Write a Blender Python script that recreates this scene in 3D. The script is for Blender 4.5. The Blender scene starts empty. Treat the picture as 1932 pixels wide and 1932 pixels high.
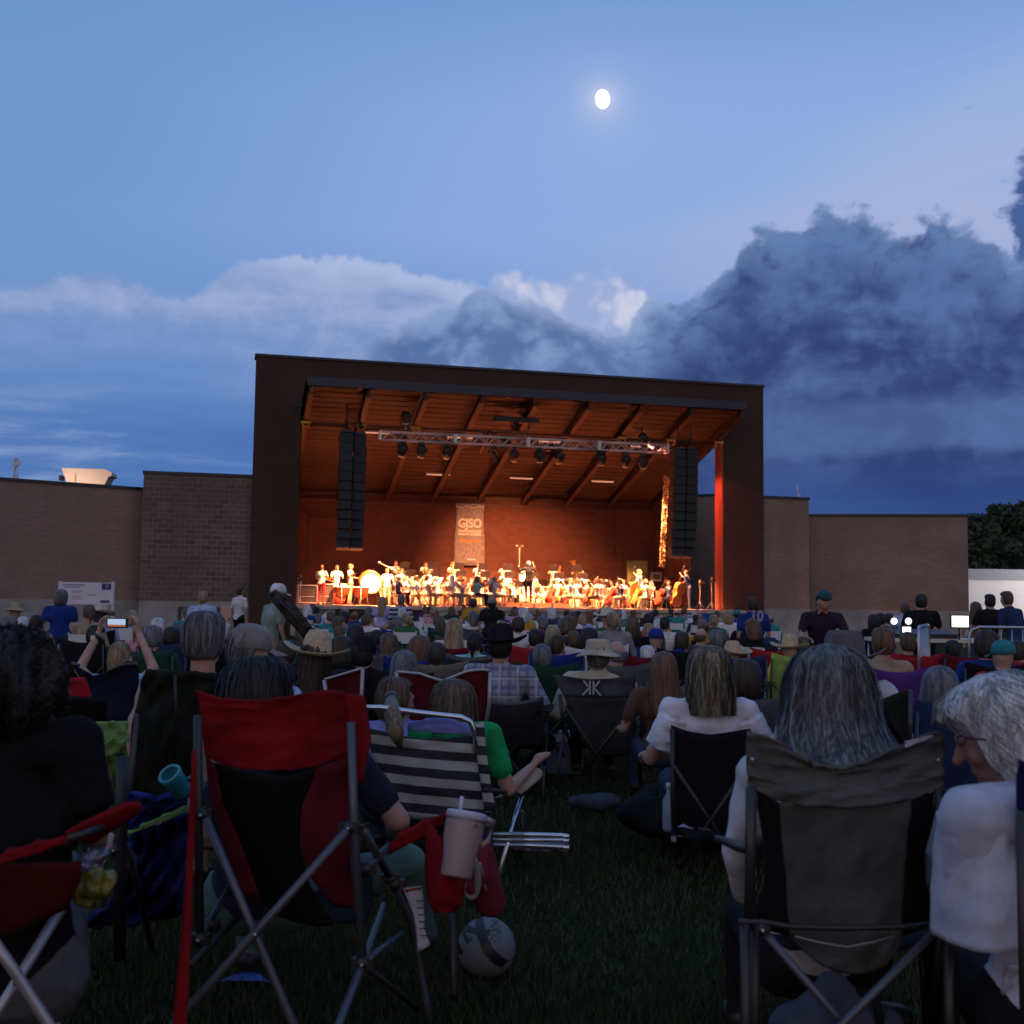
import bpy, math, random
import numpy as np
from mathutils import Vector, Matrix, Euler, noise
from math import sin, cos, pi, radians, sqrt, atan2, asin

SC = bpy.context.scene
COL = SC.collection
RND = random.Random(7)

# ------------------------------------------------------------ camera
EYE = 1.35
FPX = 2190.0                      # focal length in units of a 1932 px wide frame
cam_data = bpy.data.cameras.new("camera")
cam = bpy.data.objects.new("camera", cam_data)
COL.objects.link(cam)
cam_data.sensor_width = 36.0
cam_data.lens = 36.0 * FPX / 1932.0
cam_data.clip_start = 0.05
cam_data.clip_end = 3000.0
CAMROT = Matrix.Rotation(pi / 2 + radians(4.54), 3, 'X') @ Matrix.Rotation(radians(0.75), 3, 'Z')
cam.location = (0, 0, EYE)
cam.rotation_euler = CAMROT.to_euler()
cam_data.dof.use_dof = True
cam_data.dof.focus_distance = 9.0
cam_data.dof.aperture_fstop = 5.6
SC.camera = cam
SC.render.resolution_x = SC.render.resolution_y = 1024


def P(px, py, d):
    """world point seen at (px, py) of a 1932-wide frame, at depth d metres (world y)"""
    v = CAMROT @ Vector(((px - 966) / FPX, (966 - py) / FPX, -1))
    return Vector((0, 0, EYE)) + v * (d / v.y)


def azel(px, py):
    v = P(px, py, 10) - Vector((0, 0, EYE))
    v.normalize()
    return math.degrees(atan2(v.x, v.y)), math.degrees(asin(v.z))


# ------------------------------------------------------------ render settings
SC.render.engine = 'CYCLES'
SC.cycles.use_denoising = True
SC.cycles.max_bounces = 6
SC.cycles.diffuse_bounces = 4
SC.cycles.glossy_bounces = 3
SC.cycles.transmission_bounces = 4
SC.cycles.transparent_max_bounces = 6
SC.cycles.sample_clamp_indirect = 6.0
SC.cycles.caustics_reflective = False
SC.cycles.caustics_refractive = False
SC.view_settings.view_transform = 'Standard'
SC.view_settings.look = 'None'
SC.view_settings.exposure = 0.0
SC.view_settings.gamma = 1.0
SC.view_settings.use_curve_mapping = False


# ------------------------------------------------------------ node expression helper
class E:
    """a value socket with arithmetic"""
    def __init__(s, nt, v):
        s.nt, s.v = nt, v

    def _m(s, op, *a):
        n = s.nt.nodes.new('ShaderNodeMath')
        n.operation = op
        for i, x in enumerate((s,) + a):
            if isinstance(x, E):
                x = x.v
            if isinstance(x, (int, float)):
                n.inputs[i].default_value = x
            else:
                s.nt.links.new(x, n.inputs[i])
        return E(s.nt, n.outputs[0])

    def __add__(s, o): return s._m('ADD', o)
    def __radd__(s, o): return s._m('ADD', o)
    def __sub__(s, o): return s._m('SUBTRACT', o)
    def __rsub__(s, o): return (s * -1.0) + o
    def __mul__(s, o): return s._m('MULTIPLY', o)
    def __rmul__(s, o): return s._m('MULTIPLY', o)
    def __truediv__(s, o): return s._m('DIVIDE', o)
    def mx(s, o): return s._m('MAXIMUM', o)
    def mn(s, o): return s._m('MINIMUM', o)
    def pw(s, o): return s._m('POWER', o)
    def ab(s): return s._m('ABSOLUTE')

    def step(s, a, b):
        """smoothstep a..b -> 0..1 (b may be below a)"""
        n = s.nt.nodes.new('ShaderNodeMapRange')
        n.interpolation_type = 'SMOOTHSTEP'
        s.nt.links.new(s.v, n.inputs['Value'])
        inv = b < a
        lo, hi = (b, a) if inv else (a, b)
        n.inputs['From Min'].default_value = lo
        n.inputs['From Max'].default_value = hi
        n.inputs['To Min'].default_value = 1.0 if inv else 0.0
        n.inputs['To Max'].default_value = 0.0 if inv else 1.0
        return E(s.nt, n.outputs['Result'])

    def curve(s, pts, lo, hi, ylo, yhi):
        """piecewise curve through pts (x in lo..hi, y in ylo..yhi)"""
        n = s.nt.nodes.new('ShaderNodeFloatCurve')
        c = n.mapping.curves[0]
        q = [((x - lo) / (hi - lo), (y - ylo) / (yhi - ylo)) for x, y in pts]
        c.points[0].location = q[0]
        c.points[1].location = q[-1]
        for a in q[1:-1]:
            c.points.new(*a)
        for pt in c.points:
            pt.handle_type = 'AUTO_CLAMPED'
        n.mapping.update()
        t = ((s - lo) / (hi - lo)).mx(0.0).mn(1.0)
        s.nt.links.new(t.v, n.inputs['Value'])
        return E(s.nt, n.outputs[0]) * (yhi - ylo) + ylo


def comb(nt, x, y, z):
    n = nt.nodes.new('ShaderNodeCombineXYZ')
    for i, a in enumerate((x, y, z)):
        if isinstance(a, E): nt.links.new(a.v, n.inputs[i])
        else: n.inputs[i].default_value = a
    return n.outputs[0]


def noise_e(nt, vec, scale, detail=5, rough=0.55, dist=0.0):
    n = nt.nodes.new('ShaderNodeTexNoise')
    nt.links.new(vec, n.inputs['Vector'])
    n.inputs['Scale'].default_value = scale
    n.inputs['Detail'].default_value = detail
    n.inputs['Roughness'].default_value = rough
    n.inputs['Distortion'].default_value = dist
    return E(nt, n.outputs[0])


def puff_e(nt, vec, scale, detail=4, rough=0.5):
    """rounded cauliflower billows, 0..1"""
    n = nt.nodes.new('ShaderNodeTexVoronoi')
    n.feature = 'F1'
    n.normalize = True
    nt.links.new(vec, n.inputs['Vector'])
    n.inputs['Scale'].default_value = scale
    n.inputs['Detail'].default_value = detail
    n.inputs['Roughness'].default_value = rough
    return 1.0 - E(nt, n.outputs['Distance']) * 1.6


def mixc(nt, fac, a, b):
    n = nt.nodes.new('ShaderNodeMix')
    n.data_type = 'RGBA'
    if isinstance(fac, E): nt.links.new(fac.v, n.inputs[0])
    else: n.inputs[0].default_value = fac
    for k, c in ((6, a), (7, b)):
        if isinstance(c, (tuple, list)): n.inputs[k].default_value = (*c[:3], 1)
        else: nt.links.new(c, n.inputs[k])
    return n.outputs[2]


def lin(r, g, b):
    f = lambda c: (c / 255 / 12.92) if c <= 10 else ((c / 255 + 0.055) / 1.055) ** 2.4
    return (f(r), f(g), f(b))


# ------------------------------------------------------------ world: dusk sky
def build_world():
    w = bpy.data.worlds.new("World")
    SC.world = w
    w.use_nodes = True
    nt = w.node_tree
    nt.nodes.clear()
    out = nt.nodes.new('ShaderNodeOutputWorld')
    bg = nt.nodes.new('ShaderNodeBackground')
    tc = nt.nodes.new('ShaderNodeTexCoord')
    sp = nt.nodes.new('ShaderNodeSeparateXYZ')
    nt.links.new(tc.outputs['Generated'], sp.inputs[0])
    X, Y, Z = (E(nt, sp.outputs[i]) for i in range(3))
    az = X._m('ARCTAN2', Y) * (180 / pi)
    el = Z.mx(-1).mn(1)._m('ARCSINE') * (180 / pi)
    v2 = comb(nt, az * 0.1, el * 0.1, 0.0)            # isotropic near the horizon
    vs = comb(nt, az * 0.04, el * 0.16, 0.7)          # stretched for streaks
    # domain warp
    w1 = noise_e(nt, v2, 1.6, 3, 0.5) - 0.5
    w2 = noise_e(nt, comb(nt, az * 0.1 + 7.3, el * 0.1 + 2.1, 3.0), 1.6, 3, 0.5) - 0.5
    vb = comb(nt, az * 0.1 + w1 * 0.35, el * 0.125 + w2 * 0.35, 1.3)
    nb = noise_e(nt, vb, 2.4, 8, 0.58)                # billows
    nf = noise_e(nt, vb, 7.0, 6, 0.6)
    ns = noise_e(nt, vs, 1.6, 7, 0.55, 0.3)           # streaks
    pf = puff_e(nt, vb, 3.9, 2, 0.6)
    nl = noise_e(nt, vs, 0.7, 4, 0.5)

    def A(px, py): return azel(px, py)

    # clear sky gradient
    ra = nt.nodes.new('ShaderNodeValToRGB')
    cr = ra.color_ramp
    stops = [(0.0, lin(68, 104, 166)), (0.12, lin(74, 114, 176)), (0.26, lin(78, 120, 184)), (0.42, lin(102, 142, 203)),
             (0.60, lin(132, 166, 220)), (0.78, lin(128, 164, 220)), (1.0, lin(106, 147, 206))]
    cr.elements[0].position, cr.elements[0].color = 0, (*stops[0][1], 1)
    cr.elements[1].position, cr.elements[1].color = 1, (*stops[-1][1], 1)
    for p_, c_ in stops[1:-1]:
        e = cr.elements.new(p_); e.color = (*c_, 1)
    nt.links.new((el / 30.0).v, ra.inputs[0])
    sky = ra.outputs[0]
    # left upper corner is a deeper blue
    sky = mixc(nt, az.step(2, -27) * el.step(6, 20) * 0.75, sky, lin(98, 142, 196))
    # faint wide pale veil around the moon heights
    sky = mixc(nt, (el.step(12, 19) * el.step(30, 21) * az.step(-16, 12) * (0.25 + nl * 0.5)), sky, lin(150, 176, 224))
    # pinkish cirrus, upper right
    ci = (el + (az - 18) * -0.25 + (ns - 0.5) * 7)
    sky = mixc(nt, ci.step(14.5, 18.0) * ci.step(24.5, 20.0) * az.step(6, 22) * (ns * 1.9 - .2).mx(0).mn(1.0) * 0.9, sky, lin(164, 180, 218))
    cj = (el + (az - 10) * -0.12 + (ns - 0.5) * 5)
    sky = mixc(nt, cj.step(13.5, 16) * cj.step(20.0, 17.5) * az.step(-2, 12) * (ns * 1.3).mn(1.0) * 0.8, sky, lin(164, 176, 216))

    def pts(lst): return [A(*q) for q in lst]

    # pale stratus band, left and centre
    top = az.curve(pts([(-300, 560), (0, 530), (200, 512), (330, 545), (450, 485), (600, 474), (760, 500), (900, 540), (960, 560),
                        (1230, 560), (1300, 640)]), -35, 15, 0, 30)
    bot = az.curve(pts([(-300, 640), (0, 640), (300, 655), (480, 700), (800, 760), (1230, 800)]), -35, 15, 0, 30)
    t1 = top + (nf - 0.5) * 1.3 + (nb - 0.5) * 1.5 - el
    b1 = el - bot + (ns - 0.5) * 4.0
    m1 = t1.step(0.0, 0.6) * b1.step(-1.6, 1.6) * (0.55 + ns * 0.7).mn(1.0)
    c1 = mixc(nt, (ns * .7 + nf * .3).step(0.36, 0.62), lin(112, 140, 192), lin(156, 172, 212))
    sky = mixc(nt, m1 * 0.95, sky, c1)
    # light upper rim of that band
    sky = mixc(nt, t1.step(0.05, 0.4) * t1.step(1.5, 0.45) * az.step(-16, -10) * az.step(3, -1) * 0.9, sky, lin(170, 186, 222))
    # left low wisps
    wz = noise_e(nt, comb(nt, az * 0.05 + 3, el * 0.28, 4.0), 1.7, 7, 0.55, 0.4)
    sky = mixc(nt, wz.step(0.48, 0.64) * el.step(10.5, 8.0) * az.step(-5, -9) * 1.0, sky, lin(128, 156, 202))
    sky = mixc(nt, wz.step(0.5, 0.3) * el.step(10.5, 7.5) * az.step(-2, -7) * 0.35, sky, lin(64, 100, 166))

    # bright sunlit cloud behind the arch
    ac, ec = A(1085, 560)
    topb = az.curve(pts([(880, 560), (935, 513), (1000, 513), (1100, 505), (1190, 520), (1228, 560), (1250, 640)]), -5, 12, 5, 22)
    t2 = topb + (pf - 0.55) * 1.4 + (nf - 0.5) * 0.5 - el
    m2 = t2.step(0.0, 0.7) * az.step(A(900, 540)[0], A(980, 540)[0]) * az.step(A(1252, 560)[0], A(1212, 560)[0]) * \
        (el + (nb - 0.5) * 2.0).step(A(1000, 660)[1], A(1000, 600)[1])
    sky = mixc(nt, m2, sky, mixc(nt, (pf * .7 + nf * .3).step(0.40, 0.62), lin(150, 170, 214), lin(200, 204, 228)))
    # lower haze bank beneath (mid blue-grey cumulus, centre)
    topc = az.curve(pts([(640, 680), (720, 606), (800, 596), (850, 575), (905, 535), (1000, 560), (1090, 590), (1170, 620), (1240, 560),
                         (1280, 580), (1330, 640)]), -12, 13, 5, 22)
    t3 = topc + (pf - 0.55) * 2.2 + (nf - 0.5) * 1.0 + (nb - 0.5) * 1.4 - el
    m3 = t3.step(0.0, 0.55) * az.step(A(640, 600)[0], A(760, 600)[0])
    c3 = mixc(nt, (pf * .5 + nb * .5 + (nf - 0.5) * 0.4).step(0.40, 0.66), lin(76, 106, 158), lin(124, 152, 198))
    c3 = mixc(nt, t3.step(1.0, 0.0) * 0.7, c3, lin(158, 178, 216))
    sky = mixc(nt, m3 * 0.92, sky, c3)

    # great dark cumulus, right
    topd = az.curve(pts([(1180, 660), (1255, 600), (1300, 560), (1345, 515), (1385, 450), (1415, 412), (1450, 425),
                         (1500, 430), (1540, 400), (1600, 382), (1680, 405), (1740, 385), (1800, 408), (1870, 430), (1932, 470),
                         (2300, 420)]), 6, 40, 5, 24)
    t4 = topd + (pf - 0.55) * 2.4 + (nf - 0.5) * 3.0 + (nb - 0.5) * 3.4 - el
    m4 = t4.step(0.0, 0.9) * (az + (nf - .5) * 5).step(A(1170, 600)[0], A(1270, 600)[0])
    shade = (pf * 0.42 + nb * 0.62 + (nf - 0.5) * 0.35 + (ns - 0.5) * 0.55)
    c4 = mixc(nt, shade.step(0.36, 0.72), lin(40, 62, 116), lin(82, 110, 162))
    c4 = mixc(nt, t4.step(3.6, 0.0) * nf.step(0.3, 0.6) * 0.75, c4, lin(106, 136, 184))
    # darker towards the base
    c4 = mixc(nt, el.step(12.0, 7.0) * (0.55 + (ns - 0.5) * 1.4).mx(0.0).mn(1.0), c4, lin(46, 68, 120))
    sky = mixc(nt, m4, sky, c4)
    # clump on the far right edge
    t5 = az + (nf - 0.5) * 2.5 + (nb - 0.5) * 3.0 - A(1893, 380)[0] - ((el - A(1900, 400)[1]).ab() * 0.35).pw(2.0)
    sky = mixc(nt, t5.step(0.0, 0.7) * el.step(A(1900, 500)[1] - 1, A(1900, 470)[1]), sky, lin(64, 92, 150))
    # dark streaks and a lighter gap under the cumulus
    gap = el + (ns - 0.5) * 3.2
    gl = gap.step(6.6, 7.4) * gap.step(10.2, 8.9) * az.step(9, 12)
    sky = mixc(nt, gl * 0.45, sky, lin(88, 116, 168))
    dk = az.step(8, 13) * el.step(7.5, 5.0)
    sky = mixc(nt, dk * 0.9, sky, mixc(nt, ns.step(0.3, 0.7), lin(44, 68, 124), lin(58, 86, 146)))
    # small dark scud specks upper right
    sp_ = noise_e(nt, comb(nt, az * 0.12 + 11, el * 0.16 + 5, 9.0), 6.0, 3, 0.5)
    sky = mixc(nt, sp_.step(0.68, 0.78) * az.step(16, 20) * el.step(18, 21) * 0.5, sky, lin(96, 130, 190))

    # lens bloom around the moon, painted into the sky colour
    ma = P(1137, 187, 10) - Vector((0, 0, EYE)); ma.normalize()
    dt = X * ma.x + Y * ma.y + Z * ma.z
    ang = dt.mn(1)._m('ARCCOSINE') * (180 / pi)
    glow = (ang * -2.1)._m('EXPONENT') * 0.85 + (ang * -0.45)._m('EXPONENT') * 0.10
    sky = mixc(nt, glow.mn(1), sky, lin(226, 222, 240))

    # the western half of the sky, behind the camera, still holds the afterglow
    back = Y.step(0.15, -0.55)
    glowc = mixc(nt, el.step(2, 45), (0.49, 0.38, 0.41), (0.27, 0.33, 0.52))
    sky = mixc(nt, back, sky, glowc)
    # above the frame
    sky = mixc(nt, el.step(32, 70), sky, (0.15, 0.26, 0.52))
    nt.links.new(sky, bg.inputs[0])
    bg.inputs[1].default_value = 1.0
    # the physical sky adds the blue skylight of dusk
    st = nt.nodes.new('ShaderNodeTexSky')
    st.sky_type = 'NISHITA'
    st.sun_disc = False
    st.sun_elevation = radians(-2.5)
    st.sun_rotation = radians(190)
    bg2 = nt.nodes.new('ShaderNodeBackground')
    nt.links.new(st.outputs[0], bg2.inputs[0])
    bg2.inputs[1].default_value = 0.10
    ad = nt.nodes.new('ShaderNodeAddShader')
    nt.links.new(bg.outputs[0], ad.inputs[0])
    nt.links.new(bg2.outputs[0], ad.inputs[1])
    nt.links.new(ad.outputs[0], out.inputs[0])


build_world()

# the last of the western afterglow: a very weak, very soft, warm sun just over the horizon behind the camera
sun = bpy.data.lights.new("sun", 'SUN')
sun.energy = 0.10
sun.angle = radians(40)
sun.color = (1.0, 0.72, 0.62)
so = bpy.data.objects.new("sun", sun)
so.rotation_euler = (radians(82), 0, radians(-12))
COL.objects.link(so)


# ------------------------------------------------------------ materials
MATS = {}


def mat(name, color, rough=0.8, metal=0.0, bump=0.0, bscale=40.0, var=0.0, vscale=6.0, emit=None, estr=0.0, spec=None,
        sheen=0.0, trans=0.0, weave=0.0):
    if name in MATS: return MATS[name]
    m = bpy.data.materials.new(name)
    m.use_nodes = True
    nt = m.node_tree
    b = nt.nodes['Principled BSDF']
    b.inputs['Base Color'].default_value = (*color, 1)
    b.inputs['Roughness'].default_value = rough
    b.inputs['Metallic'].default_value = metal
    if spec is not None: b.inputs['Specular IOR Level'].default_value = spec
    if sheen: b.inputs['Sheen Weight'].default_value = sheen
    if trans: b.inputs['Transmission Weight'].default_value = trans
    if emit:
        b.inputs['Emission Color'].default_value = (*emit, 1)
        b.inputs['Emission Strength'].default_value = estr
    if var or bump or weave:
        tc = nt.nodes.new('ShaderNodeTexCoord')
        if var:
            n = noise_e(nt, tc.outputs['Object'], vscale, 4)
            lo = tuple(c * (1 - var) for c in color); hi = tuple(min(1, c * (1 + var)) for c in color)
            nt.links.new(mixc(nt, n.step(0.3, 0.7), lo, hi), b.inputs['Base Color'])
        if bump or weave:
            h = noise_e(nt, tc.outputs['Object'], bscale, 3)
            if weave:
                wv = noise_e(nt, tc.outputs['Object'], 420, 1)
                h = h + wv * weave
            bn = nt.nodes.new('ShaderNodeBump')
            bn.inputs['Strength'].default_value = max(bump, 0.15)
            bn.inputs['Distance'].default_value = 0.01
            nt.links.new(h.v, bn.inputs['Height'])
            nt.links.new(bn.outputs[0], b.inputs['Normal'])
    MATS[name] = m
    return m


def fab(name, color, **k):
    k.setdefault('rough', 0.92); k.setdefault('bump', 0.5); k.setdefault('bscale', 14); k.setdefault('var', 0.22)
    k.setdefault('vscale', 7); k.setdefault('spec', 0.15); k.setdefault('weave', 0.25)
    return mat(name, color, **k)


def brick_mat(name, c1, c2, mortar, bw, bh, off=0.5, patches=0.35):
    if name in MATS: return MATS[name]
    m = bpy.data.materials.new(name)
    m.use_nodes = True
    nt = m.node_tree
    b = nt.nodes['Principled BSDF']
    b.inputs['Roughness'].default_value = 0.93
    b.inputs['Specular IOR Level'].default_value = 0.2
    tc = nt.nodes.new('ShaderNodeTexCoord')
    sp = nt.nodes.new('ShaderNodeSeparateXYZ')
    nt.links.new(tc.outputs['Object'], sp.inputs[0])
    v = comb(nt, E(nt, sp.outputs[0]) + E(nt, sp.outputs[1]), E(nt, sp.outputs[2]), 0.0)
    br = nt.nodes.new('ShaderNodeTexBrick')
    nt.links.new(v, br.inputs['Vector'])
    br.inputs['Color1'].default_value = (*c1, 1)
    br.inputs['Color2'].default_value = (*c2, 1)
    br.inputs['Mortar'].default_value = (*mortar, 1)
    br.inputs['Scale'].default_value = 1.0
    br.inputs['Mortar Size'].default_value = 0.012
    br.inputs['Mortar Smooth'].default_value = 0.15
    br.inputs['Bias'].default_value = 0.0
    br.inputs['Brick Width'].default_value = bw
    br.inputs['Row Height'].default_value = bh
    br.offset = off
    n1 = noise_e(nt, tc.outputs['Object'], 0.45, 4)
    n2 = noise_e(nt, tc.outputs['Object'], 3.0, 5, 0.7)
    c = mixc(nt, (n1.step(0.35, 0.65) * patches), br.outputs['Color'], tuple(x * 0.6 for x in c1))
    c = mixc(nt, n2.step(0.5, 0.85) * 0.25, c, tuple(min(1, x * 1.6) for x in c2))
    nt.links.new(c, b.inputs['Base Color'])
    bn = nt.nodes.new('ShaderNodeBump')
    bn.inputs['Strength'].default_value = 0.6
    bn.inputs['Distance'].default_value = 0.015
    nt.links.new((E(nt, br.outputs['Fac']) * -1.0 + n2 * 0.35).v, bn.inputs['Height'])
    nt.links.new(bn.outputs[0], b.inputs['Normal'])
    MATS[name] = m
    return m


# ------------------------------------------------------------ object helpers
def link(name, mesh, parent=None, loc=None, rz=None):
    o = bpy.data.objects.new(name, mesh)
    COL.objects.link(o)
    if parent is not None: o.parent = parent
    if loc is not None: o.location = loc
    if rz is not None: o.rotation_euler = (0, 0, rz)
    return o


def tag(o, label=None, cat=None, group=None, kind=None):
    if label: o['label'] = label
    if cat: o['category'] = cat
    if group: o['group'] = group
    if kind: o['kind'] = kind
    return o


def thing(name, label, cat, loc=(0, 0, 0), rz=0.0, group=None, scale=1.0):
    o = bpy.data.objects.new(name, None)
    o.empty_display_size = 0.1
    COL.objects.link(o)
    o.location = loc
    o.rotation_euler = (0, 0, rz)
    o.scale = (scale,) * 3
    return tag(o, label, cat, group)


class MB:
    """collects geometry, then links it as one mesh object"""
    def __init__(s):
        s.v, s.f, s.m, s.sm = [], [], [], []

    def add(s, vs, fs, mi=0, smooth=False):
        k = len(s.v)
        s.v += [tuple(q) for q in vs]
        s.f += [tuple(i + k for i in f) for f in fs]
        s.m += [mi] * len(fs)
        s.sm += [smooth] * len(fs)
        return s

    def box(s, c, d, mi=0, rot=None):
        hx, hy, hz = d[0] / 2, d[1] / 2, d[2] / 2
        vs = [Vector((x, y, z)) for x in (-hx, hx) for y in (-hy, hy) for z in (-hz, hz)]
        if rot is not None: vs = [rot @ q for q in vs]
        c = Vector(c)
        return s.add([c + q for q in vs], [(0, 1, 3, 2), (4, 6, 7, 5), (0, 4, 5, 1), (2, 3, 7, 6), (0, 2, 6, 4), (1, 5, 7, 3)], mi)

    def tube(s, pts, r, mi=0, n=8, cap=True, rs=None):
        pts = [Vector(q) for q in pts]
        if rs is None: rs = [r] * len(pts)
        vs, fs = [], []
        up = None
        for i, q in enumerate(pts):
            t = (pts[min(i + 1, len(pts) - 1)] - pts[max(i - 1, 0)])
            if t.length < 1e-9: t = Vector((0, 0, 1))
            t.normalize()
            if up is None:
                up = Vector((0, 0, 1)) if abs(t.z) < 0.9 else Vector((0, 1, 0))
            a = t.cross(up)
            if a.length < 1e-6:
                up = Vector((1, 0, 0)); a = t.cross(up)
            a.normalize(); b = t.cross(a); up = -b if False else up
            for k in range(n):
                th = 2 * pi * k / n
                vs.append(q + (a * cos(th) + b * sin(th)) * rs[i])
        for i in range(len(pts) - 1):
            for k in range(n):
                a0, a1 = i * n + k, i * n + (k + 1) % n
                fs.append((a0, a0 + n, a1 + n, a1))
        if cap:
            fs.append(tuple(range(n)))
            fs.append(tuple((len(pts) - 1) * n + k for k in reversed(range(n))))
        return s.add(vs, fs, mi, True)

    def sphere(s, c, r, mi=0, n=12, m=8):
        if isinstance(r, (int, float)): r = (r, r, r)
        vs = [(c[0], c[1], c[2] + r[2])]
        for j in range(1, m):
            ph = pi * j / m
            for i in range(n):
                th = 2 * pi * i / n
                vs.append((c[0] + r[0] * sin(ph) * cos(th), c[1] + r[1] * sin(ph) * sin(th), c[2] + r[2] * cos(ph)))
        vs.append((c[0], c[1], c[2] - r[2]))
        fs = [(0, 1 + i, 1 + (i + 1) % n) for i in range(n)]
        for j in range(m - 2):
            for i in range(n):
                a, b = 1 + j * n + i, 1 + j * n + (i + 1) % n
                fs.append((a, a + n, b + n, b))
        L = len(vs) - 1
        fs += [(L, 1 + (m - 2) * n + (i + 1) % n, 1 + (m - 2) * n + i) for i in range(n)]
        return s.add(vs, fs, mi, True)

    def lathe(s, c, prof, mi=0, n=20, ax=None, ell=(1, 1)):
        """prof: (radius, height) list about local z"""
        vs = []
        R_ = ax if ax is not None else Matrix.Identity(3)
        for r, h in prof:
            for i in range(n):
                th = 2 * pi * i / n
                vs.append(Vector(c) + R_ @ Vector((r * ell[0] * cos(th), r * ell[1] * sin(th), h)))
        fs = []
        for j in range(len(prof) - 1):
            for i in range(n):
                a, b = j * n + i, j * n + (i + 1) % n
                fs.append((a, b, b + n, a + n))
        return s.add(vs, fs, mi, True)

    def grid(s, rows, mi=0, thick=0.0, smooth=True, close=False):
        """rows: list of equal-length lists of points; thick adds a back side along the normal"""
        R, C = len(rows), len(rows[0])
        A = [[Vector(q) for q in r] for r in rows]
        vs = [q for r in A for q in r]
        fs = []
        for i in range(R - 1):
            for j in range(C if close else C - 1):
                a = i * C + j; b = i * C + (j + 1) % C
                fs.append((a, b, b + C, a + C))
        if thick:
            nv = []
            for i in range(R):
                for j in range(C):
                    du = A[i][min(j + 1, C - 1)] - A[i][max(j - 1, 0)]
                    dv = A[min(i + 1, R - 1)][j] - A[max(i - 1, 0)][j]
                    nn = du.cross(dv)
                    if nn.length > 1e-9: nn.normalize()
                    nv.append(A[i][j] - nn * thick)
            k = len(vs)
            vs += nv
            fs += [tuple(k + i for i in reversed(f)) for f in fs]
            if not close:
                for i in range(R - 1):
                    for j in (0, C - 1):
                        a = i * C + j
                        q = (a, a + C, a + C + k, a + k)
                        fs.append(q if j == 0 else tuple(reversed(q)))
            for j in range(C - 1):
                for i in (0, R - 1):
                    a = i * C + j
                    q = (a, a + k, a + 1 + k, a + 1)
                    fs.append(q if i == 0 else tuple(reversed(q)))
        return s.add(vs, fs, mi, smooth)

    def prism(s, poly, axis_from, axis_to, mi=0):
        """poly: list of points (Vector) ; extruded by vector axis_to - axis_from"""
        d = Vector(axis_to) - Vector(axis_from)
        n = len(poly)
        vs = [Vector(q) for q in poly] + [Vector(q) + d for q in poly]
        fs = [tuple(reversed(range(n))), tuple(range(n, 2 * n))]
        fs += [(i, (i + 1) % n, (i + 1) % n + n, i + n) for i in range(n)]
        return s.add(vs, fs, mi)

    def build(s, name, mats, parent=None, loc=None, rz=None, origin=None):
        me = bpy.data.meshes.new(name)
        vs = s.v
        if origin is not None:
            ox = Vector(origin)
            vs = [tuple(Vector(q) - ox) for q in vs]
            loc = origin
        me.from_pydata(vs, [], s.f)
        if not isinstance(mats, (list, tuple)): mats = [mats]
        for m_ in mats: me.materials.append(m_)
        me.polygons.foreach_set('material_index', s.m)
        me.polygons.foreach_set('use_smooth', s.sm)
        me.validate()
        me.update()
        return link(name, me, parent, loc, rz)


def text(name, body, size, material, parent, loc, rot, width=None, bold=0.0, shear=0.0, depth=0.002, align='CENTER'):
    c = bpy.data.curves.new(name, 'FONT')
    c.body = body
    c.size = size
    c.align_x = align
    c.align_y = 'CENTER'
    c.extrude = depth
    c.offset = bold
    c.shear = shear
    c.resolution_u = 3
    c.materials.append(material)
    o = bpy.data.objects.new(name, c)
    COL.objects.link(o)
    bpy.context.view_layer.update()
    me = bpy.data.meshes.new_from_object(o.evaluated_get(bpy.context.evaluated_depsgraph_get()))
    bpy.data.objects.remove(o)
    xs = [v.co.x for v in me.vertices]
    k = width / (max(xs) - min(xs)) if width else 1.0
    for v in me.vertices: v.co.x *= k
    o = link(name, me, parent, loc)
    o.rotation_euler = rot
    return o

# ============================================================ THE PLACE
# facade frame: u along the front of the bandshell, v away from the audience
FA = radians(13.75)
FU = Vector((cos(FA), sin(FA), 0))
FV = Vector((-sin(FA), cos(FA), 0))
FO = Vector((-10.572, 47.0, 0))
FLOOR = 1.22


def S(u, v, z=0.0):
    return FO + FU * u + FV * v + Vector((0, 0, z))


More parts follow.
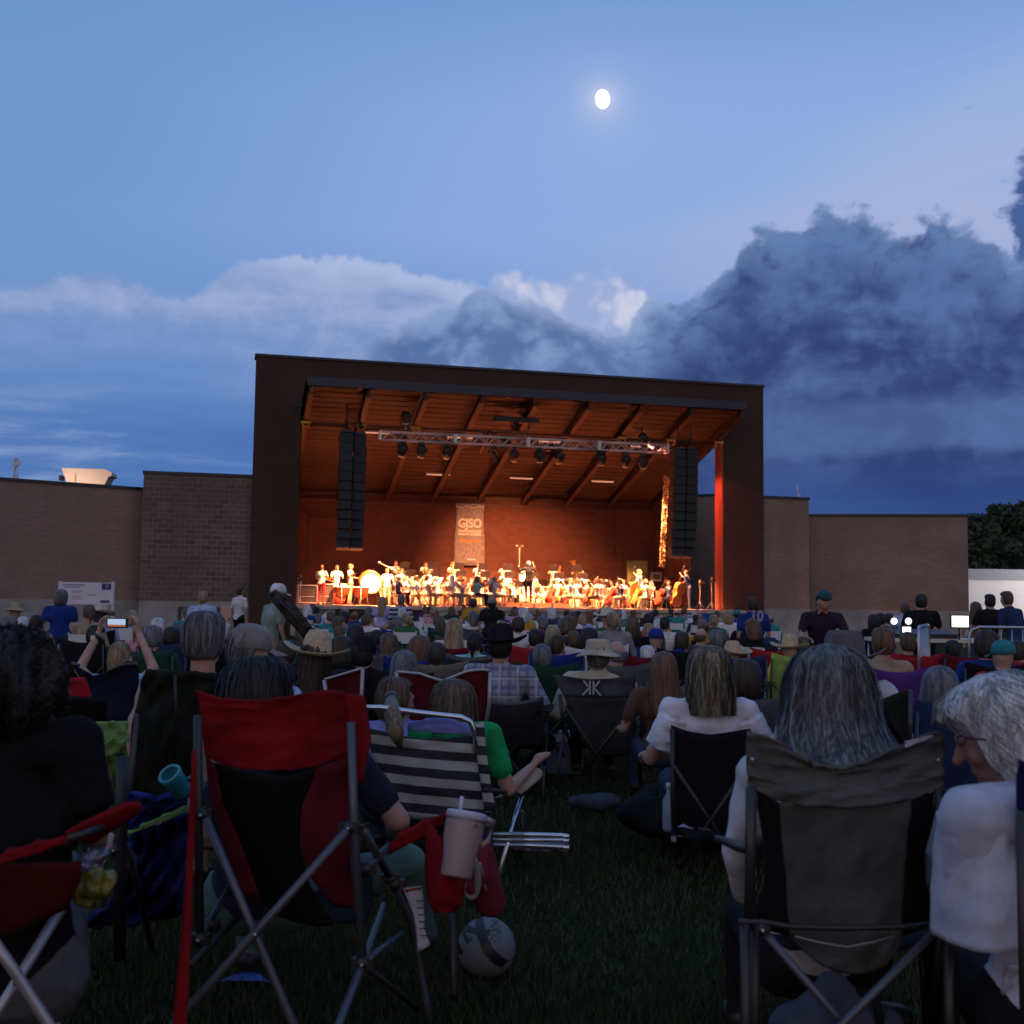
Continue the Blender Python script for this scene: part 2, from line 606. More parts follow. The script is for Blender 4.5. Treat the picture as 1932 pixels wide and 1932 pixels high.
# -------- ground
def build_ground():
    m = bpy.data.materials.new('grass_ground')
    m.use_nodes = True
    nt = m.node_tree
    b = nt.nodes['Principled BSDF']
    b.inputs['Roughness'].default_value = 0.95
    b.inputs['Specular IOR Level'].default_value = 0.1
    tc = nt.nodes.new('ShaderNodeTexCoord')
    n1 = noise_e(nt, tc.outputs['Object'], 1.3, 5)
    n2 = noise_e(nt, tc.outputs['Object'], 26, 5, 0.7)
    n3 = noise_e(nt, tc.outputs['Object'], 130, 3, 0.7)
    c = mixc(nt, n2.step(0.3, 0.7), (0.011, 0.021, 0.007), (0.034, 0.052, 0.015))
    c = mixc(nt, n1.step(0.45, 0.75) * 0.5, c, (0.050, 0.058, 0.020))
    nt.links.new(c, b.inputs['Base Color'])
    bn = nt.nodes.new('ShaderNodeBump')
    bn.inputs['Strength'].default_value = 1.0
    bn.inputs['Distance'].default_value = 0.05
    nt.links.new((n2 + n3 * 0.5).v, bn.inputs['Height'])
    nt.links.new(bn.outputs[0], b.inputs['Normal'])
    g = MB()
    # one sheet, finer near the camera
    xs = [-900, -300, -120, -60, -30, -16] + [x * 1.0 for x in range(-12, 13, 2)] + [16, 30, 60, 120, 300, 900]
    ys = [-300, -60, -10] + [float(y) for y in range(0, 22, 2)] + [26, 34, 46, 60, 90, 160, 400, 1500]
    rows = [[(x, y, 0.0) for x in xs] for y in ys]
    g.grid(rows, 0, 0, False)
    o = g.build('ground', m)
    tag(o, kind='structure')
    # lawn blades where the lawn can be seen close up
    rn = np.random.RandomState(3)
    N = 175000
    y = 2.6 + (rn.rand(N) ** 1.5) * 9.5
    x = (rn.rand(N) - 0.5) * (1.35 * y + 1.2)
    h = 0.025 + 0.035 * rn.rand(N)
    patch = np.sin(x * 2.3 + 1.1) * np.cos(y * 1.9) * 0.5 + 0.5
    h *= 0.7 + 0.6 * patch
    a = rn.rand(N) * 6.283
    w = 0.0022 + 0.0018 * rn.rand(N)
    w *= 1 + (y - 3) * 0.12
    lx, ly = (rn.rand(N) - 0.5) * 0.04, (rn.rand(N) - 0.5) * 0.04
    V = np.zeros((N, 3, 3), np.float32)
    V[:, 0] = np.stack([x - w * np.cos(a), y - w * np.sin(a), np.zeros(N)], 1)
    V[:, 1] = np.stack([x + w * np.cos(a), y + w * np.sin(a), np.zeros(N)], 1)
    V[:, 2] = np.stack([x + lx, y + ly, h], 1)
    me = bpy.data.meshes.new('grass')
    me.vertices.add(3 * N); me.vertices.foreach_set('co', V.ravel())
    me.loops.add(3 * N); me.loops.foreach_set('vertex_index', np.arange(3 * N, dtype=np.int32))
    me.polygons.add(N); me.polygons.foreach_set('loop_start', np.arange(0, 3 * N, 3, dtype=np.int32))
    gm = bpy.data.materials.new('grass_blades')
    gm.use_nodes = True
    nt = gm.node_tree
    b = nt.nodes['Principled BSDF']
    b.inputs['Roughness'].default_value = 0.6
    b.inputs['Specular IOR Level'].default_value = 0.3
    tc = nt.nodes.new('ShaderNodeTexCoord')
    n1 = noise_e(nt, tc.outputs['Object'], 60, 2)
    n0 = noise_e(nt, tc.outputs['Object'], 2.2, 3)
    c = mixc(nt, n1.step(0.35, 0.65), (0.015, 0.032, 0.008), (0.050, 0.074, 0.021))
    c = mixc(nt, n0.step(0.42, 0.62) * 0.8, c, (0.050, 0.050, 0.022))
    nt.links.new(c, b.inputs['Base Color'])
    me.materials.append(gm)
    me.update()
    me.validate()
    o = link('grass', me)
    tag(o, 'short dark lawn grass under the chairs', 'grass', kind='stuff')


build_ground()

M_PANEL = brick_mat('dark_brown_masonry', (0.075, 0.040, 0.030), (0.060, 0.034, 0.026), (0.070, 0.045, 0.036), 0.40, 0.20)
M_BRICK_N = brick_mat('dark_brick', (0.19, 0.135, 0.11), (0.115, 0.088, 0.076), (0.30, 0.25, 0.21), 0.42, 0.21, patches=0.5)
M_BRICK_W = brick_mat('tan_brick', (0.33, 0.235, 0.18), (0.27, 0.19, 0.145), (0.26, 0.20, 0.16), 0.40, 0.10, patches=0.55)
M_BRICK_S = brick_mat('stage_brick', (0.108, 0.050, 0.037), (0.086, 0.041, 0.031), (0.094, 0.048, 0.037), 0.40, 0.20, patches=0.12)
M_CONC = mat('concrete', (0.30, 0.285, 0.27), 0.9, bump=0.4, bscale=8, var=0.18, vscale=1.2)
M_COPING = mat('coping_metal', (0.030, 0.032, 0.045), 0.45, 0.3)
M_DECK = mat('ceiling_deck', (0.030, 0.015, 0.012), 0.75, var=0.15, vscale=1.5)
M_BEAM = mat('beam_steel', (0.045, 0.024, 0.019), 0.6)
M_STAGE = mat('stage_floor', (0.48, 0.34, 0.27), 0.55, var=0.12, vscale=3)
M_BLACK = mat('black_metal', (0.012, 0.012, 0.014), 0.5)
M_STEELW = mat('truss_aluminium', (0.62, 0.62, 0.63), 0.35, 0.6)
M_YEL = mat('yellow_clamp', (0.65, 0.40, 0.05), 0.5)


def ubox(mb, u0, u1, v0, v1, z0, z1, mi=0):
    """box in facade-local coordinates"""
    return mb.box(((u0 + u1) / 2, (v0 + v1) / 2, (z0 + z1) / 2), (u1 - u0, v1 - v0, z1 - z0), mi)


def build_bandshell():
    root = thing('bandshell', 'large dark brown rectangular bandshell with a glowing orange stage', 'bandshell', FO, FA)
    W, H, T = 22.617, 11.47, 0.85
    ZO = 9.62
    # portal frame, as one solid with the opening
    m = MB()
    ubox(m, 0, 1.86, 0, T, 0, H - 0.10)
    ubox(m, 20.65, W, 0, T, 0, H - 0.10)
    ubox(m, 1.86, 20.65, 0.002, T - 0.002, ZO, H - 0.10)
    m.build('portal_frame', M_PANEL, root)
    m = MB()
    ubox(m, -0.06, W + 0.06, -0.06, T + 0.06, H - 0.10, H)
    m.build('coping', M_COPING, root)
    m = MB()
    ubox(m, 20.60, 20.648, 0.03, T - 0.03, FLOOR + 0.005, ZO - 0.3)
    m.build('jamb_lit_lining', mat('jamb_lit_red', (0.28, 0.085, 0.06), 0.6), root)  # added lining: red stage light on the jamb put into its colour
    # roof slab: sloping from the raised front eave down to the back wall
    vf, vb = -2.4, 9.1
    zf, zb = 10.12, 6.92
    def ztop(v): return zf + (zb - zf) * (v - vf) / (vb - vf)
    th = 0.16
    u0, u1 = 1.96, 20.57
    poly = [(u0, vf, ztop(vf) - th), (u0, vb, ztop(vb) - th), (u0, vb, ztop(vb)), (u0, vf, ztop(vf))]
    MB().prism([(1.865, b_, c_) for _, b_, c_ in poly], (1.865, 0, 0), (u1, 0, 0)).build('roof_deck', M_DECK, root)
    # corrugation ribs of the deck, running along u
    m = MB()
    k = 0
    v = vf + 0.3
    while v < vb - 0.2:
        z = ztop(v) - th - 0.012
        ubox(m, u0 + 0.02, u1 - 0.02, v, v + 0.05, z - 0.01, z + 0.012)
        v += 0.46
    m.build('deck_ribs', M_DECK, root)
    m = MB()
    ubox(m, u0 - 0.03, u1 + 0.03, vf - 0.12, vf - 0.005, zf - 0.30, zf + 0.05)
    m.build('fascia', M_COPING, root)
    # beams, front to back
    nb = 9
    for i in range(nb):
        u = u0 + 0.12 + (u1 - u0 - 0.24) * i / (nb - 1)
        m = MB()
        a, b = vf + 0.02, vb - 0.25
        za, zb_ = ztop(a) - th - 0.002, ztop(b) - th - 0.002
        d = 0.46
        for (du0, du1, dz0, dz1) in ((-0.035, 0.035, -d + 0.05, -0.035), (-0.11, 0.11, -0.035, 0.0), (-0.11, 0.11, -d, -d + 0.05)):
            poly = [(u + du0, a, za + dz0), (u + du0, b, zb_ + dz0), (u + du0, b, zb_ + dz1), (u + du0, a, za + dz1)]
            m.prism(poly, (0, 0, 0), (du1 - du0, 0, 0))
        m.build('beam', M_BEAM, root)
    # purlin line just inside the portal and its clamps
    vp = 0.15
    zp = ztop(vp) - th - 0.5
    m = MB()
    m.tube([(u0 + 0.1, vp, zp - 0.05), (u1 - 0.1, vp, zp - 0.05)], 0.06, n=8)
    m.build('purlin', M_BEAM, root)
    for i in (0, 1, 2, 6, 7, 8):
        u = u0 + 0.12 + (u1 - u0 - 0.24) * i / (nb - 1)
        m = MB()
        m.box((u, vp - 0.12, zp - 0.02), (0.42, 0.10, 0.09))
        m.tube([(u - 0.16, vp - 0.12, zp - 0.06), (u - 0.10, vp - 0.12, zp - 0.24)], 0.025, n=6)
        m.tube([(u + 0.16, vp - 0.12, zp - 0.06), (u + 0.10, vp - 0.12, zp - 0.24)], 0.025, n=6)
        m.build('clamp', M_YEL, root)
    # back wall, side walls
    m = MB()
    ubox(m, 1.3, 21.0, 9.0, 9.3, FLOOR, 6.90)
    m.build('back_wall', M_BRICK_S, root)
    m = MB()
    ubox(m, u0, u1, 8.86, 8.995, 6.26, 6.36)
    ubox(m, u0, u1, 8.80, 8.998, 6.60, 6.72)
    m.build('ledger', M_BEAM, root)
    for s_, (a0, a1) in (('l', (1.50, 1.95)), ('r', (20.70, 21.0))):
        m = MB()
        v0 = 4.7 if s_ == 'r' else 0.86
        poly = [(a0, v0, FLOOR), (a0, 8.995, FLOOR), (a0, 8.995, ztop(9) - th - 0.02), (a0, v0, ztop(v0) - th - 0.02)]
        m.prism(poly, (0, 0, 0), (a1 - a0, 0, 0))
        m.build('side_wall', M_BRICK_S, root)
    # stage platform
    m = MB()
    ubox(m, 1.55, 21.15, -1.30, 9.0, FLOOR - 0.15, FLOOR)
    m.build('stage_floor', M_STAGE, root)
    m = MB()
    ubox(m, 1.62, 21.05, -1.22, -1.0, 0.0, FLOOR - 0.152)
    m.build('stage_front', M_CONC, root)
    # hatch / projector box on the ceiling centre
    m = MB()
    z = ztop(-0.9) - th - 0.5
    ubox(m, 9.8, 11.7, -1.25, -0.85, z - 0.05, z + 0.15)
    m.tube([(10.75, -1.05, z - 0.01), (10.75, -1.05, z - 0.16)], 0.12)
    m.build('ceiling_housing', M_BLACK, root)
    m = MB()
    for a in (10.0, 11.55):
        m.tube([(a, 0.1, zp + 0.02), (a, 2.6, ztop(2.6) - th - 0.42)], 0.045, n=6)
    m.tube([(10.0, 0.1, zp + 0.02), (11.55, 0.1, zp + 0.02)], 0.045, n=6)
    m.build('ceiling_rail', mat('rail_tan', (0.42, 0.27, 0.19), 0.6), root)
    # loose cable on the back wall, left
    m = MB()
    pts = [(2.4 + 0.16 * i, 8.93, 5.95 - 0.5 * sin(pi * i / 14)) for i in range(15)]
    m.tube(pts, 0.018, n=5)
    m.build('wall_cable', M_BLACK, root)
    for (a, z0, z1) in ((18.6, 4.0, 6.1), (2.9, 3.2, 5.6)):
        m = MB()
        m.tube([(a, 8.95, z0), (a, 8.95, z1)], 0.022, n=5)
        m.box((a, 8.93, z0), (0.18, 0.1, 0.24))
        m.build('wall_conduit', M_BEAM, root)
    # strip lights under the deck: two rows
    me = None
    for (px, py, lab) in ((868, 825, 'pink-lit strip light right behind the truss, left of the ceiling hatch'),
                          (712, 816, 'strip light level with the left end of the truss'),
                          (1040, 833, 'strip light just above the truss, right of the ceiling hatch'),
                          (1212, 842, 'strip light above the right end of the truss'),
                          (827, 895, 'leftmost strip light of the lower ceiling row'),
                          (984, 902, 'middle strip light of the lower ceiling row'),
                          (1137, 908, 'rightmost strip light of the lower ceiling row')):
        # intersect the pixel ray with the deck underside plane
        o_, d_ = Vector((0, 0, EYE)), P(px, py, 10) - Vector((0, 0, EYE))
        best = None
        for k in range(400, 640):
            t = k * 0.01
            q = o_ + d_ * t
            r = q - FO
            vv = r.dot(FV)
            e = q.z - (ztop(vv) - th - 0.10)
            if best is None or abs(e) < best[0]: best = (abs(e), q, vv)
        q = best[1]
        t_ = thing('strip_light', lab, 'ceiling light', (q.x, q.y, q.z), FA, 'strip lights on the stage ceiling')
        mm = MB(); mm.box((0, 0, 0.04), (1.16, 0.12, 0.07))
        h = mm.build('housing', mat('strip_housing', (0.5, 0.36, 0.28), 0.6), t_)
        mm = MB(); mm.box((0, 0, -0.022), (1.12, 0.09, 0.05))
        mm.build('diffuser', mat('strip_diffuser', (0.8, 0.6, 0.5), 0.4, emit=(1.0, 0.40, 0.24), estr=0.8), t_)
    return root, ztop


SHELL, ZTOP = build_bandshell()


def wall_thing(name, label, p0, p1, ztop, depth, brick, zbase=1.30, proud=0.05):
    """brick wing wall from ground point p0 to p1 (left to right), concrete plinth, dark coping"""
    p0, p1 = Vector((p0[0], p0[1], 0)), Vector((p1[0], p1[1], 0))
    d = p1 - p0
    L = d.length
    rz = atan2(d.y, d.x)
    t = thing(name, label, 'wall', p0, rz)
    ubox(MB(), 0, L, 0.0, depth, zbase, ztop - 0.12).build('brickwork', brick, t)
    ubox(MB(), 0.0, L, -proud, depth, 0.0, zbase).build('plinth', M_CONC, t)
    ubox(MB(), -0.04, L + 0.04, -0.05, depth + 0.05, ztop - 0.12, ztop).build('coping', M_COPING, t)
    return t


def g2(v): return (v.x, v.y)


w1a = S(-4.26, 0.35); w1b = S(-0.002, 0.35)
wall_thing('brick_wall', 'dark coarse brick wall section directly left of the bandshell', g2(w1a), g2(w1b), 6.5, 0.6, M_BRICK_N)
q0 = P(274, 920, 47.2); qm = P(-420, 890, 39.5)
wall_thing('brick_wall', 'lower tan brick wall at the far left with a white sign in front', g2(qm), g2(q0), 5.9, 0.5, M_BRICK_W)
w2a = S(22.62, 0.3); w2b = S(25.02, 0.3)
wall_thing('brick_wall', 'narrow tall brick wall section directly right of the bandshell', g2(w2a), g2(w2b), 6.43, 0.6, M_BRICK_W)
q1 = P(1527, 969, 54.9); q2 = P(1825, 970, 53.8)
wall_thing('brick_wall', 'long lower tan brick wall at the right beside the dark trees', g2(q1), g2(q2), 5.8, 0.5, M_BRICK_W)
# wall seen through the open side of the shell
wall_thing('brick_wall', 'brick wall seen through the open right side of the stage', g2(P(1262, 1000, 61.5)), g2(P(1400, 1000, 60.0)), 7.25, 0.5,
           M_BRICK_W)

# louvre panel and door on the left plinth
t = thing('utility_panel', 'dark louvred panel set in the pale plinth left of the bandshell', 'panel', S(-2.75, 0.28, 0.0), FA)
ubox(MB(), 0, 1.6, -0.05, 0.0, 0.12, 1.08).build('frame', mat('panel_frame', (0.06, 0.06, 0.065), 0.6), t)
mm = MB()
for k in range(9): ubox(mm, 0.08, 1.52, -0.075, -0.052, 0.2 + k * 0.095, 0.26 + k * 0.095)
mm.build('louvre', mat('panel_louvre', (0.045, 0.045, 0.05), 0.5), t)
t = thing('utility_door', 'pale pink door leaf beside the louvred panel on the plinth', 'door', S(-1.1, 0.28, 0.0), FA)
ubox(MB(), 0, 0.42, -0.06, 0.0, 0.02, 1.16).build('leaf', mat('door_pink', (0.50, 0.30, 0.26), 0.7), t)
mm = MB(); mm.box((0.36, -0.08, 0.6), (0.03, 0.05, 0.10)); mm.build('handle', M_BLACK, t)

# stuff beyond the left wall: rooftop exhaust hood lit by an added, unseen warm lamp, small lattice mast
c = P(167, 912, 50.5)
t = thing('exhaust_hood', 'cream rooftop exhaust hood with flared top above the left wall', 'exhaust hood', (c.x, c.y, 5.56), radians(8))
mh = mat('hood_cream', (0.80, 0.66, 0.54), 0.6)
mm = MB()
b_ = [(-0.85, 5.4 - 5.4), (0.85, 0.0)]
prof = [(-1.02, 1.12), (-0.95, 0.98), (-0.72, 0.5), (-0.72, 0.0), (0.72, 0.0), (0.72, 0.45), (0.95, 0.86), (1.08, 0.90), (1.08, 1.02),
        (0.75, 1.12)]
mm.prism([(x, -0.6, z * 1.24) for x, z in prof], (0, 0, 0), (0, 1.2, 0))
mm.build('body', mh, t)
mm = MB(); mm.box((-0.42, -0.63, 0.72), (0.05, 0.04, 0.80)); mm.box((0.25, -0.62, 0.45), (0.55, 0.03, 0.5)); mm.build('panel_seam', mat('hood_seam', (0.45, 0.35, 0.28), 0.7), t)
mm = MB(); mm.box((-1.06, -0.3, 0.98), (0.12, 0.5, 0.20)); mm.build('damper', M_BLACK, t)
# unseen lamp added to give the hood its warm light
t = thing('added_hood_lamp', 'unseen warm lamp added behind the left parapet to light the hood', 'lamp', (c.x - 0.3, c.y - 2.2, 5.15))
mm = MB(); mm.lathe((0, 0, 0), [(0.0, 0.0), (0.10, 0.0), (0.10, 0.06), (0.05, 0.12), (0.0, 0.12)], n=12); mm.build('housing', M_BLACK, t)
L = bpy.data.lights.new('added_hood_light', 'SPOT'); L.energy = 260; L.color = (1, 0.66, 0.45); L.spot_size = radians(90); L.shadow_soft_size = 0.1
lo = bpy.data.objects.new('added_hood_light', L); COL.objects.link(lo); lo.parent = t; lo.location = (0, 0, 0.15)
lo.rotation_euler = (radians(115), 0, 0)
c = P(29, 900, 55)
t = thing('mast', 'pale lattice mast standing behind the left wall', 'mast', (c.x, c.y, 4.4))
mm = MB()
zt = P(29, 868, 55).z - 4.4
for a in range(3):
    an = a * 2.094
    mm.tube([(0.38 * cos(an), 0.38 * sin(an), 0), (0.05 * cos(an), 0.05 * sin(an), zt)], 0.035, n=5)
    for k in range(6):
        f0, f1 = k / 6, (k + 1) / 6
        r0, r1 = 0.38 * (1 - f0) + 0.05, 0.38 * (1 - f1) + 0.05
        mm.tube([(r0 * cos(an), r0 * sin(an), zt * f0), (r1 * cos(an + 2.094), r1 * sin(an + 2.094), zt * f1)], 0.02, n=4)
mm.build('lattice', mat('mast_grey', (0.5, 0.55, 0.62), 0.5), t)
mm = MB(); mm.sphere((0, 0, zt + 0.05), 0.10); mm.box((0.0, 0, zt - 0.15), (0.35, 0.1, 0.22)); mm.build('antenna', mat('mast_grey', (0.5, 0.55, 0.62), 0.5), t)
c = P(1506, 935, 57)
t = thing('vent_pipe', 'thin pale vent pipe rising behind the wall right of the bandshell', 'pipe', (c.x, c.y, 5.2))
mm = MB(); zt = P(1506, 914, 57).z - 5.2
mm.tube([(0, 0, 0), (0, 0, zt * 0.6)], 0.06); mm.tube([(0, 0, zt * 0.6), (-0.06, 0, zt)], 0.035); mm.build('pipe', mat('vent_white', (0.6, 0.62, 0.68), 0.5), t)
mm = MB(); mm.box((0.03, 0, zt * 0.75), (0.14, 0.1, 0.14)); mm.build('cap', mat('vent_white', (0.6, 0.62, 0.68), 0.5), t)


# -------- white trailer at the right and the trees behind it
c0 = P(1822, 1160, 60); c1 = P(2100, 1160, 60)
t = thing('trailer', 'long white trailer side with grey roof at the far right', 'trailer', (c0.x, 60, 0), 0)
L_ = c1.x - c0.x
ztr = P(1880, 1094, 60).z; zrf = P(1880, 1074, 60).z
mm = MB(); mm.box((L_ / 2, 1.2, (ztr + 0.5) / 2 + 0.0), (L_, 2.4, ztr - 0.5)); mm.build('body', mat('trailer_white', (0.88, 0.86, 0.84), 0.5, var=0.04, vscale=1), t)
mm = MB(); mm.box((L_ / 2, 1.2, (ztr + zrf) / 2 + 0.002), (L_ + 0.1, 2.6, zrf - ztr)); mm.build('roof', mat('trailer_roof', (0.32, 0.35, 0.40), 0.5), t)
for k in range(3):
    mm = MB(); mm.lathe((1.5 + k * 0.9, -0.02, 0.42), [(0.0, -0.1), (0.38, -0.1), (0.42, 0.0), (0.38, 0.1), (0, 0.1)], ax=Matrix.Rotation(pi / 2, 3, 'X'), n=18)
    mm.build('wheel', M_BLACK, t)


t = thing('added_trailer_lamp', 'unseen lamp added on a mast outside the right frame edge to brighten the trailer', 'lamp', (c1.x - 1.0, 54.5, 0))  # out of view, added only to brighten the trailer side
mm = MB(); mm.tube([(0, 0, 0), (0, 0, 3.6)], 0.05); mm.build('mast', M_COPING, t)
mm = MB(); mm.box((0, 0, 3.65), (0.5, 0.2, 0.3)); mm.build('housing', M_COPING, t)
L = bpy.data.lights.new('added_trailer_beam', 'SPOT'); L.energy = 1100; L.color = (1, 0.92, 0.88); L.spot_size = radians(120); L.shadow_soft_size = 0.2
lo = bpy.data.objects.new('added_trailer_beam', L); COL.objects.link(lo); lo.parent = t; lo.location = (-0.3, 0.2, 3.65)
lo.rotation_euler = Vector((-3.5, 5.4, -2.4)).to_track_quat('-Z', 'Y').to_euler()


def leaf_tree(name, label, base, height, width, seed, n=9000, leaf=0.16, group=None, col=(0.028, 0.050, 0.020)):
    rn = np.random.RandomState(seed)
    t = thing(name, label, 'tree', base, 0, group)
    mm = MB()
    mm.tube([(0, 0, 0), (0.1, 0, height * 0.25), (0.0, 0.1, height * 0.5)], 0.2, rs=[width * 0.045, width * 0.035, width * 0.02], n=8)
    for k in range(7):
        a = k * 0.9 + rn.rand()
        mm.tube([(0, 0, height * (0.22 + 0.04 * k)), (cos(a) * width * 0.18, sin(a) * width * 0.18, height * (0.42 + 0.05 * k)),
                 (cos(a) * width * 0.34, sin(a) * width * 0.34, height * (0.55 + 0.05 * k))], 0.1, rs=[0.10, 0.06, 0.02], n=6)
    mm.build('trunk', mat('bark', (0.06, 0.045, 0.035), 0.9, bump=0.5), t)
    # leaf clumps spread through the volume
    K = 70
    cc = []
    while len(cc) < K:
        p = rn.rand(3) * 2 - 1
        if np.dot(p, p) < 1:
            cc.append((p[0] * width / 2 * (1 - 0.25 * max(0, p[2])), p[1] * width / 2, height * 0.60 + p[2] * height * 0.40))
    cc = np.array(cc)
    idx = rn.randint(0, K, n)
    r = width * (0.07 + 0.09 * rn.rand(K))[idx]
    dv = rn.randn(n, 3); dv /= np.linalg.norm(dv, axis=1)[:, None]
    pos = cc[idx] + dv * (r * rn.rand(n) ** 0.4)[:, None] * np.array([1, 1, 0.75])
    a = rn.randn(n, 3); a /= np.linalg.norm(a, axis=1)[:, None]
    b = np.cross(a, rn.randn(n, 3)); b /= np.linalg.norm(b, axis=1)[:, None]
    s = leaf * (0.6 + 0.8 * rn.rand(n))[:, None]
    V = np.stack([pos - a * s, pos + b * s * 0.5, pos + a * s, pos - b * s * 0.5], 1).reshape(-1, 3)
    me = bpy.data.meshes.new('crown')
    me.from_pydata(V.tolist(), [], np.arange(4 * n).reshape(n, 4).tolist())
    m = mat('leaves_%d' % seed, col, 0.7, var=0.6, vscale=0.8)
    me.materials.append(m)
    link('crown', me, t)
    return t


c = P(1905, 1100, 85); ht = P(1893, 957, 85).z
leaf_tree('tree', 'broad dark tree rising above the white trailer', (c.x, 85, 0), ht, 8.5, 5, 12000, 0.22)
c = P(1975, 1100, 92)
leaf_tree('tree', 'dark tree cut by the right frame edge behind the trailer', (c.x, 92, 0), ht * 1.02, 8.0, 6, 9000, 0.24)
c = P(1845, 1100, 80)
leaf_tree('tree', 'lower dark tree just right of the brick wall end', (c.x, 80, 0), ht * 0.88, 5.5, 7, 8000, 0.22)

# -------- moon
dm = 900.0
c = P(1137, 187, dm)
mm = MB()
mm.sphere((0, 0, 0), (5.9, 5.9, 7.7), n=40, m=24)
moon = mm.build('moon', mat('moon', (1, 1, 1), 1.0, emit=(1.0, 0.96, 0.90), estr=1.8), None, c)
moon.rotation_euler = (0, radians(-6), 0)
tag(moon, 'bright nearly full moon in the blue evening sky', 'moon')

# ============================================================ PEOPLE
def rotm(yaw=0, pitch=0, roll=0):
    """head/torso orientation: yaw about z (positive = turn to the left), pitch forward (nose down), roll to the right"""
    return Matrix.Rotation(yaw, 3, 'Z') @ Matrix.Rotation(-pitch, 3, 'X') @ Matrix.Rotation(roll, 3, 'Y')


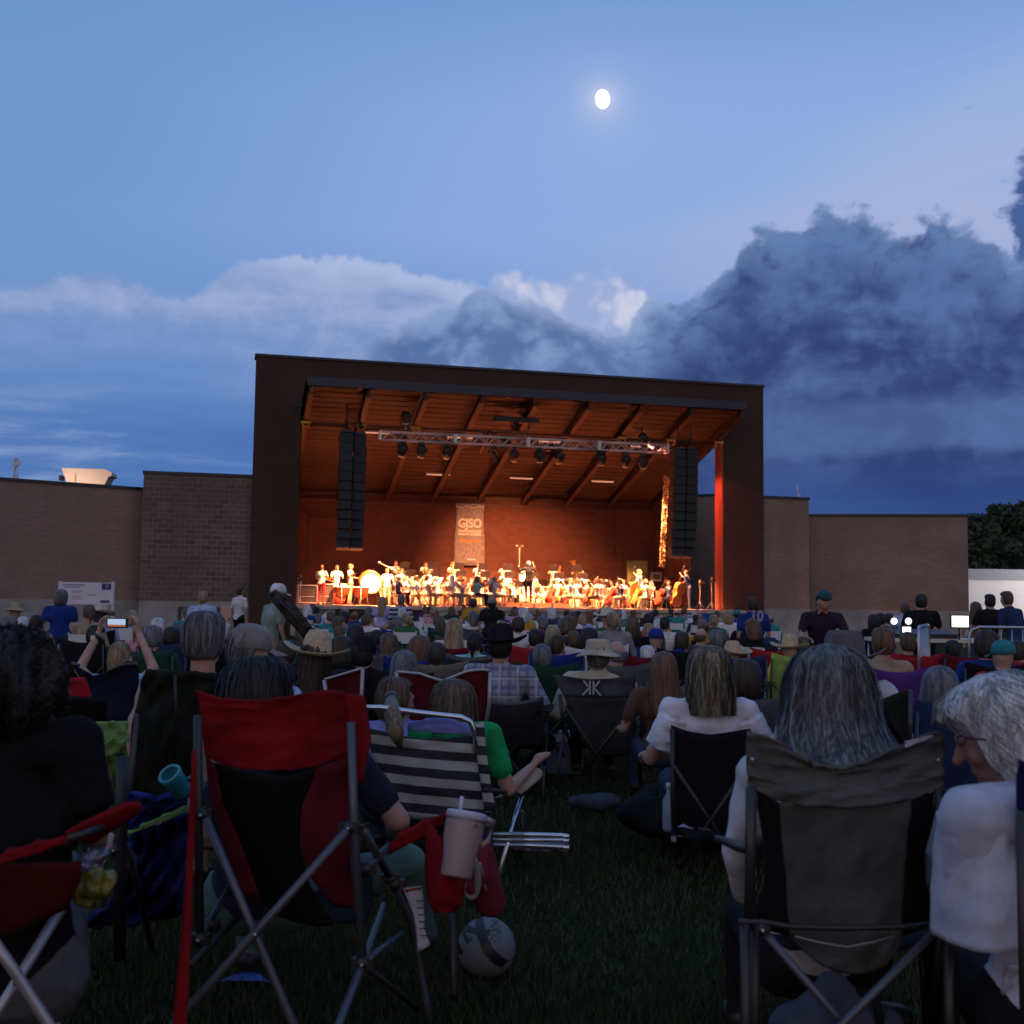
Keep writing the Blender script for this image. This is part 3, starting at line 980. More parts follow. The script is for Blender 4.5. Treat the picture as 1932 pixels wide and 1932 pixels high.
class Body:
    """a figure from overlapping tapered primitives, fused by a voxel remesh into ONE continuous skin"""
    def __init__(s): s.p = []

    def cap(s, a, b, ra, rb, reg, flat=1.0, axis=None):
        s.p.append(('c', Vector(a), Vector(b), ra, rb, reg, flat, axis))

    def ell(s, c, r, reg, rot=None):
        s.p.append(('e', Vector(c), Vector(r), rot or Matrix.Identity(3), None, reg, 1, None))

    def raw(s):
        mb = MB()
        for q in s.p:
            if q[0] == 'c':
                _, a, b, ra, rb, reg, flat, axis = q
                d = b - a
                L = d.length
                if L < 1e-5: d = Vector((0, 0, 1)); L = 1e-5
                z = d.normalized()
                x = Vector(axis) if axis is not None else (Vector((1, 0, 0)) if abs(z.x) < 0.9 else Vector((0, 1, 0)))
                x = (x - z * x.dot(z)).normalized()
                y = z.cross(x)
                Rm = Matrix((x, y, z)).transposed()
                prof = []
                for k in range(5): 
                    t = pi / 2 * (1 - k / 4); prof.append((ra * cos(t) + 1e-5, -ra * sin(t)))
                for k in range(5):
                    t = pi / 2 * k / 4; prof.append((rb * cos(t) + 1e-5, L + rb * sin(t)))
                mb.lathe(a, prof, n=12, ax=Rm, ell=(1, flat))
            else:
                _, c, r, rot, _, reg, _, _ = q
                t = MB(); t.sphere((0, 0, 0), tuple(r), n=16, m=12)
                mb.add([c + rot @ Vector(v) for v in t.v], t.f, 0, True)
        return mb

    def mesh(s, name, vox=0.02, smooth=6, folds=0.0, seed=1):
        raw = s.raw()
        me = bpy.data.meshes.new('tmp')
        me.from_pydata(raw.v, [], raw.f)
        o = bpy.data.objects.new('tmp', me)
        COL.objects.link(o)
        m = o.modifiers.new('r', 'REMESH'); m.mode = 'VOXEL'; m.voxel_size = vox; m.use_smooth_shade = True
        m2 = o.modifiers.new('s', 'SMOOTH'); m2.factor = 0.5; m2.iterations = smooth
        dg = bpy.context.evaluated_depsgraph_get()
        new = bpy.data.meshes.new_from_object(o.evaluated_get(dg))
        new.name = name
        bpy.data.objects.remove(o); bpy.data.meshes.remove(me)
        n = len(new.vertices)
        co = np.empty(n * 3); new.vertices.foreach_get('co', co); co = co.reshape(-1, 3)
        # region of every vertex by nearest primitive
        best = np.full(n, 1e9); reg = np.zeros(n, int)
        for q in s.p:
            if q[0] == 'c':
                a, b = np.array(q[1]), np.array(q[2]); d = b - a
                t = np.clip(((co - a) @ d) / max(d @ d, 1e-9), 0, 1)
                dist = np.linalg.norm(co - a - t[:, None] * d, axis=1) - (q[3] + (q[4] - q[3]) * t)
            else:
                rt = np.array(q[3]); loc = (co - np.array(q[1])) @ rt
                r = np.array(q[2]); k = np.linalg.norm(loc / r, axis=1); dist = (k - 1) * r.min()
            w = dist < best
            best[w] = dist[w]; reg[w] = q[5]
        if folds > 0:
            nv = np.empty(n * 3); new.vertices.foreach_get('normal', nv); nv = nv.reshape(-1, 3)
            for i in np.nonzero(reg > 0)[0]:
                c = co[i]
                k = 0.55 - 2.2 * abs(noise.noise(Vector((c[0] * 5 + seed, c[1] * 5, c[2] * 9 + c[0] * 7)))) + 0.5 * noise.noise(Vector((c[0] * 17 + seed, c[1] * 14, c[2] * 26)))
                co[i] += nv[i] * folds * k
            new.vertices.foreach_set('co', co.ravel())
        # even out the borders between the regions
        ne = len(new.edges); ev = np.empty(ne * 2, np.int32); new.edges.foreach_get('vertices', ev); ev = ev.reshape(-1, 2)
        W = np.eye(4)[reg]
        deg = np.bincount(ev.ravel(), minlength=n)[:, None] + 1.0
        for _ in range(24 if vox < .009 else 10 if vox < .018 else 3):
            W = np.stack([W[:, c] + np.bincount(ev[:, 0], W[ev[:, 1], c], n) + np.bincount(ev[:, 1], W[ev[:, 0], c], n) for c in range(4)], 1) / deg
        reg = W.argmax(1)
        F = len(new.polygons)
        ls = np.empty(F, np.int32); new.polygons.foreach_get('loop_start', ls)
        lv = np.empty(len(new.loops), np.int32); new.loops.foreach_get('vertex_index', lv)
        new.materials.clear()
        for k in range(4): new.materials.append(None)
        fm = reg[lv[ls]].astype(np.int32)
        new.polygons.foreach_set('material_index', fm)
        if vox < .018:      # smooth the hem lines
            lt = np.empty(F, np.int32); new.polygons.foreach_get('loop_total', lt)
            le = np.empty(len(new.loops), np.int32); new.loops.foreach_get('edge_index', le)
            lf = np.repeat(fm, lt)
            mn = np.full(ne, 99); mx = np.full(ne, -1); np.minimum.at(mn, le, lf); np.maximum.at(mx, le, lf)
            be = ev[mn != mx]
            co2 = np.empty(n * 3); new.vertices.foreach_get('co', co2); co2 = co2.reshape(-1, 3)
            dg_ = np.bincount(be.ravel(), minlength=n)
            ok = dg_ > 1
            for _ in range(8):
                acc = np.stack([np.bincount(be[:, 0], co2[be[:, 1], c], n) + np.bincount(be[:, 1], co2[be[:, 0], c], n) for c in range(3)], 1)
                co2[ok] = co2[ok] * .4 + .6 * acc[ok] / dg_[ok][:, None]
            new.vertices.foreach_set('co', co2.ravel())
        new.polygons.foreach_set('use_smooth', np.ones(F, bool))
        new.update()
        return new


SK, SH, TR, FT = 0, 1, 2, 3     # skin, shirt, trousers, footwear


def add_head(B, hc, R, near=False, k=1.0):
    V = lambda x, y, z: Vector(hc) + R @ (Vector((x, y, z)) * k)
    B.ell(hc, (0.076 * k, 0.094 * k, 0.112 * k), SK, R)
    B.ell(V(0, 0.022, -0.058), (0.056 * k, 0.066 * k, 0.060 * k), SK, R)          # jaw
    for sx in (-1, 1):
        B.ell(V(sx * 0.078, -0.008, -0.012), (0.012 * k, 0.022 * k, 0.034 * k), SK, R)   # ear
    B.cap(V(0, 0.090, 0.012), V(0, 0.112, -0.022), 0.010 * k, 0.014 * k, SK)      # nose
    if near:
        B.cap(V(-0.035, 0.086, 0.026), V(0.035, 0.086, 0.026), 0.012 * k, 0.012 * k, SK)   # brow
        B.ell(V(0, 0.082, -0.052), (0.026 * k, 0.012 * k, 0.009 * k), SK, R)      # lips
        B.ell(V(0, 0.074, -0.094), (0.020 * k, 0.020 * k, 0.018 * k), SK, R)      # chin
        for sx in (-1, 1):
            B.ell(V(sx * 0.045, 0.064, -0.022), (0.024 * k, 0.020 * k, 0.020 * k), SK, R)  # cheeks


def add_hand(B, w, d, up, reg=SK, curl=0.6, k=1.0, side=1, fingers=True):
    """palm and five fingers from wrist w along d; up = back of the hand; side +1 right hand"""
    w, d, up = Vector(w), Vector(d).normalized(), Vector(up).normalized()
    up = (up - d * up.dot(d)).normalized()
    s = d.cross(up) * side
    pc = w + d * 0.045 * k
    B.cap(w, w + d * 0.075 * k, 0.026 * k, 0.034 * k, reg, 0.5, s)
    if not fingers:
        B.cap(w + d * 0.07 * k, w + d * 0.13 * k - up * 0.03 * k, 0.028 * k, 0.016 * k, reg)
        return
    for i, (off, ln) in enumerate(((0.028, 0.072), (0.010, 0.080), (-0.009, 0.075), (-0.027, 0.060))):
        a = w + d * 0.080 * k + s * off * k
        a1 = a + (d * cos(curl * 0.5) - up * sin(curl * 0.5)) * ln * 0.45 * k
        a2 = a1 + (d * cos(curl * 1.3) - up * sin(curl * 1.3)) * ln * 0.32 * k
        a3 = a2 + (d * cos(curl * 2.0) - up * sin(curl * 2.0)) * ln * 0.23 * k
        B.cap(a, a1, 0.0095 * k, 0.0088 * k, reg); B.cap(a1, a2, 0.0088 * k, 0.008 * k, reg); B.cap(a2, a3, 0.008 * k, 0.007 * k, reg)
    t0 = w + d * 0.025 * k + s * 0.024 * k
    t1 = t0 + (d * 0.6 + s * 0.75 - up * 0.2).normalized() * 0.038 * k
    t2 = t1 + (d * 0.9 + s * 0.25 - up * 0.4).normalized() * 0.032 * k
    B.cap(t0, t1, 0.013 * k, 0.010 * k, reg); B.cap(t1, t2, 0.010 * k, 0.008 * k, reg)


def figure(hip, chest, neck, head, R, sh, el, wr, hd, kn, an, toe, sleeve='short', legs='long', near=False, fem=False, k=1.0,
           fingers=False, bulk=1.0, curl=0.6, upv=(0, 0, 1), handup=None):
    """hip.. joints in metres, person frame (+y forward). sh,el,wr,kn,an,toe: [left, right] (left = -x)"""
    B = Body()
    b = bulk
    hip, chest, neck, head = (Vector(q) for q in (hip, chest, neck, head))
    hw = 0.10 * (1.05 if fem else 1.0)
    B.cap(hip + Vector((-hw * .8, 0, 0)), hip + Vector((hw * .8, 0, 0)), 0.115 * b, 0.115 * b, TR)
    mid = hip.lerp(chest, 0.5)
    B.cap(hip + (chest - hip) * 0.22, mid, 0.150 * b * (0.95 if fem else 1), 0.140 * b * (0.9 if fem else 1), SH, 0.78, (1, 0, 0))
    B.cap(mid, chest, 0.140 * b * (0.9 if fem else 1), 0.160 * b, SH, 0.74, (1, 0, 0))
    s0, s1 = Vector(sh[0]), Vector(sh[1])
    B.cap(s0, s1, 0.062 * b, 0.062 * b, SH)
    B.cap(chest + Vector((-0.06, -0.01, 0.0)), neck.lerp(chest, 0.25) , 0.12 * b, 0.085, SH, 0.8, (1, 0, 0))
    B.cap(chest + Vector((0.06, -0.01, 0.0)), neck.lerp(chest, 0.25), 0.12 * b, 0.085, SH, 0.8, (1, 0, 0))
    B.cap(s0, neck + Vector((0, 0, -0.025)), 0.052, 0.050, SH)
    B.cap(s1, neck + Vector((0, 0, -0.025)), 0.052, 0.050, SH)
    B.cap(neck + Vector((0, 0, -0.03)), head + Vector((0, -0.02, -0.04)), 0.052, 0.054, SK)
    add_head(B, head, R, near, k)
    for i in (0, 1):
        S_, E_, W_ = Vector(sh[i]), Vector(el[i]), Vector(wr[i])
        if sleeve == 'none': B.cap(S_, E_, 0.048, 0.038, SK)
        elif sleeve == 'short':
            m_ = S_.lerp(E_, 0.62)
            B.cap(S_, m_, 0.060 * b, 0.056 * b, SH); B.cap(m_.lerp(S_, .05), E_, 0.043, 0.037, SK)
        elif sleeve == 'half':
            B.cap(S_, E_, 0.056 * b, 0.058 * b, SH)
        else: B.cap(S_, E_, 0.058 * b, 0.046 * b, SH)
        if sleeve == 'long':
            q = E_.lerp(W_, 0.92); B.cap(E_, q, 0.046 * b, 0.034, SH)
        B.cap(E_, W_, 0.037 if sleeve != 'long' else 0.028, 0.025, SK)
        hu = Vector(handup[i]) if handup else Vector(upv)
        add_hand(B, W_, Vector(hd[i]), hu, fingers=fingers, side=(-1, 1)[i], curl=curl)
        K_, A_, T_ = Vector(kn[i]), Vector(an[i]), Vector(toe[i])
        Hj = hip + Vector(((-hw, hw)[i], 0.02, -0.01))
        B.cap(Hj, K_, 0.090 * b, 0.062, TR)
        if legs == 'long': B.cap(K_, A_, 0.060, 0.045, TR)
        elif legs == 'short':
            B.cap(K_, A_, 0.052, 0.036, SK)
        B.cap(A_ + Vector((0, -0.02, -0.02)), T_, 0.042, 0.036, FT, 0.85, (1, 0, 0))
    return B


def seated(seat=0.42, H=0.86, lean=0.10, headyaw=0, headpitch=0, headroll=0, arms='lap', W=0.19, over=None, hoff=None, **k):
    """returns Body of a seated figure facing +y; seat = hip height, H = head-top height above the seat"""
    hip = Vector((0, 0, seat + 0.09))
    f = H / 0.86
    back = Vector((0, -sin(lean), cos(lean)))
    chest = hip + back * 0.36 * f
    neck = hip + back * 0.54 * f
    head = neck + Vector((0, -sin(lean) * 0.05 + 0.025, 0.135 * f))
    if hoff: neck = neck + Vector(hoff) * 0.5; head = head + Vector(hoff)
    R = rotm(headyaw, headpitch, headroll)
    sz = hip + back * 0.475 * f
    sh = [sz + Vector((-W, 0, 0)), sz + Vector((W, 0, 0))]
    if arms == 'lap':
        el = [sh[0] + Vector((-0.07, 0.06, -0.27)), sh[1] + Vector((0.07, 0.06, -0.27))]
        wr = [el[0] + Vector((0.10, 0.22, -0.02)), el[1] + Vector((-0.10, 0.22, -0.02))]
        hd = [(0.5, 0.8, -0.2), (-0.5, 0.8, -0.2)]
    elif arms == 'rest':
        el = [sh[0] + Vector((-0.10, 0.05, -0.26)), sh[1] + Vector((0.10, 0.05, -0.26))]
        wr = [el[0] + Vector((0.0, 0.24, -0.01)), el[1] + Vector((0.0, 0.24, -0.01))]
        hd = [(0, 1, -0.2), (0, 1, -0.2)]
    elif arms == 'violin':
        el = [sh[0] + Vector((-0.12, 0.20, -0.12)), sh[1] + Vector((0.14, 0.14, -0.16))]
        wr = [el[0] + Vector((-0.05, 0.18, 0.14)), el[1] + Vector((-0.08, 0.24, 0.10))]
        hd = [(0.3, 0.3, 0.7), (-0.6, 0.6, 0)]
    elif arms == 'cello':
        el = [sh[0] + Vector((-0.16, 0.14, -0.10)), sh[1] + Vector((0.18, 0.12, -0.22))]
        wr = [el[0] + Vector((0.10, 0.12, 0.16)), el[1] + Vector((-0.02, 0.24, -0.10))]
        hd = [(0.6, 0.3, 0.4), (-0.5, 0.6, -0.3)]
    elif arms == 'wind':
        el = [sh[0] + Vector((-0.10, 0.12, -0.24)), sh[1] + Vector((0.10, 0.12, -0.24))]
        wr = [el[0] + Vector((0.14, 0.20, 0.08)), el[1] + Vector((-0.14, 0.20, 0.02))]
        hd = [(0.4, 0.6, 0.2), (-0.4, 0.6, 0.2)]
    elif arms == 'brass':
        el = [sh[0] + Vector((-0.12, 0.16, -0.14)), sh[1] + Vector((0.12, 0.18, -0.14))]
        wr = [el[0] + Vector((0.14, 0.18, 0.18)), el[1] + Vector((-0.12, 0.24, 0.14))]
        hd = [(0.3, 0.7, 0.2), (-0.3, 0.7, 0.2)]
    elif arms == 'keys':
        el = [sh[0] + Vector((-0.06, 0.12, -0.25)), sh[1] + Vector((0.06, 0.12, -0.25))]
        wr = [el[0] + Vector((0.02, 0.24, 0.0)), el[1] + Vector((-0.02, 0.24, 0.0))]
        hd = [(0, 1, -0.1), (0, 1, -0.1)]
    kn = [Vector((-0.13, 0.43, seat + 0.10)), Vector((0.13, 0.43, seat + 0.10))]
    if arms == 'cello': kn = [Vector((-0.26, 0.38, seat + 0.06)), Vector((0.26, 0.38, seat + 0.06))]
    an = [Vector((kn[0].x, 0.46, 0.09)), Vector((kn[1].x, 0.40, 0.09))]
    toe = [a + Vector((0, 0.16, -0.045)) for a in an]
    for q, lst in (('sh', sh), ('el', el), ('wr', wr), ('hd', hd), ('kn', kn), ('an', an), ('toe', toe)):
        for i in (0, 1):
            if over and q + str(i) in over: lst[i] = Vector(over[q + str(i)])
    if over and 'an0' in over and 'toe0' not in over: toe[0] = an[0] + Vector((0, .16, -.045))
    if over and 'an1' in over and 'toe1' not in over: toe[1] = an[1] + Vector((0, .16, -.045))
    return figure(hip, chest, neck, head, R, sh, el, wr, hd, kn, an, toe, **k), head, R


def standing(Ht=1.72, lean=0.0, arms='down', headyaw=0, headpitch=0, W=0.19, arm_pts=None, **k):
    f = Ht / 1.75
    hip = Vector((0, 0, 0.93 * f))
    bk = Vector((0, sin(lean), cos(lean)))
    chest = hip + bk * 0.37 * f
    neck = hip + bk * 0.56 * f
    head = neck + bk * 0.135 * f + Vector((0, 0.02, 0))
    R = rotm(headyaw, headpitch + lean * 0.4)
    sz = hip + bk * 0.49 * f
    sh = [sz + Vector((-W, 0, 0)), sz + Vector((W, 0, 0))]
    if arms == 'down':
        el = [sh[0] + Vector((-0.06, -0.02, -0.29 * f)), sh[1] + Vector((0.06, -0.02, -0.29 * f))]
        wr = [el[0] + Vector((0.02, 0.08, -0.24 * f)), el[1] + Vector((-0.02, 0.08, -0.24 * f))]
        hd = [(0, 0.1, -1), (0, 0.1, -1)]
    elif arms == 'work':
        el = [sh[0] + Vector((-0.08, 0.10, -0.25 * f)), sh[1] + Vector((0.08, 0.10, -0.25 * f))]
        wr = [el[0] + Vector((0.05, 0.24, -0.02)), el[1] + Vector((-0.05, 0.24, -0.02))]
        hd = [(0, 1, -0.2), (0, 1, -0.2)]
    elif arms == 'conduct':
        el = [sh[0] + Vector((-0.18, 0.16, -0.10)), sh[1] + Vector((0.18, 0.16, -0.10))]
        wr = [el[0] + Vector((0.02, 0.14, 0.20)), el[1] + Vector((-0.02, 0.20, 0.16))]
        hd = [(0, 0.6, 0.5), (0, 0.8, 0.3)]
    elif arms == 'bass':
        el = [sh[0] + Vector((-0.16, 0.16, 0.0)), sh[1] + Vector((0.10, 0.18, -0.22))]
        wr = [el[0] + Vector((0.12, 0.14, 0.18)), el[1] + Vector((-0.05, 0.22, -0.08))]
        hd = [(0.6, 0.3, 0.3), (-0.4, 0.6, -0.3)]
    kn = [Vector((-0.10, 0.01, 0.50 * f)), Vector((0.10, 0.01, 0.50 * f))]
    an = [Vector((-0.11, -0.02, 0.09)), Vector((0.11, -0.02, 0.09))]
    toe = [a + Vector((0, 0.17, -0.045)) for a in an]
    return figure(hip, chest, neck, head, R, sh, el, wr, hd, kn, an, toe, **k), head, R


# ------------------------------------------------------------ hair
HAIRP = {
    #            z (head local), half width, half depth, y offset
    'short': [(.128, .012, .012, -.012), (.122, .046, .056, -.010), (.100, .071, .086, -.008), (.060, .086, .104, -.008), (.010, .088, .106, -.010),
              (-.035, .083, .098, -.012), (-.070, .066, .080, -.018), (-.085, .045, .056, -.020)],
    'full': [(.150, .012, .012, -.012), (.140, .066, .070, -.010), (.110, .092, .102, -.008), (.060, .106, .120, -.008), (.000, .108, .122, -.010),
             (-.050, .102, .112, -.012), (-.085, .082, .092, -.018), (-.100, .055, .064, -.020)],
    'bob': [(.138, .012, .012, -.010), (.126, .056, .062, -.010), (.095, .088, .100, -.010), (.040, .104, .120, -.012), (-.020, .113, .124, -.014),
            (-.080, .118, .120, -.016), (-.130, .116, .106, -.018), (-.165, .104, .090, -.020), (-.180, .070, .060, -.02)],
    'long': [(.136, .012, .012, -.010), (.124, .056, .064, -.010), (.092, .086, .102, -.010), (.040, .101, .118, -.012), (-.030, .107, .120, -.018),
             (-.110, .110, .108, -.030), (-.190, .118, .090, -.050), (-.270, .120, .078, -.062), (-.340, .108, .064, -.066), (-.370, .07, .04, -.066)],
    'afro': [(.185, .012, .012, -.010), (.172, .085, .085, -.010), (.130, .130, .132, -.010), (.060, .155, .158, -.010), (-.010, .160, .158, -.012),
             (-.070, .145, .142, -.014), (-.110, .110, .112, -.018), (-.125, .07, .07, -.02)],
    'pony': [(.126, .012, .012, -.012), (.120, .044, .054, -.012), (.098, .070, .086, -.010), (.060, .084, .102, -.010), (.010, .086, .106, -.012),
             (-.035, .080, .098, -.014), (-.065, .062, .082, -.020), (-.080, .042, .056, -.024)],
    'fringe': [(.020, .060, .070, -.012), (.012, .086, .102, -.012), (-.015, .088, .104, -.014), (-.045, .082, .096, -.016), (-.070, .064, .078, -.02),
               (-.082, .044, .052, -.022)],
}


def prof_at(P_, t):
    """profile row at fractional index t"""
    i = min(int(t), len(P_) - 2); f = t - i
    return [P_[i][k] * (1 - f) + P_[i + 1][k] * f for k in range(4)]


def face_open(th, z, kind):
    """how much of the ring radius is kept at angle th (pi/2 = face), 0..1"""
    a = abs(((th - pi / 2 + pi) % (2 * pi)) - pi)      # 0 at the face centre
    lim = 0.95 if kind in ('bob', 'long') else 1.15
    if z > 0.075: return 1.0
    top = min(1.0, max(0.0, (z - 0.045) / 0.03))
    open_ = 1.0 - min(1.0, max(0.0, (a - lim) / 0.30))
    return 1.0 - (1 - top) * open_ * 0.42


def hair_mesh(kind, head, R, k=1.0, seed=0, near=False, amp=0.03, strands=0, wave=0.0, prof=None, width=1.0, flare=0.0):
    Pf = prof or HAIRP[kind]
    n = 56 if near else 16
    m = 44 if near else len(Pf) * 2
    mb = MB()
    rows = []
    T_ = len(Pf) - 1
    def pt(th, t, rad=1.0):
        ext = kind in ('bob', 'long')
        over_ = max(0.0, t - (T_ - 1.6)) if ext else 0.0
        z, w, d, yo = prof_at(Pf, min(t, T_ - 1.6) if strands and ext and t > T_ - 1.6 and rad > 1.0 else min(t, T_ - .01))
        if rad > 1.0 and over_ > 0 and strands:
            z -= over_ * 0.030; w *= 1 - over_ * .03; d *= 1 - over_ * .03
        lat = min(1.0, t / T_)
        if near: th = th + 0.10 * noise.noise(Vector((cos(th) * 3 + seed, sin(th) * 3, z * 9))) * lat
        s_ = 1 + amp * noise.noise(Vector((cos(th) * 5 + seed, sin(th) * 5, z * 4))) * (2.4 if near else 1) * (0.4 + lat)
        if near: s_ += amp * 1.5 * noise.noise(Vector((cos(th) * 1.6 + seed * 3, sin(th) * 1.6, z * 3.5 + seed)))
        if near: s_ += amp * 1.2 * noise.noise(Vector((cos(th) * 15 + seed, sin(th) * 15 + 3, z * 7)))
        s_ *= face_open(th, z, kind) * rad
        wv = wave * sin(z * 55 + 5 * noise.noise(Vector((cos(th) * 3, sin(th) * 3, seed)))) * lat
        q = Vector((cos(th) * w * width * (s_ + wv), yo + sin(th) * d * (s_ + wv), z))
        return Vector(head) + R @ (q * k)
    for j in range(m):
        t = (len(Pf) - 1) * j / (m - 1)
        rows.append([pt(2 * pi * i / n, t) for i in range(n)])
    mb.grid(rows, 0, 0, True, close=True)
    mb.add([Vector(head) + R @ (Vector((0, Pf[0][3], Pf[0][0] + 0.002)) * k)] + rows[0], [(0, 1 + (i + 1) % n, 1 + i) for i in range(n)], 0, True)
    mb.add(rows[-1], [tuple(range(n))], 0, True)
    if kind == 'afro' and near:
        rn = random.Random(seed)
        for _ in range(6500):
            c = pt(rn.random() * 2 * pi, rn.random() ** .8 * T_, 1.0)
            a, b_ = (Vector((rn.gauss(0, 1), rn.gauss(0, 1), rn.gauss(0, 1))).normalized() * .010 for _ in (0, 1))
            w = Vector((rn.gauss(0, 1), rn.gauss(0, 1), rn.gauss(0, 1))).normalized() * .0014
            q = [c, c + a, c + a + b_, c + b_ * 1.2]
            mb.add([x + s for x in q for s in (-w, w)], [(2 * i, 2 * i + 1, 2 * i + 3, 2 * i + 2) for i in range(3)], 0, True)
    if strands:
        rn = random.Random(seed + 5)
        T = len(Pf) - 1
        for _ in range(strands):
            th = rn.random() * 2 * pi
            a = abs(((th - pi / 2 + pi) % (2 * pi)) - pi)
            if a < 0.9 and kind not in ('afro',) and rn.random() < 0.85: continue
            t0 = rn.random() ** 1.5 * T * 0.75
            ln = T * (0.25 + 0.55 * rn.random())
            steps = 7
            rad = 1.0 + 0.012 + 0.05 * rn.random() ** 2 + (0.10 * rn.random() if rn.random() < .06 else 0)
            dth = (rn.random() - 0.5) * 0.25
            wob = rn.random() * 6
            w = 0.0016 + 0.0018 * rn.random()
            vs = []
            for q in range(steps + 1):
                f = q / steps
                t = t0 + ln * f * (1 + flare * .4)
                tt = min(T + 0.8, t)
                an = th + dth * f + (0.03 + wave * 2.2) * sin(f * 9 + wob)
                lift = 1 + (0.05 * f * f * rn.random() if t > T * 0.8 else 0)
                c = pt(an, tt, rad * lift)
                tan = R @ Vector((-sin(an), cos(an), 0)) * w * (1 - 0.6 * abs(2 * f - 1) ** 2)
                vs += [c - tan, c + tan]
            mb.add(vs, [(2 * q, 2 * q + 1, 2 * q + 3, 2 * q + 2) for q in range(steps)], rn.choice((0, 0, 1, 2)), True)
    return mb


def hair_mat(name, c, c2=None, streak=30, rough=0.55):
    if name in MATS: return MATS[name]
    m = bpy.data.materials.new(name)
    m.use_nodes = True
    nt = m.node_tree
    b = nt.nodes['Principled BSDF']
    b.inputs['Roughness'].default_value = rough
    b.inputs['Specular IOR Level'].default_value = 0.35
    tc = nt.nodes.new('ShaderNodeTexCoord')
    mp = nt.nodes.new('ShaderNodeMapping')
    mp.inputs['Scale'].default_value = (streak, streak, streak * 0.12)
    nt.links.new(tc.outputs['Object'], mp.inputs[0])
    n1 = noise_e(nt, mp.outputs[0], 2.2, 5, 0.65)
    n2 = noise_e(nt, mp.outputs[0], 0.55, 3, 0.5)
    c2 = c2 or tuple(min(1, x * 2.2) for x in c)
    f = (n1 * 0.7 + n2 * 0.5)
    nt.links.new(mixc(nt, f.step(0.45, 0.75), tuple(x * 0.75 for x in c), c2), b.inputs['Base Color'])
    bn = nt.nodes.new('ShaderNodeBump')
    bn.inputs['Strength'].default_value = 0.7
    bn.inputs['Distance'].default_value = 0.006
    nt.links.new(n1.v, bn.inputs['Height'])
    nt.links.new(bn.outputs[0], b.inputs['Normal'])
    MATS[name] = m
    return m


HAIRC = {
    'black': ((0.008, 0.007, 0.007), (0.022, 0.019, 0.018)), 'dark brown': ((0.022, 0.014, 0.010), (0.055, 0.036, 0.024)),
    'brown': ((0.060, 0.036, 0.022), (0.13, 0.085, 0.052)), 'auburn': ((0.090, 0.042, 0.020), (0.17, 0.085, 0.04)),
    'blonde': ((0.20, 0.14, 0.075), (0.38, 0.28, 0.16)), 'grey': ((0.070, 0.072, 0.077), (0.165, 0.170, 0.180)),
    'white': ((0.40, 0.41, 0.42), (0.70, 0.71, 0.72)), 'teal': ((0.008, 0.035, 0.035), (0.015, 0.075, 0.07)),
}
for k_, v_ in HAIRC.items(): hair_mat('hair_' + k_.replace(' ', '_'), *v_)


def hair_tone(c, k):
    if HAIRC[c] == 1: a, b = (0.055, 0.042, 0.030), (0.26, 0.20, 0.13)
    else: a, b = HAIRC[c]
    f = lambda q: tuple(min(.8, x * k) for x in q)
    return hair_mat('hair_%s_%d' % (c.replace(' ', '_'), int(k * 100)), f(a), f(b))


def hm(c): return MATS['hair_' + c.replace(' ', '_')]


SKINS = [mat('skin_a', (0.42, 0.235, 0.17), 0.55, var=0.08, vscale=20), mat('skin_b', (0.26, 0.13, 0.09), 0.55, var=0.08, vscale=20),
         mat('skin_c', (0.60, 0.38, 0.29), 0.55, var=0.08, vscale=20), mat('skin_d', (0.16, 0.085, 0.055), 0.55, var=0.08, vscale=20)]


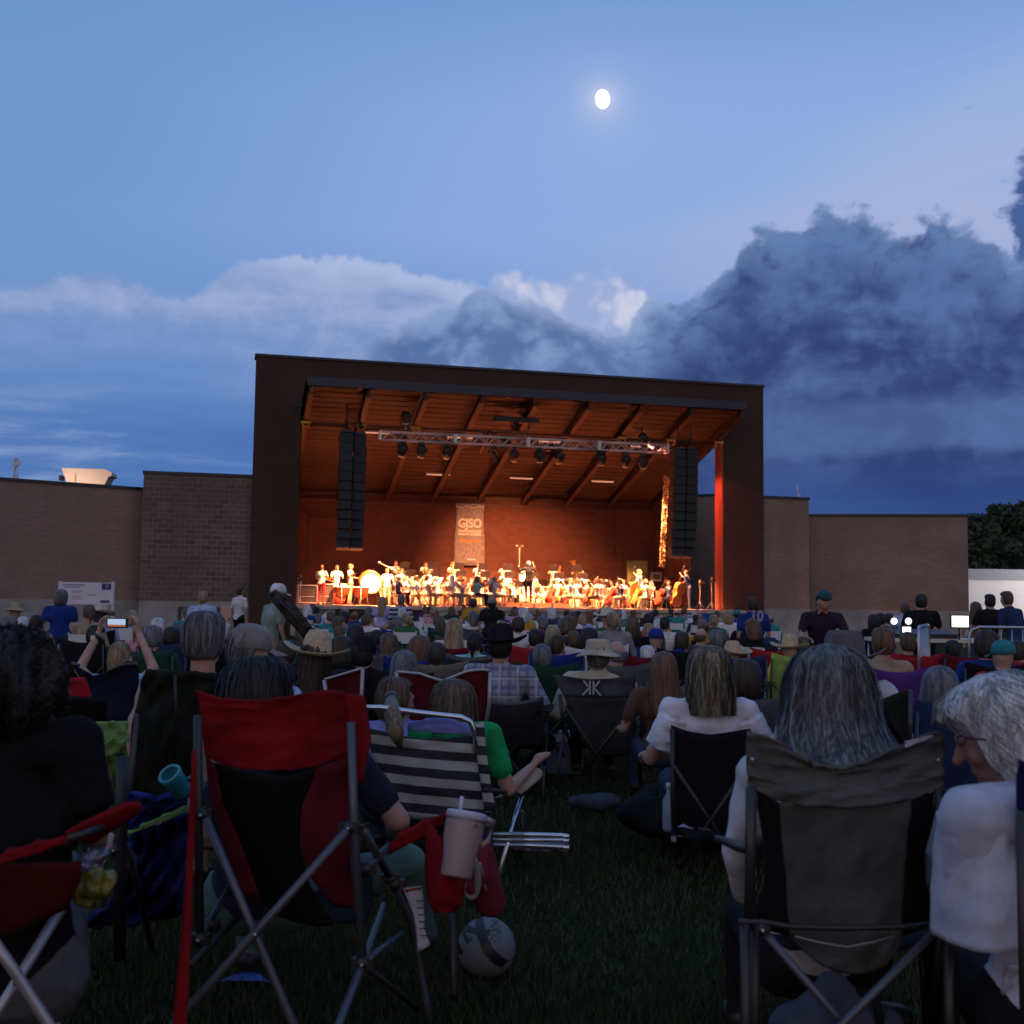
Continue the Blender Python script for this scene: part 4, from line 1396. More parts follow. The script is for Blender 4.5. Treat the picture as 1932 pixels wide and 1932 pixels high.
# ------------------------------------------------------------ hats
def hat_mesh(kind, head, R, k=1.0):
    mb = MB()
    V = lambda q: Vector(head) + R @ (Vector(q) * k)
    def lat(prof, n=28, ell=(1, 1), wav=None):
        rows = []
        for r, h in prof:
            row = []
            for i in range(n):
                th = 2 * pi * i / n
                z = h + (wav(th, r) if wav else 0)
                row.append(V((r * ell[0] * cos(th), -0.008 + r * ell[1] * sin(th), z)))
            rows.append(row)
        mb.grid(rows, 0, 0, True, close=True)
        mb.add(rows[0], [tuple(range(n))], 0, True)
    if kind == 'boonie':
        lat([(.060, .128), (.082, .124), (.094, .108), (.098, .060), (.100, .045), (.102, .042), (.145, .018), (.168, .004), (.170, -.002),
             (.150, .010), (.100, .036)], ell=(1, 1.12), wav=lambda th, r: 0.007 * sin(3 * th + 1) * max(0, (r - .11) / .07))
    elif kind == 'cowboy':
        lat([(.050, .165), (.074, .172), (.090, .140), (.100, .060), (.104, .048), (.150, .038), (.195, .045), (.200, .041), (.150, .030),
             (.100, .042)], ell=(1, 1.25), wav=lambda th, r: 0.055 * (abs(cos(th)) ** 3) * max(0, (r - .11) / .09) - (0.03 * (1 - abs(sin(th))) if r < .06 else 0))
    elif kind == 'straw':
        lat([(.030, .195), (.062, .190), (.084, .150), (.096, .080), (.100, .055), (.106, .048), (.160, .036), (.212, .050), (.216, .046), (.160, .028),
             (.100, .045)], ell=(1, 1.15), wav=lambda th, r: 0.05 * (abs(cos(th)) ** 3) * max(0, (r - .11) / .10))
    elif kind == 'cap':
        lat([(.010, .142), (.055, .134), (.082, .100), (.092, .060), (.094, .022), (.090, .020)], ell=(1, 1.14))
        rows = []
        for j in range(5):
            f = j / 4
            rows.append([V((-.070 + .140 * i / 8, 0.075 + (0.085 * f) * (1 - (2 * i / 8 - 1) ** 2 * 0.5) + 0.02 * (1 - (2 * i / 8 - 1) ** 2),
                            0.030 - 0.022 * f - 0.014 * (2 * i / 8 - 1) ** 2)) for i in range(9)])
        mb.grid(rows, 0, 0.004, True)
    elif kind == 'visor':
        lat([(.088, .070), (.094, .068), (.096, .025), (.090, .022)], ell=(1, 1.14))
        rows = []
        for j in range(5):
            f = j / 4
            rows.append([V((-.070 + .140 * i / 8, 0.075 + (0.09 * f), 0.030 - 0.02 * f)) for i in range(9)])
        mb.grid(rows, 0, 0.004, True)
    return mb


VARIANTS = {}


def variant(key, maker):
    """cached (body mesh, head, R)"""
    if key not in VARIANTS: VARIANTS[key] = maker()
    return VARIANTS[key]


def set_slots(o, mats):
    for i, m in enumerate(mats):
        o.material_slots[i].link = 'OBJECT'
        o.material_slots[i].material = m


HMESH = {}


def person(label, loc, rz, key, maker, mats, hair=None, haircol='brown', hat=None, hatmat=None, group=None, scale=1.0, vox=0.02,
           near=False, strands=0, folds=0.0, seed=0, hairkw=None, smooth=6, wide=1.0):
    """a person: continuous body mesh, hair and hat as children"""
    def mk():
        B, head, R = maker()
        return B.mesh('body', vox, smooth, folds, seed), head, R
    me, head, R = variant(key, mk)
    t = thing('person', label, 'person', loc, rz, group, scale)
    o = link('body', me, t)
    set_slots(o, mats)
    if wide != 1.0: t.scale = (scale * wide, scale, scale)
    if hair:
        hk = (key, hair, seed if near else 0)
        if hk not in HMESH:
            mb = hair_mesh(hair, head, R, seed=seed, near=near, strands=strands, **(hairkw or {'amp': .07}))
            oo = mb.build('hair', [hm(haircol)] * (3 if strands else 1), t)
            HMESH[hk] = oo.data
        else: oo = link('hair', HMESH[hk], t)
        set_slots(oo, [hm(haircol)] if len(oo.material_slots) < 3 else [hm(haircol), (hair_mat('hair_ash', (0.040, 0.034, 0.029), (0.085, 0.074, 0.065)) if haircol == 'grey' else hair_tone(haircol, .72)), hair_tone(haircol, 1.35)])
        if hair == 'pony' and not near:
            kk = (key, 'tail')
            if kk not in HMESH:
                V = lambda q: head + R @ Vector(q)
                ob = MB().tube([V((0, -.10, .03)), V((0, -.135, .0)), V((0, -.135, -.08)), V((0, -.115, -.17))], .02, rs=[.016, .026, .026, .008], n=8).build(
                    'ponytail', hm(haircol), t)
                HMESH[kk] = ob.data
            else: ob = link('ponytail', HMESH[kk], t)
            set_slots(ob, [hm(haircol)])
    if hat:
        hk = (key, 'hat', hat)
        if hk not in HMESH:
            oo = hat_mesh(hat, head, R).build('hat', hatmat, t)
            HMESH[hk] = oo.data
        else: oo = link('hat', HMESH[hk], t)
        set_slots(oo, [hatmat])
    return t, head, R

# ============================================================ STAGE EQUIPMENT
def on_stage(u, v, z=0.0): return S(u, v, FLOOR + z)


# -------- lighting truss
tz = 8.0
t0u, t1u, tv = 5.0, 17.55, -1.0
t = thing('lighting_truss', 'long silver lattice truss hung under the stage roof with lamps below it', 'truss', S(0, 0, 0), FA)
hh = 0.17
NB = 4
for i in range(NB):
    a = t0u + (t1u - t0u) * i / NB; b = t0u + (t1u - t0u) * (i + 1) / NB
    mb = MB()
    for (dv, dz) in ((-hh, -hh), (hh, -hh), (-hh, hh), (hh, hh)):
        mb.tube([(a + 0.01, tv + dv, tz + 0.17 + dz), (b - 0.01, tv + dv, tz + 0.17 + dz)], 0.034, n=6)
    K = 9
    for q in range(K):
        x0 = a + 0.1 + (b - a - 0.2) * q / K; x1 = a + 0.1 + (b - a - 0.2) * (q + 1) / K
        up = q % 2 == 0
        for dv in (-hh, hh):
            mb.tube([(x0, tv + dv, tz + 0.17 + (-hh if up else hh)), (x1, tv + dv, tz + 0.17 + (hh if up else -hh))], 0.017, n=5)
        mb.tube([(x0, tv + (-hh if up else hh), tz), (x1, tv + (hh if up else -hh), tz)], 0.014, n=5)
    mb.build('truss_section', M_STEELW, t)
    mb = MB()
    for x in (a + 0.02, b - 0.02):
        mb.box((x, tv, tz + 0.17 + hh), (0.09, 2 * hh + 0.08, 0.06)); mb.box((x, tv, tz + 0.17 - hh), (0.09, 2 * hh + 0.08, 0.06))
        mb.box((x, tv - hh, tz + 0.17), (0.09, 0.06, 2 * hh)); mb.box((x, tv + hh, tz + 0.17), (0.09, 0.06, 2 * hh))
    mb.build('end_frame', M_STEELW, t)
for x in (6.2, 11.3, 16.4):
    mb = MB(); mb.tube([(x, tv, tz + 0.34), (x, tv, ZTOP(tv) - 0.62)], 0.02, n=5); mb.build('hoist_cable', M_BLACK, t)

# -------- spotlights under the truss
WARM = (1.0, 0.31, 0.115)


def lamp_on_truss(px, py, label, aim, energy, conv=False, above=False, size=62, col=WARM):
    # depth of truss
    o_ = Vector((0, 0, EYE)); d_ = P(px, py, 10) - o_
    # intersect v = tv plane
    k_ = (tv - (o_ - FO).dot(FV)) / d_.dot(FV)
    q = o_ + d_ * k_
    t = thing('stage_lamp', label, 'stage lamp', (q.x, q.y, q.z), FA, 'black stage lamps on the truss')
    Ri = Matrix.Rotation(-FA, 3, 'Z')
    dr = Ri @ (aim - q); dr.normalize()
    z = -dr
    x = Vector((1, 0, 0)); x = (x - z * x.dot(z)).normalized(); y = z.cross(x)
    Rm = Matrix((x, y, z)).transposed()
    mb = MB()
    if conv:
        mb.lathe((0, 0, 0), [(0.0, 0.22), (0.09, 0.22), (0.10, 0.05), (0.13, -0.12), (0.20, -0.24)], ax=Rm, n=16)
        mb.build('body', M_BLACK, t)
        mb = MB(); mb.lathe((0, 0, 0), [(0.0, -0.225), (0.185, -0.232), (0.19, -0.245), (0.0, -0.25)], ax=Rm, n=16)
        mb.build('lens', mat('lens_lit', (1, 0.85, 0.7), 0.3, emit=(1.0, 0.62, 0.42), estr=3.0), t)
    else:
        mb.lathe((0, 0, 0), [(0.0, 0.27), (0.12, 0.25), (0.20, 0.14), (0.21, -0.04), (0.16, -0.20), (0.13, -0.23)], ax=Rm, n=16)
        mb.build('body', M_BLACK, t)
        mb = MB(); mb.lathe((0, 0, 0), [(0.0, -0.215), (0.125, -0.222), (0.13, -0.235), (0.0, -0.24)], ax=Rm, n=16)
        mb.build('lens', mat('lens_warm', (1, 0.8, 0.6), 0.3, emit=(1.0, 0.5, 0.25), estr=2.0), t)
    sgn = -1 if above else 1
    mb = MB()
    for sx in (-1, 1):
        mb.tube([(sx * 0.23, 0, 0), (sx * 0.23, 0, 0.22 * sgn), (sx * 0.08, 0, 0.32 * sgn)], 0.022, n=6)
    mb.box((0, 0, 0.33 * sgn), (0.26, 0.14, 0.09))
    mb.build('yoke', M_BLACK, t)
    mb = MB(); mb.tube([(0, 0, 0.34 * sgn), (0, 0, 0.50 * sgn)], 0.03, n=6); mb.build('clamp', mat('clamp_grey', (0.35, 0.35, 0.36), 0.4, 0.6), t)
    if energy:
        L = bpy.data.lights.new('lamp_light', 'SPOT')
        L.energy = energy; L.color = col; L.spot_size = radians(size); L.spot_blend = 1.0 if conv else 0.7; L.shadow_soft_size = 0.10
        lo = bpy.data.objects.new('lamp_light', L); COL.objects.link(lo)
        lo.parent = t
        lo.location = dr * 0.30
        lo.rotation_euler = dr.to_track_quat('-Z', 'Y').to_euler()
    return t


ordn = ['first', 'second', 'third', 'fourth', 'fifth', 'sixth', 'seventh', 'eighth', 'ninth', 'tenth']
LP = [(760, 851), (795, 852), (843, 855), (932, 861), (970, 860), (1018, 862), (1055, 864), (1134, 867), (1181, 871), (1213, 874)]
AIMS = [(4.4, 2.4), (6.2, 1.0), (7.8, 3.4), (9.6, 1.6), (11.2, 4.4), (12.4, 0.8), (13.6, 3.8), (15.0, 1.2), (16.4, 3.0), (18.0, 1.0)]
SPOT_E = 45000
for i, (px, py) in enumerate(LP):
    conv = i == 3
    lab = 'black stage lamp hanging %s from the left under the truss' % ordn[i]
    if conv: lab = 'flared stage lamp with a glowing lens, fourth from the left under the truss'
    lamp_on_truss(px, py, lab, on_stage(AIMS[i][0], AIMS[i][1], 0.6) if not conv else on_stage(13.0, 8.8, 0.7), SPOT_E * (0.42 if conv else 1), conv, size=52 if not conv else 58)
lamp_on_truss(766, 788, 'black moving lamp standing on top of the truss near its left end', on_stage(7, 3, 1), 0, above=True)
lamp_on_truss(1215, 828, 'slim black moving lamp standing on top of the truss near its right end', on_stage(20.64, 0.5, 3.4), 7000, above=True, size=58, col=(1.0, 0.16, 0.06))


# -------- line arrays: two hangs each side
M_CAB = mat('speaker_black', (0.010, 0.010, 0.013), 0.55, bump=0.5, bscale=60)
M_GRIL = mat('speaker_grille', (0.016, 0.016, 0.020), 0.7, bump=0.8, bscale=220)


def line_array(px, ytop, ybot, label, vv, w=0.82, n=12, tilt=0.0):
    o_ = Vector((0, 0, EYE)); d_ = P(px, ytop, 10) - o_
    k_ = (vv - (o_ - FO).dot(FV)) / d_.dot(FV); q = o_ + d_ * k_
    d2 = P(px, ybot, 10) - o_; k2 = (vv - (o_ - FO).dot(FV)) / d2.dot(FV); q2 = o_ + d2 * k2
    H = q.z - q2.z
    t = thing('line_array', label, 'loudspeaker', (q.x, q.y, 0), FA, 'hanging black loudspeaker columns')
    h = H / n
    for i in range(n):
        z = q.z - h * (i + 0.5)
        dy = 0.35 * (i / n) ** 2
        rot = Matrix.Rotation(radians(-1.2 * i), 3, 'X')
        mb = MB()
        c = Vector((0, dy, z))
        f = h * 0.47; b_ = h * 0.36
        pts = [(-w / 2, -0.28, -f), (w / 2, -0.28, -f), (w / 2, 0.28, -b_), (-w / 2, 0.28, -b_), (-w / 2, -0.28, f), (w / 2, -0.28, f), (w / 2, 0.28, b_), (-w / 2, 0.28, b_)]
        mb.add([c + rot @ Vector(p) for p in pts], [(3, 2, 1, 0), (4, 5, 6, 7), (0, 1, 5, 4), (1, 2, 6, 5), (2, 3, 7, 6), (3, 0, 4, 7)])
        cab = mb.build('speaker_cabinet', M_CAB, t)
        mb = MB(); mb.box(c + rot @ Vector((0, -0.286, 0)), (w * 0.94, 0.01, 2 * f * 0.9), rot=rot); mb.build('grille', M_GRIL, cab)
    mb = MB(); mb.box((0, 0, q.z + 0.08), (w * 0.8, 0.5, 0.10)); mb.tube([(0, 0, q.z + 0.1), (0, 0, ZTOP(vv) - 0.65)], 0.03, n=6)
    mb.sphere((0.0, 0, q.z + 0.42), (0.10, 0.10, 0.14))
    mb.build('fly_bar', M_BLACK, t)
    return t


line_array(653, 818, 1037, 'outer of the two black loudspeaker columns at the left side of the stage', -1.7, 0.50, tilt=-1)
line_array(679, 822, 1038, 'inner of the two black loudspeaker columns at the left side of the stage', -1.4, 0.50)
line_array(1279, 850, 1052, 'inner of the two black loudspeaker columns at the right side of the stage', -1.7, 0.52)
line_array(1302, 850, 1053, 'outer of the two black loudspeaker columns at the right side of the stage', -1.5, 0.52)
# glinting cable bundle beside the right hang
t = thing('cable_bundle', 'glinting orange-lit chain bundle hanging left of the right loudspeakers', 'chain', S(17.6, -0.6, 0), FA)
mb = MB()
rn = random.Random(4)
for s_ in range(3):
    x = s_ * 0.09
    for k in range(34):
        z = 7.0 - k * 0.118 - s_ * 0.03
        dx = -0.006 * k
        mb.box((x + dx + rn.uniform(-.02, .02), rn.uniform(-.03, .03), z), (0.055, 0.05, 0.08), rot=Euler((rn.uniform(-.5, .5), rn.uniform(-.5, .5), rn.uniform(0, 3))).to_matrix())
mb.build('chain', mat('chain_brass', (0.30, 0.20, 0.10), 0.35, 0.4), t)

# -------- banner
bu0, bu1, bz1 = 10.10, 11.58, 6.36
bv = 8.70
t = thing('banner', 'tall grey hanging banner with white GJSO lettering behind the orchestra', 'banner', S(0, 0, 0), FA)
rows = []
for j in range(15):
    f = j / 14
    z = bz1 - f * 3.1
    row = []
    for i in range(13):
        g = i / 12
        pinch = 1 - 0.07 * sin(pi * min(1, f * 1.8)) + 0.05 * f
        x = (bu0 + bu1) / 2 + (g - 0.5) * (bu1 - bu0) * pinch
        y = bv + 0.03 * sin(g * 9 + f * 2) * (0.3 + f) + (0.05 * math.exp(-((g - 0.20 - 0.05 * f) / 0.04) ** 2) if f > 0.6 else 0)
        row.append((x, y, z))
    rows.append(row)
mb = MB(); mb.grid(rows, 0, 0.004); mb.build('cloth', fab('banner_grey', (0.18, 0.18, 0.19)), t)
MW = mat('print_white', (0.55, 0.53, 0.50), 0.7)
MO = mat('print_orange', (0.50, 0.18, 0.04), 0.7)
bc = (bu0 + bu1) / 2
rot = (pi / 2, 0, 0)
text('lettering', 'GJSO', 0.62, MW, t, (bc, bv - 0.06, 5.34), rot, 1.20, bold=0.022)
text('lettering', 'GRAND JUNCTION', 0.17, MW, t, (bc, bv - 0.06, 4.96), rot, 1.18, bold=0.008)
text('lettering', 'SYMPHONY ORCHESTRA', 0.15, MW, t, (bc, bv - 0.06, 4.80), rot, 1.18, bold=0.008)
text('lettering', 'Welcome Back', 0.24, MO, t, (bc, bv - 0.06, 4.48), rot, 1.10, bold=0.010, shear=0.3)
mb = MB(); mb.box((bc + 0.1, bv - 0.06, 3.55), (0.45, 0.006, 0.07)); mb.build('footer_mark', MW, t)
mb = MB()
for i in range(26):
    g = i / 25
    mb.sphere((bu0 + 0.05 + (bu1 - bu0 - 0.1) * g, bv - 0.07, bz1 - 0.14 - 0.10 * abs(sin(g * 6.5 + 0.6)) + (0.03 if i % 2 else 0)), 0.026, n=6, m=4)
mb.build('printed_lights', MW, t)
mb = MB(); mb.tube([(bu0 - 0.08, bv, bz1 + 0.03), (bu1 + 0.08, bv, bz1 + 0.03)], 0.03, n=8); mb.build('rod', M_BLACK, t)


# -------- orchestra furniture
M_CH = mat('orch_chair', (0.20, 0.10, 0.06), 0.5)
M_CHL = mat('orch_chair_leg', (0.55, 0.50, 0.45), 0.35, 0.5)


def orch_chair(u, v, face, label):
    loc = on_stage(u, v)
    key = 'orch_chair'
    t = thing('orchestra_chair', label, 'chair', loc, FA + face, 'chairs of the orchestra')
    if key not in HMESH:
        ms = []
        mb = MB(); mb.box((0, 0.02, 0.45), (0.42, 0.42, 0.05)); ms.append(('seat', mb.build('seat', M_CH, t).data))
        mb = MB(); mb.box((0, -0.20, 0.74), (0.42, 0.03, 0.24), rot=Matrix.Rotation(0.12, 3, 'X')); ms.append(('backrest', mb.build('backrest', M_CH, t).data))
        for sx in (-1, 1):
            mb = MB(); mb.tube([(sx * 0.19, 0.20, 0.0), (sx * 0.19, 0.18, 0.43)], 0.014, n=6); ms.append(('leg', mb.build('leg', M_CHL, t).data))
            mb = MB(); mb.tube([(sx * 0.19, -0.24, 0.0), (sx * 0.19, -0.18, 0.43), (sx * 0.19, -0.23, 0.84)], 0.014, n=6); ms.append(('leg', mb.build('leg', M_CHL, t).data))
        HMESH[key] = ms
    else:
        for nm, me in HMESH[key]: link(nm, me, t)
    return t


def music_stand(u, v, face, label, paper=True, low=False):
    key = 'music_stand'
    t = thing('music_stand', label, 'music stand', on_stage(u, v), FA + face, 'black music stands on the stage')
    if key not in HMESH:
        ms = []
        rt = Matrix.Rotation(radians(-28), 3, 'X')
        mb = MB(); mb.box((0, 0, 1.08), (0.50, 0.012, 0.34), rot=rt); mb.box((0, -0.11, 0.93), (0.50, 0.06, 0.012)); ms.append(('desk', mb.build('desk', M_BLACK, t).data))
        mb = MB(); mb.tube([(0, 0.02, 0.10), (0, 0.02, 1.02)], 0.013, n=6); ms.append(('pole', mb.build('pole', M_BLACK, t).data))
        mb = MB()
        for a in (0.5, 2.6, 4.7): mb.tube([(0, 0.02, 0.14), (0.26 * cos(a), 0.02 + 0.26 * sin(a), 0.008)], 0.010, n=5)
        ms.append(('tripod', mb.build('tripod', M_BLACK, t).data))
        mb = MB()
        for sx in (-1, 1): mb.box(Vector((0, 0, 1.08)) + rt @ Vector((sx * 0.108, -0.012, -0.01)), (0.205, 0.006, 0.28), rot=rt)
        ms.append(('sheet_music', mb.build('sheet_music', mat('paper', (0.85, 0.84, 0.82), 0.8), t).data))
        HMESH[key] = ms
    else:
        for nm, me in HMESH[key]: link(nm, me, t)
    return t


# -------- instruments (placed in the world frame; player frame given by loc + rz)
M_WOOD = mat('violin_wood', (0.42, 0.13, 0.035), 0.3, var=0.25, vscale=8)
M_WOOD2 = mat('bass_wood', (0.55, 0.18, 0.04), 0.3, var=0.25, vscale=4)
M_RED = mat('cello_red', (0.45, 0.05, 0.03), 0.3)
M_BRASS = mat('brass', (0.85, 0.60, 0.22), 0.25, 0.9)
M_SILV = mat('silver', (0.8, 0.8, 0.8), 0.22, 0.9)
M_EBON = mat('ebony', (0.012, 0.011, 0.012), 0.3)


def fiddle_outline(L, W):
    """upper bout, waist, lower bout: half outline points (x, y) with y from the tail up"""
    q = [(0.0, 0.0), (0.30, 0.01), (0.46, 0.08), (0.50, 0.20), (0.45, 0.34), (0.32, 0.44), (0.29, 0.53), (0.35, 0.63), (0.42, 0.74), (0.40, 0.88), (0.26, 0.97), (0.0, 1.0)]
    right = [(x * W, y * L) for x, y in q]
    left = [(-x * W, y * L) for x, y in reversed(q[1:-1])]
    return right + left


def fiddle(name, label, cat, L, W, D, NL, M, col, group, bow=None, seedcol=None):
    """a bowed string instrument; M = 4x4 placing it: local y up the neck, z out of the belly"""
    t = thing(name, label, cat, (0, 0, 0), 0, group)
    t.matrix_world = M
    key = (name, col.name)
    if key not in HMESH:
        ms = []
        mb = MB(); o = fiddle_outline(L, W); mb.prism([(x, y, 0) for x, y in o], (0, 0, 0), (0, 0, D))
        ms.append(('body', mb.build('body', col, t).data))
        mb = MB(); mb.box((0, L + NL / 2 - 0.05 * L, D + 0.01 * L), (0.07 * W + 0.012, NL + 0.3 * L, 0.03 * L)); mb.sphere((0, L + NL, D), (0.06 * W + .01, 0.05 * L, 0.05 * L), n=8, m=6)
        ms.append(('neck', mb.build('neck', M_EBON, t).data))
        mb = MB(); mb.box((0, 0.38 * L, D + 0.035 * L), (0.22 * W, 0.012, 0.07 * L)); ms.append(('bridge', mb.build('bridge', col, t).data))
        mb = MB(); mb.box((0, 0.16 * L, D + 0.02 * L), (0.12 * W, 0.22 * L, 0.01)); ms.append(('tailpiece', mb.build('tailpiece', M_EBON, t).data))
        HMESH[key] = ms
    else:
        for nm, me in HMESH[key]: link(nm, me, t)
    return t


def bow(M, L, label, group):
    t = thing('bow', label, 'bow', (0, 0, 0), 0, group)
    t.matrix_world = M
    if 'bow' not in HMESH:
        mb = MB(); mb.tube([(0, 0, 0.02), (0, 0.35, 0.008), (0, 0.72, 0.02)], 0.006, n=5); a = mb.build('stick', M_WOOD, t)
        mb = MB(); mb.box((0, 0.36, -0.008), (0.010, 0.70, 0.003)); b = mb.build('bow_hair', mat('bow_hair', (0.8, 0.78, 0.7), 0.7), t)
        HMESH['bow'] = [('stick', a.data), ('bow_hair', b.data)]
    else:
        for nm, me in HMESH['bow']: link(nm, me, t)
    return t


def place(loc, rz, lp, zdir, ydir):
    """matrix at local point lp of a person frame, with local z and y directions given in that frame"""
    z = Vector(zdir).normalized(); y = Vector(ydir); y = (y - z * y.dot(z)).normalized(); x = y.cross(z)
    R = Matrix((x, y, z)).transposed().to_4x4()
    return Matrix.Translation(Vector(loc)) @ Matrix.Rotation(rz, 4, 'Z') @ Matrix.Translation(Vector(lp)) @ R


SHIRTS = {
    'white': fab('cloth_white', (0.62, 0.61, 0.60)), 'navy': fab('cloth_navy', (0.020, 0.035, 0.10)), 'aqua': fab('cloth_aqua', (0.26, 0.52, 0.55)),
    'black': fab('cloth_black', (0.012, 0.012, 0.014)), 'cream': fab('cloth_cream', (0.55, 0.48, 0.38)), 'royal blue': fab('cloth_blue', (0.014, 0.036, 0.19)),
    'grey': fab('cloth_grey', (0.22, 0.22, 0.23)), 'red': fab('cloth_red', (0.34, 0.020, 0.028)), 'teal': fab('cloth_teal', (0.03, 0.20, 0.21)),
    'green': fab('cloth_green', (0.04, 0.13, 0.06)), 'mustard': fab('cloth_mustard', (0.42, 0.24, 0.03)), 'pink': fab('cloth_pink', (0.55, 0.26, 0.30)),
    'lavender': fab('cloth_lavender', (0.34, 0.32, 0.58)), 'tan': fab('cloth_tan', (0.33, 0.25, 0.17)), 'light blue': fab('cloth_lightblue', (0.32, 0.43, 0.62)),
    'maroon': fab('cloth_maroon', (0.13, 0.012, 0.022)), 'yellow': fab('cloth_yellow', (0.62, 0.52, 0.05)), 'dark green': fab('cloth_dkgreen', (0.018, 0.055, 0.035)),
    'khaki': fab('cloth_khaki', (0.30, 0.24, 0.16)), 'denim': fab('cloth_denim', (0.035, 0.05, 0.095)), 'brown': fab('cloth_brown', (0.10, 0.06, 0.04)),
    'purple': fab('cloth_purple', (0.09, 0.03, 0.20)), 'sky': fab('cloth_sky', (0.10, 0.36, 0.62)), 'lime': fab('cloth_lime', (0.30, 0.46, 0.10)),
}
SHOE = mat('shoe_dark', (0.02, 0.018, 0.018), 0.5)
SHOEW = mat('shoe_white', (0.6, 0.6, 0.6), 0.6)


def sseat(arms, fem=False): return lambda: seated(0.40, 0.86, 0.02, arms=arms, sleeve='short', fem=fem, headpitch=0.15)


def musician(u, v, face, arms, shirt, trous, hair, hc, label, seed=0, riser=0.0, chair=True, skin=0, fem=False, hat=None):
    loc = on_stage(u, v, riser)
    t, h, R = person(label, loc, FA + face, ('mus', arms, fem), sseat(arms, fem),
                     [SKINS[skin], SHIRTS[shirt], SHIRTS[trous], SHOE], hair, hc, group='musicians of the orchestra', vox=0.024, smooth=4)
    return t, loc


MG = 'musicians of the orchestra'
rr = random.Random(21)


def face_to(u, v, u2=11.72, v2=0.4):
    return atan2(v2 - v, u2 - u) - pi / 2


# hair and shirts are cycled so that every musician reads differently
CONDR = (11.72, 0.35)
used_mus = set()


def mus_label(kind, hair, hc, shirt, where):
    base = '%s, %s %s hair, %s top, %s' % (kind, {'short': 'short', 'bob': 'bobbed', 'long': 'long', 'pony': 'tied-back', 'full': 'thick', 'fringe': 'thinning'}[hair], hc, shirt, where)
    return base


# strings left of the podium
pos = []
for r, (v, us) in enumerate(((-0.15, (7.3, 8.3, 9.3, 10.2)), (0.9, (6.9, 7.8, 8.7, 9.6, 10.4)), (2.0, (6.7, 7.6, 8.5, 9.3, 10.1, 10.9)), (3.1, (7.1, 8.0, 8.9, 9.8, 10.7)), (3.9, (6.6, 7.5, 8.4, 9.3, 10.2, 11.1)))):
    for c_, u in enumerate(us): pos.append((u, v, r, c_, len(us)))
HS = ['short', 'long', 'bob', 'pony', 'full', 'fringe']
HC = ['brown', 'black', 'grey', 'blonde', 'white', 'auburn', 'dark brown']
TOPS = ['white', 'white', 'aqua', 'white', 'cream', 'white', 'white', 'pink', 'white', 'light blue']
BOT = ['khaki', 'tan', 'black', 'tan', 'khaki', 'brown']
ROWN = ['front row', 'second row', 'third row', 'fourth row', 'rear row']
for i, (u, v, r, c_, n_) in enumerate(pos):
    u += rr.uniform(-.12, .12); v += rr.uniform(-.1, .1)
    f = face_to(u, v, 12.2, 0.4) + rr.uniform(-.2, .2)
    hs, hc, tp = HS[i % 6], HC[(i * 3 + 1) % 7], TOPS[i % 10]
    wh = '%s from left, %s of violins' % (ordn[c_], ROWN[r])
    lab = mus_label('violinist', hs, hc, tp, wh)
    t, loc = musician(u, v, f, 'violin', tp, BOT[i % 6], hs, hc, lab, i, fem=hs in ('long', 'bob', 'pony'))
    orch_chair(u, v, f, 'orchestra chair of the violinist, %s' % wh)
    fiddle('violin', 'violin of the violinist %s' % wh, 'violin', 0.36, 0.21, 0.045, 0.22,
           place(loc, FA + f, (-0.06, 0.10, 1.02), (-0.15, 0.35, 0.9), (-0.45, 0.85, 0.02)), M_WOOD, 'violins and violas')
    bow(place(loc, FA + f, (0.22, 0.36, 1.02), (0, 0, 1), (-0.85, -0.1, 0.25)), 0.7, 'bow of the violinist %s' % wh, 'bows of the string players')
    if c_ % 2 == 0:
        du, dv = cos(f + pi / 2) * 0.62, sin(f + pi / 2) * 0.62
        music_stand(u + du, v + dv, f, 'music stand of the violinist %s' % wh)

